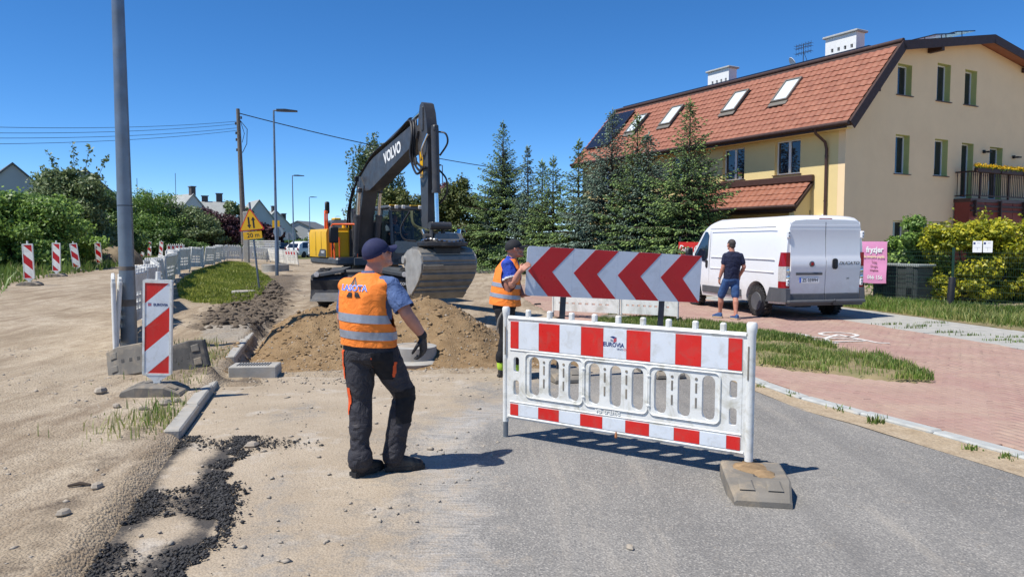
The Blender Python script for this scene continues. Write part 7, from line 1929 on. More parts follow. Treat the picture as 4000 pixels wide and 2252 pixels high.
# bucket: side cheeks and ribbed back, one plate for each rib
bkt = [(4.62, 1.54), (5.00, 1.52), (5.16, 1.40), (5.22, 1.24), (5.18, 1.06), (5.06, 0.90), (4.90, 0.76), (4.76, 0.66), (4.58, 0.52)]
BW = 1.24
mb = umb()
inn = [(y - 0.03, z + 0.0) for y, z in bkt]
mb.loft([[(BC + s * BW / 2, y, z) for y, z in bkt + [(a - 0.035, b + 0.02) for a, b in bkt[::-1]]] for s in (1, -1)]); bucket = mb.build('bucket', M['bucket_steel'], ex)
for (a, b) in zip(bkt[:-1], bkt[1:]):
 p = Vector((0, *a)); q = Vector((0, *b)); d_ = (q - p).normalized(); nrm = Vector((0, -d_.z, d_.y)); 
 if nrm.y < 0: nrm = -nrm
 c_ = (p + q) / 2; L = (q - p).length
 mb = umb(); pts = [p + d_ * 0.022, p + d_ * 0.034 + nrm * 0.042, q - d_ * 0.062 + nrm * 0.034, q - d_ * 0.035]
 mb.loft([[v + Vector((BC + s * (BW / 2 - 0.01), 0, 0)) for v in pts] for s in (1, -1)]); mb.build('rib', M['bucket_steel'], bucket)
for s in (-1, 1):
 mb = umb(); pl = bkt + [(4.46, 0.56), (4.36, 0.80), (4.34, 1.08), (4.20, 1.26), (4.26, 1.40), (4.44, 1.50)]
 x = BC + s * (BW / 2 + 0.012); mb.loft([[(x + o_, y, z) for y, z in pl] for o_ in (0.012, -0.012)]); mb.cyl((x - 0.05, 4.28, 1.30), (x + 0.05, 4.28, 1.30), 0.085, n=14); mb.build('cheek_plate', M['cheek_steel'], bucket)
mb = umb(); mb.box((BC, 4.55, 0.515), (BW + 0.08, 0.20, 0.035), rot=Matrix.Rotation(radians(35), 3, 'X')); mb.build('cutting_edge', M['bucket_steel'], bucket)
# hoses along boom and arm
def hose(pts, r_=0.022, mat_='black', name='hydraulic_hose'):
 P = [Vector(p) for p in pts]; out = []
 for i in range(len(P) - 1):
  p0 = P[max(i - 1, 0)]; p1 = P[i]; p2 = P[i + 1]; p3 = P[min(i + 2, len(P) - 1)]
  for k in range(6):
   u = k / 6; out.append(0.5 * ((2 * p1) + (p2 - p0) * u + (2 * p0 - 5 * p1 + 4 * p2 - p3) * u * u + (3 * p1 - p0 - 3 * p2 + p3) * u ** 3))
 out.append(P[-1]); m_ = umb(); m_.tube(out, r_, 6); return m_.build(name, M[mat_], ex, smooth=60)
for k in range(3):
 x = BXL + 0.08 + 0.05 * k
 hose([(x, 0.5, 3.45 - .03 * k), (x, 1.6, 3.86), (x, 3.0, 4.10), (x, 3.9, 4.34), (x + .06, 4.22, 4.22 - 0.1 * k), (x + .10, 4.22, 3.55), (x + .08, 4.50, 3.30 - 0.08 * k), (x + .03, 4.78, 3.25)], 0.026)
hose([(BXL + .2, -0.3, 1.9), (BXL + .25, -0.1, 2.6), (BXL + .2, 0.25, 3.2), (BXL + .1, 0.5, 3.5)], 0.03); hose([(BXL + .28, -0.25, 1.6), (BXL + .3, -0.15, 2.4), (BXL + .26, 0.2, 3.1)], 0.025)
hose([(BXL + .12, 4.80, 3.95), (BXL + .2, 4.66, 3.65), (BXL + .13, 4.56, 3.5)], 0.026, 'chrome'); hose([(BXL - .1, 4.86, 4.0), (BXL - .2, 5.0, 3.95), (BXL - .22, 5.04, 3.75), (BXL - .1, 4.92, 3.5)], 0.02); hose([(BXL - .1, 4.88, 3.2), (BXL - .2, 5.02, 3.0), (BXL - .2, 5.02, 2.7), (BXL - .1, 4.92, 2.5)], 0.02)
for k in range(4): hose([(BC + 0.55, 4.45 + .03 * k, 2.35), (BC + 0.52, 4.5 + .03 * k, 2.05), (BC + 0.35 - .06 * k, 4.75, 1.93), (BC + 0.1 - .1 * k, 4.95, 1.93)], 0.016, 'hose')
hose([(BC + .55, 4.4, 2.35), (BC + .72, 4.3, 2.0), (BC + .7, 4.4, 1.75), (BC + .5, 4.6, 1.7)], 0.02)
mb = umb(); mb.box((BXL + 0.30, 0.62, 3.30), (0.12, 0.06, 0.14), bev=0.02); mb.build('work_light', M['machine_black'], ex); mb = umb(); mb.box((BXL + 0.2, 4.3, 3.42), (0.03, 0.14, 0.16)); mb.build('bracket', M['machine_grey'], ex)
mb = umb(); mb.tube([(0.32, -0.2, 1.3), (0.32, -0.2, 2.2)], 0.06, 10); mb.tube([(0.1, -0.3, 1.3), (0.1, -0.3, 2.3)], 0.05, 10); mb.box((0.05, -0.35, 1.8), (0.7, 0.4, 0.9), bev=0.05); mb.build('hydraulic_block', M['machine_black'], ex, smooth=40)

# ---------------------------------------------------------------- the white van
VZ = radians(13.4)
VP = Vector((6.75, 16.02, 0.0))
van = thing('van', 'white delivery van with dirty flanks parked across the red path', 'van', VP, VZ)
VL, VW_, VH = 5.0, 2.02, 2.27
AX_R, AX_F, WR = 1.02, 4.05, 0.345
def vsec(y):
 """right half outline of the body at distance y from the rear, from sill to roof centre"""
 yn = y / VL
 top = np.interp(y, [0, 0.05, 0.25, 3.0, 3.35, 3.75, 4.15, 4.55, 4.85, 5.0], [2.16, 2.22, 2.26, 2.25, 2.20, 2.02, 1.62, 1.18, 0.98, 0.78])
 hw = np.interp(y, [0, 0.06, 0.35, 3.6, 4.3, 4.75, 5.0], [0.965, 0.985, 1.01, 1.01, 0.985, 0.90, 0.72])
 bot = np.interp(y, [0, 0.4, 4.3, 5.0], [0.36, 0.34, 0.30, 0.32])
 bel = min(1.16, top - 0.12); pts = []
 pts.append((hw - 0.03, bot)); pts.append((hw - 0.005, bot + 0.12)); pts.append((hw, 0.62 if top > .9 else bot + .2)); pts.append((hw, min(0.98, top - 0.2))); pts.append((hw - 0.012, bel)); 
 tum = 0.055 * (top - bel)
 pts.append((hw - 0.02 - tum * 0.5, bel + (top - bel) * 0.5)); pts.append((hw - 0.04 - tum, top - 0.17 * min(1, (top - bel) / .5))); pts.append((hw - 0.085 - tum, top - 0.065 * min(1, (top - bel) / .5))); pts.append((hw - 0.17 - tum, top - 0.02)); pts.append((hw * 0.5, top)); 
 return pts
ys_v = [0, 0.03, 0.08, 0.25, 0.6, 1.0, 1.5, 2.0, 2.5, 3.0, 3.2, 3.4, 3.6, 3.8, 4.0, 4.2, 4.4, 4.6, 4.8, 4.9, 5.0]
rings = []
for y in ys_v:
 r_ = vsec(y); ring = [(x, y, z) for x, z in r_] + [(0, y, r_[-1][1] + 0.006)] + [(-x, y, z) for x, z in r_[::-1]]; rings.append(ring)
mb = MB(); mb.loft(rings); tmp = mb.build('tmp', M['van_paint'])
cut = MB()
for y in (AX_R, AX_F): cut.cyl((-1.3, y, WR + 0.02), (1.3, y, WR + 0.02), 0.44, n=28)
cuto = cut.build('cut', M['van_paint'])
bm_ = tmp.modifiers.new('b', 'BOOLEAN'); bm_.operation = 'DIFFERENCE'; bm_.object = cuto; bm_.solver = 'EXACT'
vme = evaluated(tmp, 'body'); bpy.data.objects.remove(tmp); bpy.data.objects.remove(cuto)
vme.polygons.foreach_set('use_smooth', [True] * len(vme.polygons)); vme.set_sharp_from_angle(angle=radians(32))
body = link('body', vme, van)
def vpart(name, mb_, mat_, parent=None, smooth=None): return mb_.build(name, mat_, parent or van, smooth=smooth)
# dark wheel wells
mb = MB()
for y in (AX_R, AX_F): mb.box((0, y, 0.50), (1.55, 0.98, 0.44))
vpart('wheel_well', mb, M['black'])
for y in (AX_R, AX_F):
 for s in (-1, 1):
  w_ = wheel(van, s * 0.90, y, WR, WR, 0.215, 'wheel', 'dark_steel', 26)
  if s < 0 and y == AX_R:
   h = MB(); h.lathe([(0.20, -0.118), (0.21, -0.10), (0.12, -0.09), (0.05, -0.11), (0.01, -0.112)], 20, axis='X'); h.build('hub_cap', M['van_plastic'], w_, smooth=40)
# rear doors: two leaves standing a little proud, with seam, window-less panels
for s in (-1, 1):
 d = MB(); x0, x1 = (0.008, 0.855) if s > 0 else (-0.855, -0.008)
 sec = lambda z, o: o
 pr = [(0.58, -0.012), (0.60, -0.020), (1.02, -0.026), (1.08, -0.050), (1.30, -0.052), (1.36, -0.028), (1.42, -0.022), (1.99, 0.002), (2.03, -0.006), (2.10, 0.008), (2.12, 0.02)]
 d.loft([[(x, o_, z) for z, o_ in pr] + [(x, 0.08, 2.12), (x, 0.06, 0.58)] for x in ((x1, x0) if s > 0 else (x1, x0))]); dd = vpart('rear_door', d, M['van_paint'], None, 30)
 lowp = MB(); lowp.box(((x0 + x1) / 2, 0.0, 0.50), (x1 - x0, 0.05, 0.15), bev=0.01); vpart('lower_trim', lowp, M['van_plastic'], dd)
 for z in (1.84, 0.82):
  hg = MB(); hg.box((s * 0.905, -0.01, z), (0.085, 0.06, 0.16), bev=0.02); h_ = vpart('hinge', hg, M['van_paint'], dd)
  for dz in (-0.035, 0.035): b = MB(); b.cyl((s * 0.905, -0.036, z + dz), (s * 0.905, -0.046, z + dz), 0.014, n=8); b.build('bolt', M['dark_steel'], dd)
mb = MB(); mb.box((0, 0.012, 1.33), (0.010, 0.03, 1.56)); vpart('door_gap', mb, M['black'])
mb = MB(); mb.plate(rrect(0.145, 1.10, 0.265, 1.33, 0.05), t=0.03, frame=Matrix.Translation((0, -0.066, 0))); mb.plate(rrect(0.175, 1.14, 0.235, 1.29, 0.028), t=0.03, frame=Matrix.Translation((0, -0.082, 0))); vpart('door_handle', mb, M['black'], None, 35)
mb = MB(); mb.lathe([(0.062, 0), (0.062, -0.012), (0.05, -0.02)], 22, axis='Y'); o = vpart('round_badge', mb, M['letter_grey'], None, 40); o.location = (-0.355, -0.052, 1.215)
mb = MB(); mb.box((-0.355, -0.076, 1.215), (0.062, 0.006, 0.062), bev=0.01); vpart('badge_face', mb, M['tail_red'])
text('model_name', 'DUCATO', 0.095, van, M['letter_grey'], frame3((0.56, -0.058, 1.225), (1, 0, 0), (0, 0, 1)), shear=0.3, ext=0.003, bold=0.001, sx=1.25)
text('engine_badge', 'Jtd', 0.055, van, M['letter_grey'], frame3((0.56, -0.030, 0.90), (1, 0, 0), (0, 0, 1)), ext=0.002)
mb = MB(); mb.box((-0.40, -0.036, 1.005), (0.64, 0.03, 0.055), bev=0.01); vpart('plate_light_bar', mb, M['van_plastic'])
mb = MB(); mb.plate(rrect(-0.645, 0.81, -0.155, 0.925, 0.012), t=0.008, frame=Matrix.Translation((0, -0.036, 0))); np_ = vpart('number_plate', mb, M['letter_white'])
mb = MB(); mb.box((-0.622, -0.0415, 0.8675), (0.04, 0.002, 0.108)); mb.build('country_strip', M['letter_blue'], np_)
text('plate_number', 'ZS 039FH', 0.098, np_, M['letter_black'], frame3((-0.378, -0.0412, 0.866), (1, 0, 0), (0, 0, 1)), bold=0.0015, sx=0.95)
# corner lamps
for s in (-1, 1):
 for (z0, z1, m_, nm) in ((0.70, 0.84, 'tail_red', 'tail_lamp_red'), (0.843, 1.16, 'lamp_clear', 'tail_lamp_clear'), (1.163, 1.46, 'tail_red', 'tail_lamp_red')):
  l = MB(); ring = lambda z, k: [(s * 0.86, -0.018, z), (s * 0.955, -0.022, z), (s * (1.012 - k), 0.05, z), (s * (1.018 - k), 0.17 - (0.05 if z > 1.4 else 0), z), (s * 0.97, 0.17, z), (s * 0.88, 0.05, z)]
  l.loft([ring(z0, 0.0 if z0 < 1.2 else 0.005), ring(z1, 0.004 if z1 < 1.2 else 0.03)]); lo = vpart(nm, l, M[m_])
 for z in (0.93, 1.07): b = MB(); b.lathe([(0.045, 0), (0.04, -0.01), (0.02, -0.014)], 14, axis='Y'); o = b.build('bulb', M['chrome'], van, smooth=40); o.location = (s * 0.905, -0.022, z)
# bumper: corners, step and side mouldings
for s in (-1, 1):
 b = MB(); b.loft([[(s * 0.86, -0.06, 0.40), (s * 0.97, -0.07, 0.40), (s * 1.025, 0.02, 0.40), (s * 1.028, 0.62, 0.38), (s * 0.98, 0.62, 0.38), (s * 0.9, 0.05, 0.40)], [(s * 0.86, -0.05, 0.68), (s * 0.97, -0.05, 0.69), (s * 1.022, 0.03, 0.70), (s * 1.024, 0.48, 0.70), (s * 0.98, 0.48, 0.70), (s * 0.9, 0.05, 0.69)]]); vpart('bumper_corner', b, M['van_plastic'], None, 30)
 m_ = MB(); m_.box((s * 1.008, 2.60, 0.49), (0.03, 1.9, 0.17), bev=0.01); vpart('side_moulding', m_, M['van_plastic']); m_ = MB(); m_.box((s * 1.0, 4.62, 0.5), (0.05, 0.25, 0.18), bev=0.01); vpart('side_moulding', m_, M['van_plastic'])
 for (z, h_) in ((1.02, .012), (1.30, .01)):
  m_ = MB(); m_.tube([(s * (1.014 if z < 1.1 else 1.004), 0.35, z), (s * (1.014 if z < 1.1 else 1.004), 3.15, z)], h_, 6); vpart('body_crease', m_, M['van_paint'])
 m_ = MB(); m_.tube([(s * 0.985 - s * .003, 0.35, 2.01), (s * .987 - s * .003, 3.2, 2.0)], 0.008, 6); vpart('roof_channel', m_, M['van_plastic'])
 for y in (3.22, 4.02): m_ = MB(); m_.tube([(s * 1.006, y, 0.6), (s * 1.012, y, 1.1), (s * 0.985, y, 1.6), (s * (0.968 if y < 3.5 else .90), y - (0 if y < 3.5 else .25), 1.95)], 0.004, 5); vpart('door_seam', m_, M['black'])
 g = MB(); y0 = 3.32; gp = [(3.32, 1.30), (3.34, 1.86), (3.42, 1.93), (3.56, 1.94), (4.02, 1.38), (4.05, 1.26), (3.45, 1.18)]
 pts = []
 for (y, z) in gp:
  r_ = vsec(y); zz = [p[1] for p in r_]; xx = [p[0] for p in r_]; pts.append((s * (float(np.interp(z, zz, xx)) + 0.022), y, z))
 g.add(pts, [tuple(range(len(pts)))] if s < 0 else [tuple(range(len(pts)))[::-1]]); vpart('door_window', g, M['window_glass'])
 m_ = MB(); m_.plate(rrect(3.30, 1.02, 3.40, 1.22, 0.045), t=0.02, frame=Matrix(((0, 1, 0, s * 1.012), (1, 0, 0, 0), (0, 0, 1, 0), (0, 0, 0, 1)))); vpart('side_handle', m_, M['black'])
 m_ = MB(); m_.box((s * 1.16, 4.02, 1.36), (0.2, 0.12, 0.34), bev=0.045); m_.tube([(s * 0.98, 4.05, 1.2), (s * 1.12, 4.05, 1.2)], 0.03, 8); vpart('wing_mirror', m_, M['black'], None, 40)
b = MB(); b.box((0, -0.075, 0.41), (1.90, 0.13, 0.07), bev=0.02); b.box((0, -0.02, 0.36), (1.86, 0.10, 0.08), bev=0.02); vpart('rear_step', b, M['van_plastic'], None, 35)
b = MB(); b.tube([(0.15, 0.05, 0.34), (0.15, -0.16, 0.36), (0.15, -0.17, 0.42)], 0.022, 8); b.lathe([(0.01, -.026), (0.026, 0), (0.01, 0.026)], 10, c=(0.15, -0.17, 0.44)); vpart('tow_hook', b, M['dark_steel'], None, 40)
b = MB(); b.plate(rrect(-0.16, 2.145, 0.16, 2.195, 0.02), t=0.02, frame=Matrix.Translation((0, 0.016, 0))); vpart('brake_light', b, M['tail_red'])
b = MB(); b.box((0, 2.5, 0.34), (1.5, 4.2, 0.12)); b.box((0.3, 1.6, 0.25), (0.4, 0.9, 0.16)); vpart('underbody', b, M['black'])
# windscreen
ws_pts = []
for (y, x) in ((3.62, -0.80), (3.62, 0.80), (4.35, 0.86), (4.35, -0.86)): ws_pts.append((x, y, float(np.interp(y, [3.35, 3.75, 4.15, 4.55], [2.20, 2.02, 1.62, 1.18])) + 0.02))
mb = MB(); mb.add(ws_pts, [(0, 1, 2, 3)]); vpart('windscreen', mb, M['window_glass'])

# ---------------------------------------------------------------- cars parked far behind the barriers
def car(label, px, py, rz, paint, suv=True, loc=None):
 p = loc if loc is not None else GT(px, py)
 t = thing('parked_car', label, 'car', p, rz, 'cars parked beyond the works')
 L, W_, H_ = 4.3, 1.78, 1.62
 ysx = [0, 0.08, 0.35, 0.9, 1.6, 2.5, 3.1, 3.6, 4.1, 4.3]
 tp = [0.85, 1.0, 1.35, 1.58, 1.62, 1.58, 1.15, 1.0, 0.85, 0.6] if suv else [0.85, 0.95, 1.2, 1.42, 1.46, 1.40, 1.05, .92, .8, .55]
 rg = []
 for y, z in zip(ysx, tp):
  hw = W_ / 2 * (0.86 if y in (0, 4.3) else 1.0); be = min(0.92, z - 0.04); up = hw - (0.20 if z > 1.1 else 0.05)
  ring = [(hw - 0.04, 0.25), (hw, 0.45), (hw, be), (up, z - 0.03), (up - 0.12, z)]; rg.append([(x, y, q) for x, q in ring] + [(-x, y, q) for x, q in ring[::-1]])
 mb = MB(); mb.loft(rg); mb.build('body', paint, t, smooth=35)
 for s in (-1, 1):
  g = MB(); g.add([(s * (W_ / 2 + 0.006 - 0.005), 0.55, 0.96), (s * (W_ / 2 + .001), 3.0, 0.96), (s * (W_ / 2 - 0.165), 2.5, 1.48 if suv else 1.33), (s * (W_ / 2 - 0.165), 0.85, 1.5 if suv else 1.34)], [(0, 1, 2, 3)]); g.build('side_window', M['window_glass'], t)
  l = MB(); l.box((s * 0.76, 0.0, 0.86), (0.16, 0.06, 0.22), bev=0.02); l.build('tail_lamp', M['tail_red'], t)
  for y in (0.8, 3.45): wheel(t, s * (W_ / 2 - 0.08), y, 0.32, 0.32, 0.2, 'wheel', 'galvanised', 0)
 g = MB(); g.add([(-0.66, 0.06, 0.98), (0.66, 0.06, 0.98), (0.55, 0.36, 1.40 if suv else 1.26), (-0.55, 0.36, 1.40 if suv else 1.26)], [(0, 1, 2, 3)]); g.build('rear_window', M['window_glass'], t)
 b = MB(); b.box((0, -0.03, 0.42), (1.6, 0.14, 0.22), bev=0.04); b.build('bumper', M['van_plastic'], t); b = MB(); b.box((0, -0.035, 0.72), (0.5, 0.02, 0.11)); b.build('number_plate', M['letter_white'], t)
 return t
car('white parked estate car behind the barriers left of the excavator', 1140, 1006, radians(-24), M['white_paint'])
p = GT(1140, 1006); car('dark parked car half hidden in front of the white one', 0, 0, radians(-24), mat('dark_car_paint', (0.02, 0.022, 0.03), 0.25, 0.05, 2), False, p + Vector((-2.3, -1.0, 0)))

# ---------------------------------------------------------------- people
import bmesh
from mathutils.bvhtree import BVHTree

def ball(mb, c, r_, M3=None, n=14):
 c = Vector(c); r_ = (r_, r_, r_) if isinstance(r_, (int, float)) else r_
 rings = []
 for i in range(n // 2 + 1):
  a = pi * i / (n // 2); s = max(sin(a), 0.02)
  rg = [Vector((r_[0] * s * cos(2 * pi * k / n), r_[1] * s * sin(2 * pi * k / n), -r_[2] * cos(a))) for k in range(n)]
  rings.append([(M3 @ v if M3 else v) + c for v in rg])
 mb.loft(rings)
def limb(mb, pts, rad, n=12):
 mb.tube(pts, rad, n)
 for p, r_ in zip(pts, rad): ball(mb, p, r_ * 0.99, n=10)
def ell(c, rx_, ry, yaw, n=22, tilt=0.0):
 return [Vector((c[0] + rx_ * cos(a) * cos(yaw) - ry * sin(a) * sin(yaw), c[1] + rx_ * cos(a) * sin(yaw) + ry * sin(a) * cos(yaw), c[2] + tilt * cos(a))) for a in [2 * pi * k / n for k in range(n)]]
def torso(mb, secs, yaw):
 mb.loft([ell((x, y, z), rx_, ry, yaw) for (x, y, z, rx_, ry) in secs])
def hand(mb, w_, d, nrm, side, curl=0.5, s=1.0, spread=0.12):
 """palm and five bent fingers; d along the hand, nrm out of the palm, side towards the thumb"""
 w_ = Vector(w_); d = Vector(d).normalized(); nrm = Vector(nrm); nrm = (nrm - d * nrm.dot(d)).normalized(); sd = Vector(side); sd = (sd - d * sd.dot(d) - nrm * sd.dot(nrm)).normalized()
 for (u, h) in ((-0.030, 0.013), (-0.010, 0.0145), (0.010, 0.0145), (0.030, 0.013)):
  limb(mb, [w_ + sd * u * 0.6 * s, w_ + d * 0.045 * s + sd * u * s, w_ + d * 0.092 * s + sd * u * 1.02 * s], [0.016 * s, h * s, 0.0125 * s], 8)
 for k, (u, L) in enumerate(((0.031, 0.072), (0.0105, 0.080), (-0.0105, 0.074), (-0.031, 0.058))):
  p = w_ + d * 0.094 * s + sd * u * s; a = 0.12; pts = [p]; dd = d + sd * u * spread * 6
  for f, seg in enumerate((0.45, 0.32, 0.23)):
   a += curl * (0.55 + 0.35 * f) * (1 + 0.08 * k); v = (dd.normalized() * cos(a) + nrm * sin(a)).normalized(); p = p + v * L * seg * s; pts.append(p)
  limb(mb, pts, [0.0098 * s, 0.0094 * s, 0.0088 * s, 0.0075 * s], 8)
 b = w_ + d * 0.025 * s + sd * 0.026 * s; t1 = b + (d * 0.55 + sd * 0.75 + nrm * 0.25).normalized() * 0.042 * s; t2 = t1 + (d * 0.8 + sd * 0.35 + nrm * (0.3 + 0.4 * curl)).normalized() * 0.032 * s; t3 = t2 + (d * 0.85 + sd * 0.1 + nrm * (0.3 + 0.5 * curl)).normalized() * 0.024 * s
 limb(mb, [b, t1, t2, t3], [0.015 * s, 0.0125 * s, 0.0105 * s, 0.0085 * s], 8)
def head(mb, c, yaw, pitch=0.0, s=1.0):
 """skull, jaw, nose, brow, lips, ears; returns the frame of the head"""
 F_ = Matrix.Translation(c) @ Matrix.Rotation(yaw, 4, 'Z') @ Matrix.Rotation(-pitch, 4, 'X'); R3 = F_.to_3x3()
 P = lambda x, y, z: F_ @ Vector((x * s, y * s, z * s))
 ball(mb, P(0, -0.012, 0.03), (0.077 * s, 0.096 * s, 0.088 * s), R3, 18); ball(mb, P(0, 0.018, -0.03), (0.066 * s, 0.078 * s, 0.078 * s), R3, 16); ball(mb, P(0, 0.040, -0.082), (0.043 * s, 0.045 * s, 0.034 * s), R3)
 limb(mb, [P(-0.05, 0.02, -0.072), P(-0.018, 0.066, -0.097), P(0.018, 0.066, -0.097), P(0.05, 0.02, -0.072)], [0.020 * s, 0.020 * s, 0.020 * s, 0.020 * s], 8)
 limb(mb, [P(0, 0.084, 0.012), P(0, 0.102, -0.022), P(0, 0.106, -0.034)], [0.009 * s, 0.013 * s, 0.014 * s], 8); ball(mb, P(-0.014, 0.093, -0.036), 0.010 * s); ball(mb, P(0.014, 0.093, -0.036), 0.010 * s)
 limb(mb, [P(-0.05, 0.066, 0.020), P(0, 0.084, 0.026), P(0.05, 0.066, 0.020)], [0.012 * s] * 3, 8); limb(mb, [P(-0.022, 0.082, -0.062), P(0, 0.090, -0.061), P(0.022, 0.082, -0.062)], [0.007 * s] * 3, 8); limb(mb, [P(-0.018, 0.080, -0.074), P(0, 0.086, -0.074), P(0.018, 0.080, -0.074)], [0.008 * s] * 3, 8)
 for e in (-1, 1):
  ball(mb, P(e * 0.079, -0.006, -0.006), (0.011 * s, 0.020 * s, 0.033 * s), R3); ball(mb, P(e * 0.087, -0.016, 0.006), (0.007 * s, 0.013 * s, 0.022 * s), R3); ball(mb, P(e * 0.045, 0.052, -0.028), 0.026 * s)
 return F_
def face_parts(parent, F_, hair=None, s=1.0):
 for e in (-1, 1):
  mb = MB(); ball(mb, F_ @ Vector((e * 0.031 * s, 0.076 * s, 0.004 * s)), 0.0105 * s); mb.build('eye', M['letter_white'], parent, smooth=80)
  mb = MB(); ball(mb, F_ @ Vector((e * 0.031 * s, 0.0845 * s, 0.004 * s)), 0.005 * s); mb.build('iris', M['letter_black'], parent, smooth=80)
  mb = MB(); mb.tube([F_ @ Vector((e * 0.015, 0.090, 0.028)), F_ @ Vector((e * 0.035, 0.086, 0.034)), F_ @ Vector((e * 0.054, 0.070, 0.028))], [0.003, 0.005, 0.003], 6); mb.build('eyebrow', M['hair'], parent)
 if hair:
  mb = MB(); ball(mb, F_ @ Vector((0, -0.016, 0.038)), (0.0815, 0.098, 0.089), F_.to_3x3(), 24); ball(mb, F_ @ Vector((0, -0.05, -0.02)), (0.066, 0.058, 0.06), F_.to_3x3(), 16)
  me = remesh(mb, 'hair', M['hair'], 0.006, 3); bm = bmesh.new(); bm.from_mesh(me); inv = F_.inverted()
  kill = [v for v in bm.verts if (lambda q: q.y > 0.052 or (q.z < -0.005 and q.y > -0.012) or q.z < -0.075 + 0.0)(inv @ v.co)]
  bmesh.ops.delete(bm, geom=kill, context='VERTS'); bm.to_mesh(me); bm.free(); link('hair', me, parent)
def cap(parent, F_, mat_, ball_cap=False, s=1.0):
 mb = MB(); rings = []; n = 26
 for i in range(8):
  a = i / 7 * pi / 2 * 0.98; rr = cos(a); z = 0.028 + 0.098 * sin(a)
  if i == 0: z = 0.018
  rg = []
  for k in range(n):
   b = 2 * pi * k / n; lump = 1 + (0.015 * sin(5 * b + i) if not ball_cap else 0.004 * cos(6 * b)); rg.append(F_ @ Vector((0.088 * rr * cos(b) * lump, -0.012 + 0.107 * rr * sin(b) * lump, z - (0.012 * (1 - sin(b)) * 0.5 if i < 2 else 0))))
  rings.append(rg)
 mb.loft(rings); c = mb.build('cap', mat_, parent, smooth=50)
 mb = MB(); top = []; bot = []
 for k in range(13):
  a = pi * (0.12 + 0.76 * k / 12); x, y = 0.084 * cos(a), -0.01 + 0.102 * sin(a); xo, yo = 0.078 * cos(a), 0.02 + 0.158 * sin(a); zo = 0.020 - 0.022 * abs(cos(a)) - 0.016
  top.append((F_ @ Vector((x, y, 0.026)), F_ @ Vector((xo, yo, zo + 0.004)))); bot.append((F_ @ Vector((x, y, 0.020)), F_ @ Vector((xo, yo, zo))))
 vs = [p for pr in top for p in pr] + [p for pr in bot for p in pr]; o_ = 26; fs = []
 for k in range(12): a = 2 * k; fs += [(a, a + 1, a + 3, a + 2), (a + o_ + 2, a + o_ + 3, a + o_ + 1, a + o_), (a + 1, a + o_ + 1, a + o_ + 3, a + 3)]
 mb.add(vs, fs); mb.build('brim', mat_, c, smooth=40)
 mb = MB(); ring = [F_ @ Vector((0.0895 * cos(b), -0.012 + 0.1085 * sin(b), 0.020 - 0.010 * (1 - sin(b)) * 0.5)) for b in np.linspace(0, 2 * pi, 30)]; ring2 = [F_ @ Vector((0.090 * cos(b), -0.012 + 0.109 * sin(b), 0.042 - 0.010 * (1 - sin(b)) * 0.5)) for b in np.linspace(0, 2 * pi, 30)]
 mb.loft([ring, ring2], caps=False, closed=False); mb.build('cap_band', mat_, c, smooth=60)
 if ball_cap:
  mb = MB(); p = F_ @ Vector((-0.02, -0.1205, 0.018)); ball(mb, F_ @ Vector((0.03, -0.118, 0.012)), (0.018, 0.006, 0.008), F_.to_3x3()); mb.build('cap_buckle', M['chrome'], c)
 return c
def wrinkle(me, amp, fx=9.0, fz=14.0, zmask=None, seed=0):
 n = len(me.vertices); co = np.empty(n * 3, np.float32); no = np.empty(n * 3, np.float32)
 me.vertices.foreach_get('co', co); me.vertices.foreach_get('normal', no); co = co.reshape(-1, 3); no = no.reshape(-1, 3)
 u = co[:, 0] * fx + co[:, 1] * fx * 0.7; v = co[:, 2] * fz + 3 * vnoise(co[:, 0] * 6 + 3, co[:, 1] * 6 + co[:, 2] * 3, seed)
 f = fbm(u + 40, v + 40, 3, seed) - 0.47
 r_ = np.abs(fbm(u * 0.6 + 11, v * 0.8 + 7, 2, seed + 5) - 0.40)
 k = amp * (2.0 * f - 1.2 * r_)
 if zmask is not None: k = k * zmask(co)
 me.vertices.foreach_set('co', (co + no * k[:, None]).ravel()); me.update()
def cut(me, planes, name, mat_, off=0.0, keep=None):
 """copy of a mesh kept on the positive side of each plane (point, normal), pushed out by off"""
 bm = bmesh.new(); bm.from_mesh(me)
 for p, n_ in planes:
  bmesh.ops.bisect_plane(bm, geom=bm.verts[:] + bm.edges[:] + bm.faces[:], plane_co=Vector(p), plane_no=Vector(n_), clear_inner=True)
 if keep:
  bmesh.ops.delete(bm, geom=[f for f in bm.faces if not keep(f.calc_center_median())], context='FACES')
 if off:
  bm.normal_update()
  for v in bm.verts: v.co += v.normal * off
 out = bpy.data.meshes.new(name); bm.to_mesh(out); bm.free(); out.materials.append(mat_)
 out.polygons.foreach_set('use_smooth', [True] * len(out.polygons)); return out
def print_on(parent, me_target, name, items):
 """project flat lettering (in x,z) onto the back of a garment"""
 bvh = BVHTree.FromPolygons([v.co.copy() for v in me_target.vertices], [tuple(p.vertices) for p in me_target.polygons])
 for (nm, o, dy) in items:
  for v in o.data.vertices:
   h = bvh.ray_cast(Vector((v.co.x, -1.0, v.co.z)), Vector((0, 1, 0)))
   if h[0] is not None: v.co.y = h[0].y - dy + v.co.y * 0.0
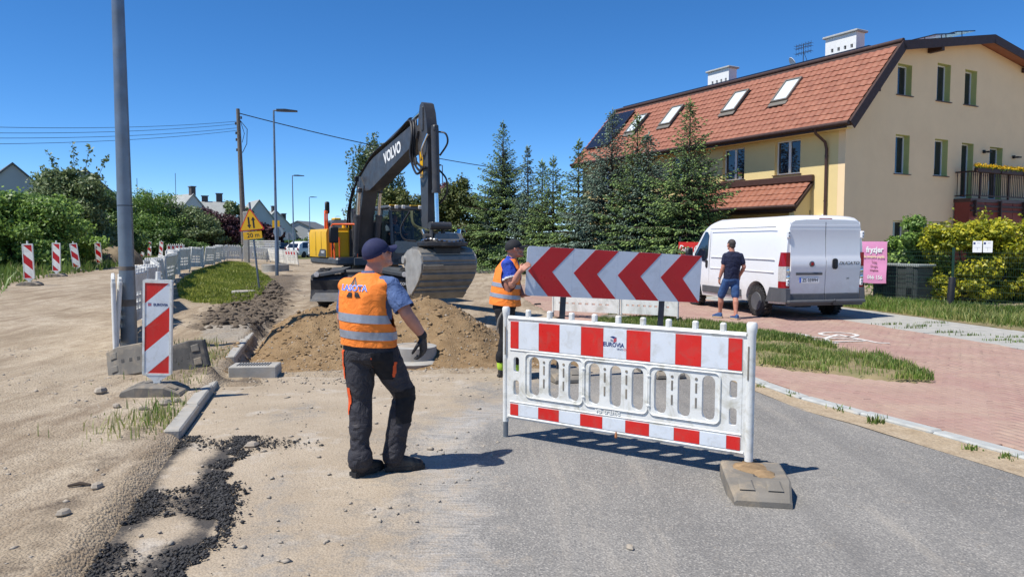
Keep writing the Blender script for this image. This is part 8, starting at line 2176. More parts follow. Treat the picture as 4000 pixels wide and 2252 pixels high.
def boot(mb, heel, toe, h=0.16, w_=0.045):
 heel = Vector(heel); toe = Vector(toe); d = (toe - heel); d.z = 0; L = d.length; d.normalize(); s = Vector((-d.y, d.x, 0)); up = Vector((0, 0, 1)); rings = []
 for (u, ww, hh) in ((0.0, 0.7, 0.085), (0.08, 0.9, 0.10), (0.3, 0.95, 0.105), (0.55, 1.0, 0.085), (0.8, 1.05, 0.062), (0.95, 0.85, 0.05), (1.0, 0.5, 0.035)):
  c = heel + d * L * u; rings.append([c - s * w_ * ww, c + s * w_ * ww, c + s * w_ * ww * 0.9 + up * hh * 0.7, c + s * w_ * ww * 0.4 + up * hh, c - s * w_ * ww * 0.4 + up * hh, c - s * w_ * ww * 0.9 + up * hh * 0.7])
 mb.loft(rings)
def shoe(parent, heel, toe, ankle, mat_, sole, name='boot', high=True, w_=0.046):
 mb = MB(); boot(mb, heel, toe, w_=w_)
 if high: limb(mb, [Vector(heel).lerp(Vector(toe), 0.22) + Vector((0, 0, 0.06)), Vector(ankle) + Vector((0, 0, 0.05))], [0.052, 0.052])
 o = link(name, remesh(mb, name, mat_, 0.007, 3), parent)
 mb = MB(); h = Vector(heel); t = Vector(toe); d = (t - h); d.z = 0; d.normalize(); s = Vector((-d.y, d.x, 0)); L = (t - h).length
 pts = [h - s * w_ * .8 - d * .008, h + s * w_ * .8 - d * .008, h + s * w_ + d * L * .35, h + s * w_ * 1.12 + d * L * .75, h + s * w_ * .6 + d * (L + .012), h - s * w_ * .6 + d * (L + .012), h - s * w_ * 1.12 + d * L * .75, h - s * w_ + d * L * .35]
 mb.loft([[Vector((p.x, p.y, h.z - 0.012)) for p in pts], [Vector((p.x, p.y, h.z + 0.016)) for p in pts]]); mb.build('sole', sole, o)

def worker_near():
 P0 = Vector((-0.985, 5.40, 0.014))
 t = thing('person', 'worker seen from behind in orange vest with road logo, navy cap and black glove', 'person', P0)
 yaw = radians(-14)
 LS, RS = Vector((-0.222, 0.06, 1.375)), Vector((0.118, -0.05, 1.375))
 LE, LW = Vector((-0.272, 0.09, 1.13)), Vector((-0.262, 0.20, 0.92)); RE, RW = Vector((0.235, -0.11, 1.175)), Vector((0.335, -0.04, 1.015))
 hips = [(-0.145, 0.03, 0.90), (0.035, -0.01, 0.90)]; knees = [(-0.125, 0.0, 0.53), (0.185, 0.075, 0.555)]; ank = [(-0.125, -0.07, 0.13), (0.095, 0.06, 0.13)]
 sec = [(-0.055, 0.01, 0.86, .180, .135), (-0.06, 0.01, 0.95, .192, .145), (-0.07, 0, 1.08, .188, .148), (-0.075, 0, 1.22, .192, .142), (-0.072, 0, 1.33, .195, .128), (-0.066, 0.01, 1.40, .165, .10), (-0.055, 0.02, 1.455, .085, .075)]
 b = MB(); torso(b, [(x, y, z, r1 - .018, r2 - .02) for x, y, z, r1, r2 in sec], yaw)
 limb(b, [(-0.052, 0.02, 1.40), (-0.02, 0.035, 1.52)], [0.068, 0.062]); HF = head(b, (0.002, 0.045, 1.602), radians(-44), radians(-22))
 limb(b, [LS, LE, LW], [0.060, 0.045, 0.031]); limb(b, [RS, RS.lerp(RE, .5), RE, RE.lerp(RW, .35), RW], [0.062, 0.055, 0.046, 0.047, 0.032])
 for h, k, a in zip(hips, knees, ank): limb(b, [h, k, a], [0.09, 0.06, 0.045])
 hand(b, LW, (0.05, 0.3, -1), (1, 0.2, 0), (0.2, 1, 0.2), 0.5)
 bm_ = link('body', remesh(b, 'body', M['skin'], 0.0065, 3), t); face_parts(t, HF)
 cap(t, HF, M['cap_navy'])
 # glove
 g = MB(); limb(g, [RW + (RE - RW).normalized() * 0.02, RW], [0.037, 0.036]); hand(g, RW, (0.05, 0.10, -1), (-0.9, 0.3, 0), (-0.25, -1, 0), 0.55, 1.18); link('glove', remesh(g, 'glove', M['glove'], 0.006, 2), t)
 # trousers
 tr = MB(); ball(tr, (-0.055, 0.01, 0.905), (0.20, 0.152, 0.13), Matrix.Rotation(yaw, 3, 'Z'), 20)
 for h, k, a in zip(hips, knees, ank):
  h, k, a = Vector(h), Vector(k), Vector(a); limb(tr, [h, h.lerp(k, .5), k, k.lerp(a, .35), k.lerp(a, .75), a + Vector((0, 0, -0.035))], [0.122, 0.110, 0.088, 0.088, 0.086, 0.090], 16)
 torso(tr, [(-0.055, 0.01, 0.84, .198, .150), (-0.055, 0.01, 0.90, .202, .155), (-0.06, 0.01, 0.985, .196, .150)], yaw)
 tm = remesh(tr, 'trousers', M['work_trousers'], 0.009, 4); wrinkle(tm, 0.019, 8, 13, lambda c: 0.35 + 0.9 * (np.exp(-((c[:, 2] - .2) / .14) ** 2) + 0.7 * np.exp(-((c[:, 2] - .56) / .12) ** 2) + .4 * np.exp(-((c[:, 2] - .80) / .07) ** 2)), 3)
 tro = link('trousers', tm, t)
 bl_ = cut(tm, [((0, 0, 0.70), (0, 0, 1)), ((0, 0, 0.905), (0, 0, -1))], 'back_pocket', M['black_cloth'], 0.006, lambda c: c.y < -0.03 and -0.02 < c.x < 0.125); link('back_pocket', bl_, tro)
 bl_ = cut(tm, [((0, 0, 0.36), (0, 0, 1)), ((0, 0, 0.62), (0, 0, -1))], 'knee_panel', M['black_cloth'], 0.005, lambda c: c.x > 0.13 and c.y > -0.03); link('knee_panel', bl_, tro)
 for (x0, x1, z0, z1, f) in ((-0.30, -0.195, 0.70, 0.915, lambda c: c.x < -0.205 and -.045 < c.y < -0.018), (-.3, -.1, .44, .64, lambda c: c.x < -0.17 and -.07 < c.y < -0.048), (.1, .2, .72, .83, lambda c: c.x > 0.118 and -.085 < c.y < -0.07), (0, .1, .80, .91, lambda c: -.024 < c.x < -.019 and c.y < -.05)):
  m_ = cut(tm, [((0, 0, z0), (0, 0, 1)), ((0, 0, z1), (0, 0, -1))], 'orange_trim', M['orange_trim'], 0.0075, f); link('orange_trim', m_, tro)
 # shirt and vest
 sh = MB(); torso(sh, [(x, y, z, r1 - .004, r2 - .004) for x, y, z, r1, r2 in sec[1:]] , yaw); torso(sh, [(-0.06, 0.01, 0.93, .200, .152), (-0.06, 0.01, 1.0, .196, .150)], yaw); limb(sh, [Vector((-0.16, 0.03, 1.38)), LS, LS.lerp(LE, .75)], [0.065, 0.068, 0.064], 14); limb(sh, [Vector((0.03, -0.02, 1.385)), RS, RS.lerp(RE, .4), RS.lerp(RE, .82)], [0.070, 0.074, 0.078, 0.078], 14); limb(sh, [(-0.052, 0.02, 1.43), (-0.045, 0.025, 1.475)], [0.075, 0.070])
 sm = remesh(sh, 'shirt', M['blue_shirt'], 0.009, 3); wrinkle(sm, 0.011, 14, 10, None, 8)
 RA = (RE - RS).normalized(); link('shirt', cut(sm, [((0, 0, 0.925), (0, 0, 1)), (RS + RA * ((RE - RS).length * 0.80), -RA), ((0, 0, 1.485), (0, 0, -1))], 'shirt', M['blue_shirt']), t)
 ve = MB(); torso(ve, [(-0.06, 0.01, 0.93, .222, .172), (-0.062, 0.01, 1.0, .216, .170), (-0.072, 0, 1.10, .212, .168), (-0.076, 0, 1.22, .212, .162), (-0.072, 0, 1.32, .214, .150), (-0.07, 0.005, 1.385, .200, .128), (-0.060, 0.012, 1.435, .130, .105), (-0.055, 0.02, 1.472, .085, .086)], yaw); ball(ve, (-0.215, 0.05, 1.372), (.085, .09, .065)); ball(ve, (0.065, -0.03, 1.385), (.085, .095, .06))
 vm = remesh(ve, 'vest', M['orange_vest'], 0.008, 5); wrinkle(vm, 0.013, 7, 5, lambda c: 0.5 + 0.9 * np.exp(-((c[:, 2] - .98) / .08) ** 2) + .4 * np.exp(-((c[:, 2] - 1.2) / .1) ** 2), 15)
 def notarm(c):
  a = ((c.x - 0.185) / 0.112) ** 2 + ((c.y + 0.03) / 0.19) ** 2 + ((c.z - 1.245) / 0.19) ** 2; b2 = ((c.x + 0.33) / 0.06) ** 2 + ((c.y - 0.10) / 0.12) ** 2 + ((c.z - 1.25) / 0.16) ** 2; return a > 1 and b2 > 1
 vv = cut(vm, [((0, 0, 0.94), (0.05, 0, 1)), ((-0.05, 0, 1.470), (0, 0, -1))], 'vest', M['orange_vest'], 0, notarm); vo = link('vest', vv, t)
 sol = vo.modifiers.new('s', 'SOLIDIFY'); sol.thickness = 0.004
 for z0, z1 in ((1.118, 1.178), (0.998, 1.056)):
  link('reflective_band', cut(vm, [((-0.06, 0, z0), (0.06, 0, 1)), ((-0.06, 0, z1), (-0.06, 0, -1))], 'reflective_band', M['reflective'], 0.0035, notarm), vo)
 items = []
 lx, lz = -0.145, 1.365
 o = text('vest_lettering', 'LASOTA', 0.057, vo, M['letter_blue'], frame3((lx, -0.2, lz), (1, 0, -0.02), (0, 0, 1)), bold=0.0012, sx=0.95, ext=0.0); items.append(('t', o, 0.0062))
 o2 = text('lettering_edge', 'LASOTA', 0.057, vo, M['letter_white'], frame3((lx, -0.2, lz), (1, 0, -0.02), (0, 0, 1)), bold=0.0030, sx=0.95, ext=0.0); items.append(('t', o2, 0.0054))
 def quadm(pts):
  m_ = MB(); N = 6
  a, b_, c_, d_ = [Vector((p[0], -0.2, p[1])) for p in pts]
  vs = [(a.lerp(b_, i / N)).lerp(d_.lerp(c_, i / N), j / N) for j in range(N + 1) for i in range(N + 1)]; m_.add(vs, [(j * 7 + i, j * 7 + i + 1, j * 7 + i + 8, j * 7 + i + 7) for j in range(N) for i in range(N)]); return m_.build('road_logo', M['letter_black'], vo)
 for s in (-1, 1):
  items.append(('q', quadm([(lx + s * 0.055 + .0, lz - 0.062), (lx + s * 0.012, lz - 0.062), (lx + s * 0.010, lz - 0.028), (lx + s * 0.036, lz - 0.028)]), 0.0058)); items.append(('q', quadm([(lx + s * 0.026, lz + 0.026), (lx + s * 0.004, lz + 0.026), (lx + s * 0.001, lz + 0.078), (lx + s * 0.003, lz + 0.078)]), 0.0058))
 print_on(vo, vm, 'p', items)
 shoe(t, (-0.165, -0.115, 0.012), (0.005, 0.10, 0.012), (-0.13, -0.08, 0.13), M['boot'], M['black_rubber']); shoe(t, (0.045, 0.035, 0.012), (0.315, 0.10, 0.012), (0.085, 0.05, 0.13), M['boot'], M['black_rubber'])
 return t
worker_near()

def worker_far():
 P0 = Vector((-0.01, 9.12, 0.012))
 t = thing('person', 'worker in orange vest and royal blue shirt gripping the left edge of the chevron board', 'person', P0)
 yaw = radians(-68)
 RS, RE, RW = Vector((-0.045, -0.15, 1.415)), Vector((0.01, -0.20, 1.175)), Vector((0.112, -0.245, 1.345)); LS, LE, LW = Vector((0.02, 0.14, 1.41)), Vector((0.08, 0.16, 1.15)), Vector((0.14, 0.0, 1.03))
 hips = [(-0.10, -0.08, 0.88), (-0.06, 0.09, 0.88)]; knees = [(-0.02, -0.09, 0.50), (-0.06, 0.12, 0.49)]; ank = [(0.06, -0.07, 0.12), (-0.12, 0.12, 0.12)]
 sec = [(-0.09, 0, 0.86, .17, .13), (-0.085, 0, 0.98, .175, .14), (-0.07, 0, 1.12, .175, .145), (-0.05, 0, 1.26, .182, .138), (-0.035, 0, 1.36, .185, .122), (-0.025, 0, 1.42, .15, .095), (-0.015, 0, 1.475, .08, .072)]
 b = MB(); torso(b, [(x, y, z, a - .018, c - .02) for x, y, z, a, c in sec], yaw); limb(b, [(-0.015, 0, 1.42), (0.015, 0, 1.54)], [0.066, 0.060]); HF = head(b, (0.045, -0.005, 1.60), radians(-80), radians(-14))
 limb(b, [RS, RS.lerp(RE, .5), RE, RE.lerp(RW, .35), RW], [0.060, 0.056, 0.047, 0.046, 0.031]); limb(b, [LS, LE, LW], [0.060, 0.046, 0.031])
 for h, k, a in zip(hips, knees, ank): limb(b, [h, k, a], [0.088, 0.058, 0.045])
 hand(b, RW, (0.75, 0.28, 0.62), (0.35, 0.9, -0.3), (-0.6, 0.1, 0.8), 0.30); hand(b, LW, (0.9, -0.5, 0.05), (0, 0, 1), (0.3, 0.9, 0), 0.9)
 link('body', remesh(b, 'body', M['skin'], 0.0065, 3), t); face_parts(t, HF); cap(t, HF, M['cap_black'], True)
 tr = MB(); ball(tr, (-0.085, 0, 0.89), (0.175, 0.145, 0.12), Matrix.Rotation(yaw, 3, 'Z'), 18)
 for h, k, a in zip(hips, knees, ank):
  h, k, a = Vector(h), Vector(k), Vector(a); limb(tr, [h, h.lerp(k, .5), k, k.lerp(a, .5), a + Vector((0, 0, 0.12))], [0.115, 0.108, 0.09, 0.088, 0.088], 14)
 tm = remesh(tr, 'trousers', M['black_cloth'], 0.01, 4); wrinkle(tm, 0.010, 8, 11, None, 23); link('trousers', tm, t)
 for k, a in zip(knees, ank): mb = MB(); a = Vector(a); limb(mb, [a + Vector((0, 0, .14)), a + Vector((0, 0, 0.0))], [0.062, 0.06], 12); link('sock', remesh(mb, 'sock', M['lime_sock'], 0.01, 3), t)
 sh = MB(); torso(sh, [(x, y, z, a - .004, c - .004) for x, y, z, a, c in sec[1:]], yaw); limb(sh, [(-0.03, -0.06, 1.40), RS, RS.lerp(RE, .68)], [0.075, 0.082, 0.078], 14); limb(sh, [(-0.01, 0.06, 1.40), LS, LS.lerp(LE, .65)], [0.075, 0.08, 0.076], 14); limb(sh, [(-0.015, 0, 1.44), (0.0, 0, 1.492)], [0.072, 0.068])
 sm = remesh(sh, 'shirt', M['royal_shirt'], 0.009, 3); wrinkle(sm, 0.010, 12, 9, None, 28); RA = (RE - RS).normalized(); LA = (RE - RS).length; arm_u = lambda c: (c - RS).dot(RA) / LA if (c.y < -0.10 and abs(c.x) < 0.12) else -1.0; so = link('shirt', cut(sm, [((0, 0, 0.94), (0, 0, 1))], 'shirt', M['royal_shirt'], 0, lambda c: arm_u(c) < 0.60), t)
 link('sleeve_hem', cut(sm, [], 'sleeve_hem', M['letter_white'], 0.001, lambda c: 0.60 <= arm_u(c) < 0.68), so)
 ve = MB(); torso(ve, [(-0.075, 0, 0.90, .235, .205), (-0.075, 0, 1.0, .215, .19), (-0.068, 0, 1.13, .20, .176), (-0.05, 0, 1.26, .204, .162), (-0.038, 0, 1.36, .200, .142), (-0.03, 0, 1.425, .15, .112), (-0.015, 0, 1.485, .085, .082)], yaw); ball(ve, (-0.04, -0.10, 1.40), (.08, .06, .05)); ball(ve, (0.0, 0.1, 1.40), (.08, .06, .05))
 vm = remesh(ve, 'vest', M['orange_vest'], 0.009, 5); wrinkle(vm, 0.010, 7, 6, None, 33)
 notarm = lambda c: ((c.x + 0.02) / 0.115) ** 2 + ((c.y + 0.205) / 0.115) ** 2 + ((c.z - 1.275) / 0.19) ** 2 > 1 and ((c.x - 0.04) / 0.12) ** 2 + ((c.y - 0.2) / 0.1) ** 2 + ((c.z - 1.27) / 0.18) ** 2 > 1
 vo = link('vest', cut(vm, [((0, 0, 0.91), (0.08, 0, 1)), ((0, 0, 1.482), (0, 0, -1))], 'vest', M['orange_vest'], 0, notarm), t)
 for z0, z1 in ((1.135, 1.185), (1.005, 1.055)): link('reflective_band', cut(vm, [((-0.07, 0, z0), (0.12, 0, 1)), ((-0.07, 0, z1), (-0.12, 0, -1))], 'reflective_band', M['reflective'], 0.004, notarm), vo)
 shoe(t, (0.0, -0.11, 0.012), (0.24, -0.03, 0.012), (0.06, -0.07, .1), M['boot'], M['black_rubber'], high=False); shoe(t, (-0.16, 0.10, 0.012), (0.07, 0.18, 0.012), (-0.12, 0.12, .1), M['boot'], M['black_rubber'], high=False)
 return t
worker_far()

def walker():
 P0 = Vector((4.84, 16.25, 0.008))
 t = thing('person', 'man in navy T-shirt and denim shorts walking beside the van', 'person', P0)
 yaw = radians(4)
 LS, LE, LW = Vector((-0.175, 0, 1.375)), Vector((-0.225, -0.02, 1.12)), Vector((-0.28, 0.03, 0.885)); RS, RE, RW = Vector((0.16, 0, 1.375)), Vector((0.235, -0.02, 1.13)), Vector((0.20, 0.15, 0.94))
 hips = [(-0.125, 0, 0.84), (0.045, 0, 0.84)]; knees = [(-0.225, 0.10, 0.48), (0.045, -0.06, 0.48)]; ank = [(-0.215, 0.19, 0.085), (0.02, -0.20, 0.085)]
 sec = [(-0.04, 0, 0.84, .165, .125), (-0.035, 0, 0.95, .162, .125), (-0.02, 0, 1.10, .172, .130), (-0.01, 0, 1.25, .195, .130), (-0.008, 0, 1.36, .200, .115), (-0.015, 0, 1.42, .155, .09), (-0.03, 0, 1.47, .075, .07)]
 b = MB(); torso(b, [(x, y, z, a - .014, c - .016) for x, y, z, a, c in sec], yaw); limb(b, [(-0.03, 0, 1.42), (-0.035, 0.015, 1.54)], [0.066, 0.060]); HF = head(b, (-0.04, 0.03, 1.613), radians(22), radians(-4))
 limb(b, [LS, LE, LE.lerp(LW, .3), LW], [0.055, 0.045, 0.046, 0.030]); limb(b, [RS, RE, RE.lerp(RW, .3), RW], [0.055, 0.045, 0.046, 0.030])
 for h, k, a in zip(hips, knees, ank): k_, a_ = Vector(k), Vector(a); limb(b, [h, k_, k_.lerp(a_, .3) + Vector((0, -.015, 0)), k_.lerp(a_, .7), a_], [0.085, 0.058, 0.062, 0.045, 0.036])
 hand(b, LW, (-0.05, 0.15, -1), (1, 0.2, 0), (0.1, 1, 0), 0.4); hand(b, RW, (-0.05, 0.35, -1), (-1, 0, 0), (0, 1, 0), 0.4)
 for a, d in zip(ank, ((-0.10, 0.10), (-0.05, 0.13))): limb(b, [Vector(a), Vector((a[0] + d[0], a[1] + d[1], 0.05))], [0.036, 0.03])
 link('body', remesh(b, 'body', M['skin'], 0.0075, 3), t); face_parts(t, HF, True)
 so = MB(); ball(so, (-0.04, 0, 0.845), (0.172, 0.14, 0.11), None, 18)
 for h, k in zip(hips, knees): h, k = Vector(h), Vector(k); limb(so, [h, h.lerp(k, .5), h.lerp(k, .92)], [0.105, 0.098, 0.090], 14)
 sm = remesh(so, 'shorts', M['denim'], 0.01, 3); wrinkle(sm, 0.009, 8, 8, None, 41); link('shorts', sm, t)
 sh = MB(); torso(sh, [(x, y, z, a + .008, c + .008) for x, y, z, a, c in sec], yaw); limb(sh, [(-0.09, 0, 1.405), LS, LS.lerp(LE, .62)], [0.062, 0.066, 0.068], 14); limb(sh, [(0.07, 0, 1.405), RS, RS.lerp(RE, .62)], [0.062, 0.066, 0.068], 14)
 sm = remesh(sh, 'shirt', M['navy_shirt'], 0.010, 3); wrinkle(sm, 0.010, 9, 12, None, 47); link('shirt', cut(sm, [((0, 0, 0.875), (0, 0, 1)), ((0, 0, 1.485), (0, 0, -1))], 'shirt', M['navy_shirt']), t)
 mb = MB(); mb.tube([LW + Vector((0, 0, .012)), LW - Vector((0.004, -0.004, 0.014))], 0.036, 12); mb.build('wristwatch', M['chrome'], t, smooth=40)
 for (a, to) in (((-0.185, 0.13), (-0.36, 0.27)), ((0.05, -0.27), (-0.04, -0.03))): shoe(t, (a[0], a[1], 0.014), (to[0], to[1], 0.014), (a[0], a[1], .1), M['denim'], M['espadrille'], 'shoe', False, 0.042)
 return t
walker()

def operator():
 t = thing('person', 'excavator operator in pale shirt seated behind the cab windscreen', 'person', EX, UA)
 b = MB(); torso(b, [(-0.72, -0.42, 1.72, .16, .12), (-0.72, -0.44, 1.9, .16, .12), (-0.72, -0.45, 2.08, .18, .11), (-0.72, -0.45, 2.18, .10, .08)], 0)
 limb(b, [(-0.72, -0.44, 2.14), (-0.72, -0.42, 2.24)], [0.06, 0.056]); HF = head(b, (-0.72, -0.41, 2.315), 0.25, -0.1)
 for s in (-1, 1):
  S = Vector((-0.72 + s * 0.18, -0.44, 2.1)); E = Vector((-0.72 + s * 0.24, -0.25, 1.88)); W_ = Vector((-0.72 + s * 0.16, 0.05, 1.92)); limb(b, [S, E, W_], [0.055, 0.044, 0.030]); hand(b, W_, (-s * 0.2, 1, 0), (0, 0, -1), (-s, 0, 0), 0.7)
  limb(b, [(-0.72 + s * 0.09, -0.36, 1.76), (-0.72 + s * 0.13, 0.05, 1.78), (-0.72 + s * 0.13, 0.22, 1.42)], [0.08, 0.06, 0.045]); limb(b, [(-0.72 + s * 0.13, 0.20, 1.40), (-0.72 + s * 0.13, 0.36, 1.385)], [0.04, 0.035])
 link('body', remesh(b, 'body', M['skin'], 0.010, 3), t); face_parts(t, HF, True)
 sh = MB(); torso(sh, [(-0.72, -0.42, 1.72, .175, .135), (-0.72, -0.44, 1.9, .175, .135), (-0.72, -0.45, 2.08, .195, .125), (-0.72, -0.45, 2.17, .10, .085)], 0)
 for s in (-1, 1): S = Vector((-0.72 + s * 0.18, -0.44, 2.1)); E = Vector((-0.72 + s * 0.24, -0.25, 1.88)); limb(sh, [S, S.lerp(E, .7)], [0.075, 0.068])
 link('shirt', remesh(sh, 'shirt', M['pale_shirt'], 0.012, 3), t)
 tr = MB()
 for s in (-1, 1): limb(tr, [(-0.72 + s * 0.08, -0.38, 1.765), (-0.72 + s * 0.13, 0.05, 1.785), (-0.72 + s * 0.13, 0.21, 1.45)], [0.095, 0.078, 0.065])
 link('trousers', remesh(tr, 'trousers', M['black_cloth'], 0.012, 3), t)
operator()

# ---------------------------------------------------------------- mesh fence, banner, bins, signs on the fence
fence = thing('mesh_fence', 'green welded mesh fence between pavement verge and house garden', 'fence', FENCE_P, atan2(FENCE_D.y, FENCE_D.x))
FH = 1.45
def wire_panel():
 mb = MB(); W_ = 2.46; r_ = 0.0028
 def wire_(p, q, r_):
  p = Vector(p); q = Vector(q); d = (q - p).normalized(); u = d.cross(Vector((0, 1, 0))).normalized() * r_; v = Vector((0, r_, 0))
  mb.add([p + u, p + v, p - u, p - v, q + u, q + v, q - u, q - v], [(0, 1, 5, 4), (1, 2, 6, 5), (2, 3, 7, 6), (3, 0, 4, 7)])
 k = 0.02
 while k < W_:
  pts = [(k, 0, 0.04)]
  for z in (0.14, 0.72, 1.28): pts += [(k, 0, z), (k, -0.03, z + 0.05), (k, 0, z + 0.10)]
  pts.append((k, 0, FH))
  for a, b in zip(pts, pts[1:]): wire_(a, b, r_)
  k += 0.05
 for z in (0.05, 0.14, 0.24, 0.44, 0.60, 0.72, 0.82, 1.02, 1.16, 1.28, 1.38): wire_((0, -0.004, z), (W_, -0.004, z), 0.0035)
 return mb.mesh('wire_panel', M['fence_green'])
wpm = wire_panel()
pm = MB(); pm.box((0, 0, 0.72), (0.06, 0.04, 1.6), bev=0.004); pm.box((0, 0, 1.53), (0.065, 0.045, 0.02)); pmm = pm.mesh('post', M['fence_green'])
for k in range(-4, 12):
 link('wire_panel', wpm, fence, (2.5 * k + 0.02, 0, 0.03)); link('post', pmm, fence, (2.5 * k, 0.012, 0))
# dark bollard in front of the fence post
bp_ = FENCE_P + FENCE_D * 0.05 - FENCE_N * 0.10
mb = MB(); mb.tube([(0, 0, -0.1), (0, 0, 0.78), (0.0, 0, 0.80)], [0.085, 0.08, 0.07], 16); o = mb.build('bollard', M['black'], smooth=40); o.location = (bp_.x - 0.02, bp_.y - 0.12, 0.0); o.rotation_euler = (0, radians(3), 0); tag(o, 'short dark bollard in front of the mesh fence post', 'bollard')
# pink banner tied to the fence behind the van
def fence_at(px):
 r_ = (px - 2000) / FPX; s = (FENCE_P.x - FENCE_P.y * r_) / (-FENCE_D.x + FENCE_D.y * r_); return FENCE_P + FENCE_D * s, s
q, s1 = fence_at(3468)
ba = q - FENCE_N * 0.05; zt, zb = at(3468, 943, ba.y).z, at(3460, 1106, ba.y).z
bh = zt - zb; bw = 0.90
bnr = thing('banner', 'pink hairdresser banner hanging on the fence right of the van', 'banner', (ba.x, ba.y, zb), rot=(0, 0, atan2(-FENCE_D.y, -FENCE_D.x)))
mb = MB(); nx_, nz_ = 18, 14; vs = []
for o_ in (-0.003, 0.003):
 for j in range(nz_ + 1):
  for i in range(nx_ + 1):
   u, v = i / nx_, j / nz_; vs.append((-bw + bw * u, o_ + 0.010 * sin(7 * u + 2 * v) * (0.4 + v * .3) - 0.01 * sin(9 * v), bh * v - 0.02 * sin(pi * u) * (1 - v)))
W1 = nx_ + 1; N1 = W1 * (nz_ + 1); fs = []
for j in range(nz_):
 for i in range(nx_): a = j * W1 + i; fs += [(a, a + 1, a + W1 + 1, a + W1), (N1 + a + W1, N1 + a + W1 + 1, N1 + a + 1, N1 + a)]
mb.add(vs, fs); mb.build('cloth', M['pink_banner'], bnr, smooth=60)
for (s_, size, z, m_, x, bold) in (('fryzjer', 0.22, 0.80, 'letter_white', -0.10, .008), ('dla twojego pupila', 0.10, 0.635, 'banner_cream', -0.06, .002), ('Tutaj', 0.085, 0.50, 'banner_brown', -0.36, .001), ('Drugie', 0.085, 0.40, 'banner_brown', -0.36, .001), ('Wejście', 0.085, 0.30, 'banner_brown', -0.36, .001), ('066 156', 0.155, 0.13, 'letter_white', -0.10, .003)):
 al = 'RIGHT' if x > -0.3 else 'CENTER'
 text('banner_text', s_, size, bnr, M[m_], frame3((x, -0.022, z * bh), (1, 0, 0), (0, 0, 1)), al, bold=bold, sx=0.9)
for x in (-bw, 0.0): mb = MB(); mb.tube([(x, 0, bh - .01), (x + 0.02, 0.04, bh + 0.03)], 0.006, 5); mb.build('tie', M['letter_white'], bnr)
# two notices on the fence
for (px, lab) in ((3819, 'left one of two white notices on the mesh fence'), (3860, 'right one of two white notices on the mesh fence')):
 q, s1 = fence_at(px); q = q - FENCE_N * 0.045; z = at(px, 963, q.y).z
 t = thing('notice', lab, 'notice', (q.x, q.y, z), atan2(-FENCE_D.y, -FENCE_D.x), 'notices on the mesh fence')
 mb = MB(); mb.plate(rrect(-0.11, -0.14, 0.11, 0.14, 0.012), t=0.004); mb.build('sheet', M['letter_white'], t)
 mb = MB(); mb.box((-0.07, -0.0028, 0.08), (0.05, 0.001, 0.05)); mb.box((0.03, -0.0028, 0.085), (0.07, 0.001, 0.008)); mb.box((0.0, -0.0028, -0.02), (0.14, 0.001, 0.004)); mb.box((0.0, -0.0029, -0.06), (0.004, 0.001, 0.08)); mb.build('print', M['letter_navy'], t)
# dark garden storage boxes behind the fence
q, s1 = fence_at(3462); q = q + FENCE_N * 0.75
ca_ = atan2(-FENCE_D.y, -FENCE_D.x)
bx_ = thing('storage_box', 'large dark plastic garden storage box with light lid behind the fence', 'storage box', (q.x, q.y, 0), ca_)
mb = MB(); mb.box((0, 0, 0.50), (1.3, 0.75, 1.0), bev=0.03); mb.build('body', M['bin_plastic'], bx_)
mb = MB(); mb.box((0, 0, 1.03), (1.42, 0.82, 0.07), bev=0.02); lid = mb.build('lid', M['bin_lid'], bx_)
for k in range(22): mb = MB(); mb.box((-0.66 + 0.063 * k, -0.408, 1.03), (0.03, 0.02, 0.06), bev=0.004); mb.build('lid_rib', M['bin_lid'], lid)
for x in (-0.45, 0.0, 0.45):
 mb = MB(); mb.box((x, -0.385, 0.5), (0.2, 0.03, 0.95), bev=0.008); mb.build('corner_post', M['bin_plastic'], bx_)
 for k in range(5): mb = MB(); mb.box((x, -0.405, 0.22 + 0.05 * k), (0.16, 0.02, 0.022)); mb.build('grille_slot', M['black'], bx_)
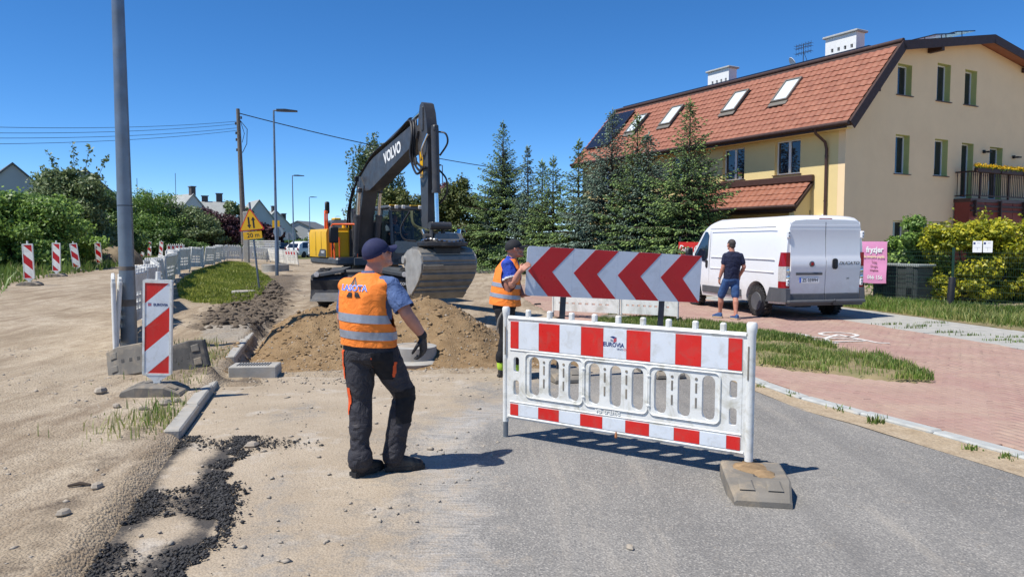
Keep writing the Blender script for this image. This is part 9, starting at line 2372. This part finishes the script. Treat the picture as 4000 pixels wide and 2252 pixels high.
# red sign on the fence behind the van's mirror
q, s1 = fence_at(2655); q = q - FENCE_N * 0.06; z1 = at(2655, 945, q.y).z; z0 = at(2655, 1010, q.y).z
rs = thing('red_sign', 'red sign board with white script lettering behind the van mirror', 'sign', (q.x, q.y, z0 - 0.1), atan2(-FENCE_D.y, -FENCE_D.x))
mb = MB(); mb.box((0.75, 0, (z1 - z0 + .1) / 2), (1.5, 0.02, z1 - z0 + .1), bev=0.003); mb.build('board', M['red_sign'], rs)
text('sign_text', 'Dary Góry', 0.34, rs, M['letter_white'], frame3((0.75, -0.0135, (z1 - z0) * 0.68 + .05), (1, 0, 0), (0, 0, 1)), shear=0.3, bold=0.004)
mb = MB(); mb.box((0.05, 0.03, 0.2), (0.05, 0.03, 1.4)); mb.box((1.45, 0.03, 0.2), (0.05, 0.03, 1.4)); mb.build('sign_post', M['dark_steel'], rs)
# pale kerb slab lying on the sand behind the second worker, small debris
p = GT(1890, 1065); mb = MB(); mb.loft([[(-0.9, -0.2, 0), (0.9, -0.25, 0), (0.95, 0.2, 0), (-0.85, 0.15, 0)], [(-0.85, -0.15, 0.16), (0.8, -0.2, 0.2), (0.85, 0.15, 0.2), (-0.8, 0.1, 0.14)]]); o = mb.build('concrete_slab', M['concrete'], smooth=20); o.location = (p.x, p.y, p.z); o.rotation_euler = (0, 0, 0.35); tag(o, 'broken concrete slab lying on the sand left of the second worker', 'slab')
p = GT(800, 1902); mb = MB(); mb.tube([(-0.07, 0, 0.012), (0, 0.012, 0.02), (0.07, -0.004, 0.012)], [0.008, 0.014, 0.006], 6); o = mb.build('stick', M['bark']); o.location = (GT(310, 1900).x, GT(310, 1900).y, GT(310, 1900).z); o.rotation_euler = (0, 0, 0.25); tag(o, 'short dark stick lying on the sand at the left', 'stick')
p = G(2100, 1190); mb = MB(); mb.loft([[(-0.09, -0.03, 0), (0.09, -0.03, 0), (0.1, 0.03, 0), (-0.1, 0.03, 0)], [(-0.08, -0.02, 0.04), (0.07, -0.02, 0.05), (0.08, 0.02, 0.05), (-0.08, 0.02, 0.03)]]); o = mb.build('plastic_scrap', M['black'], smooth=30); o.location = p; tag(o, 'small dark scrap on the sand behind the chevron board', 'scrap')
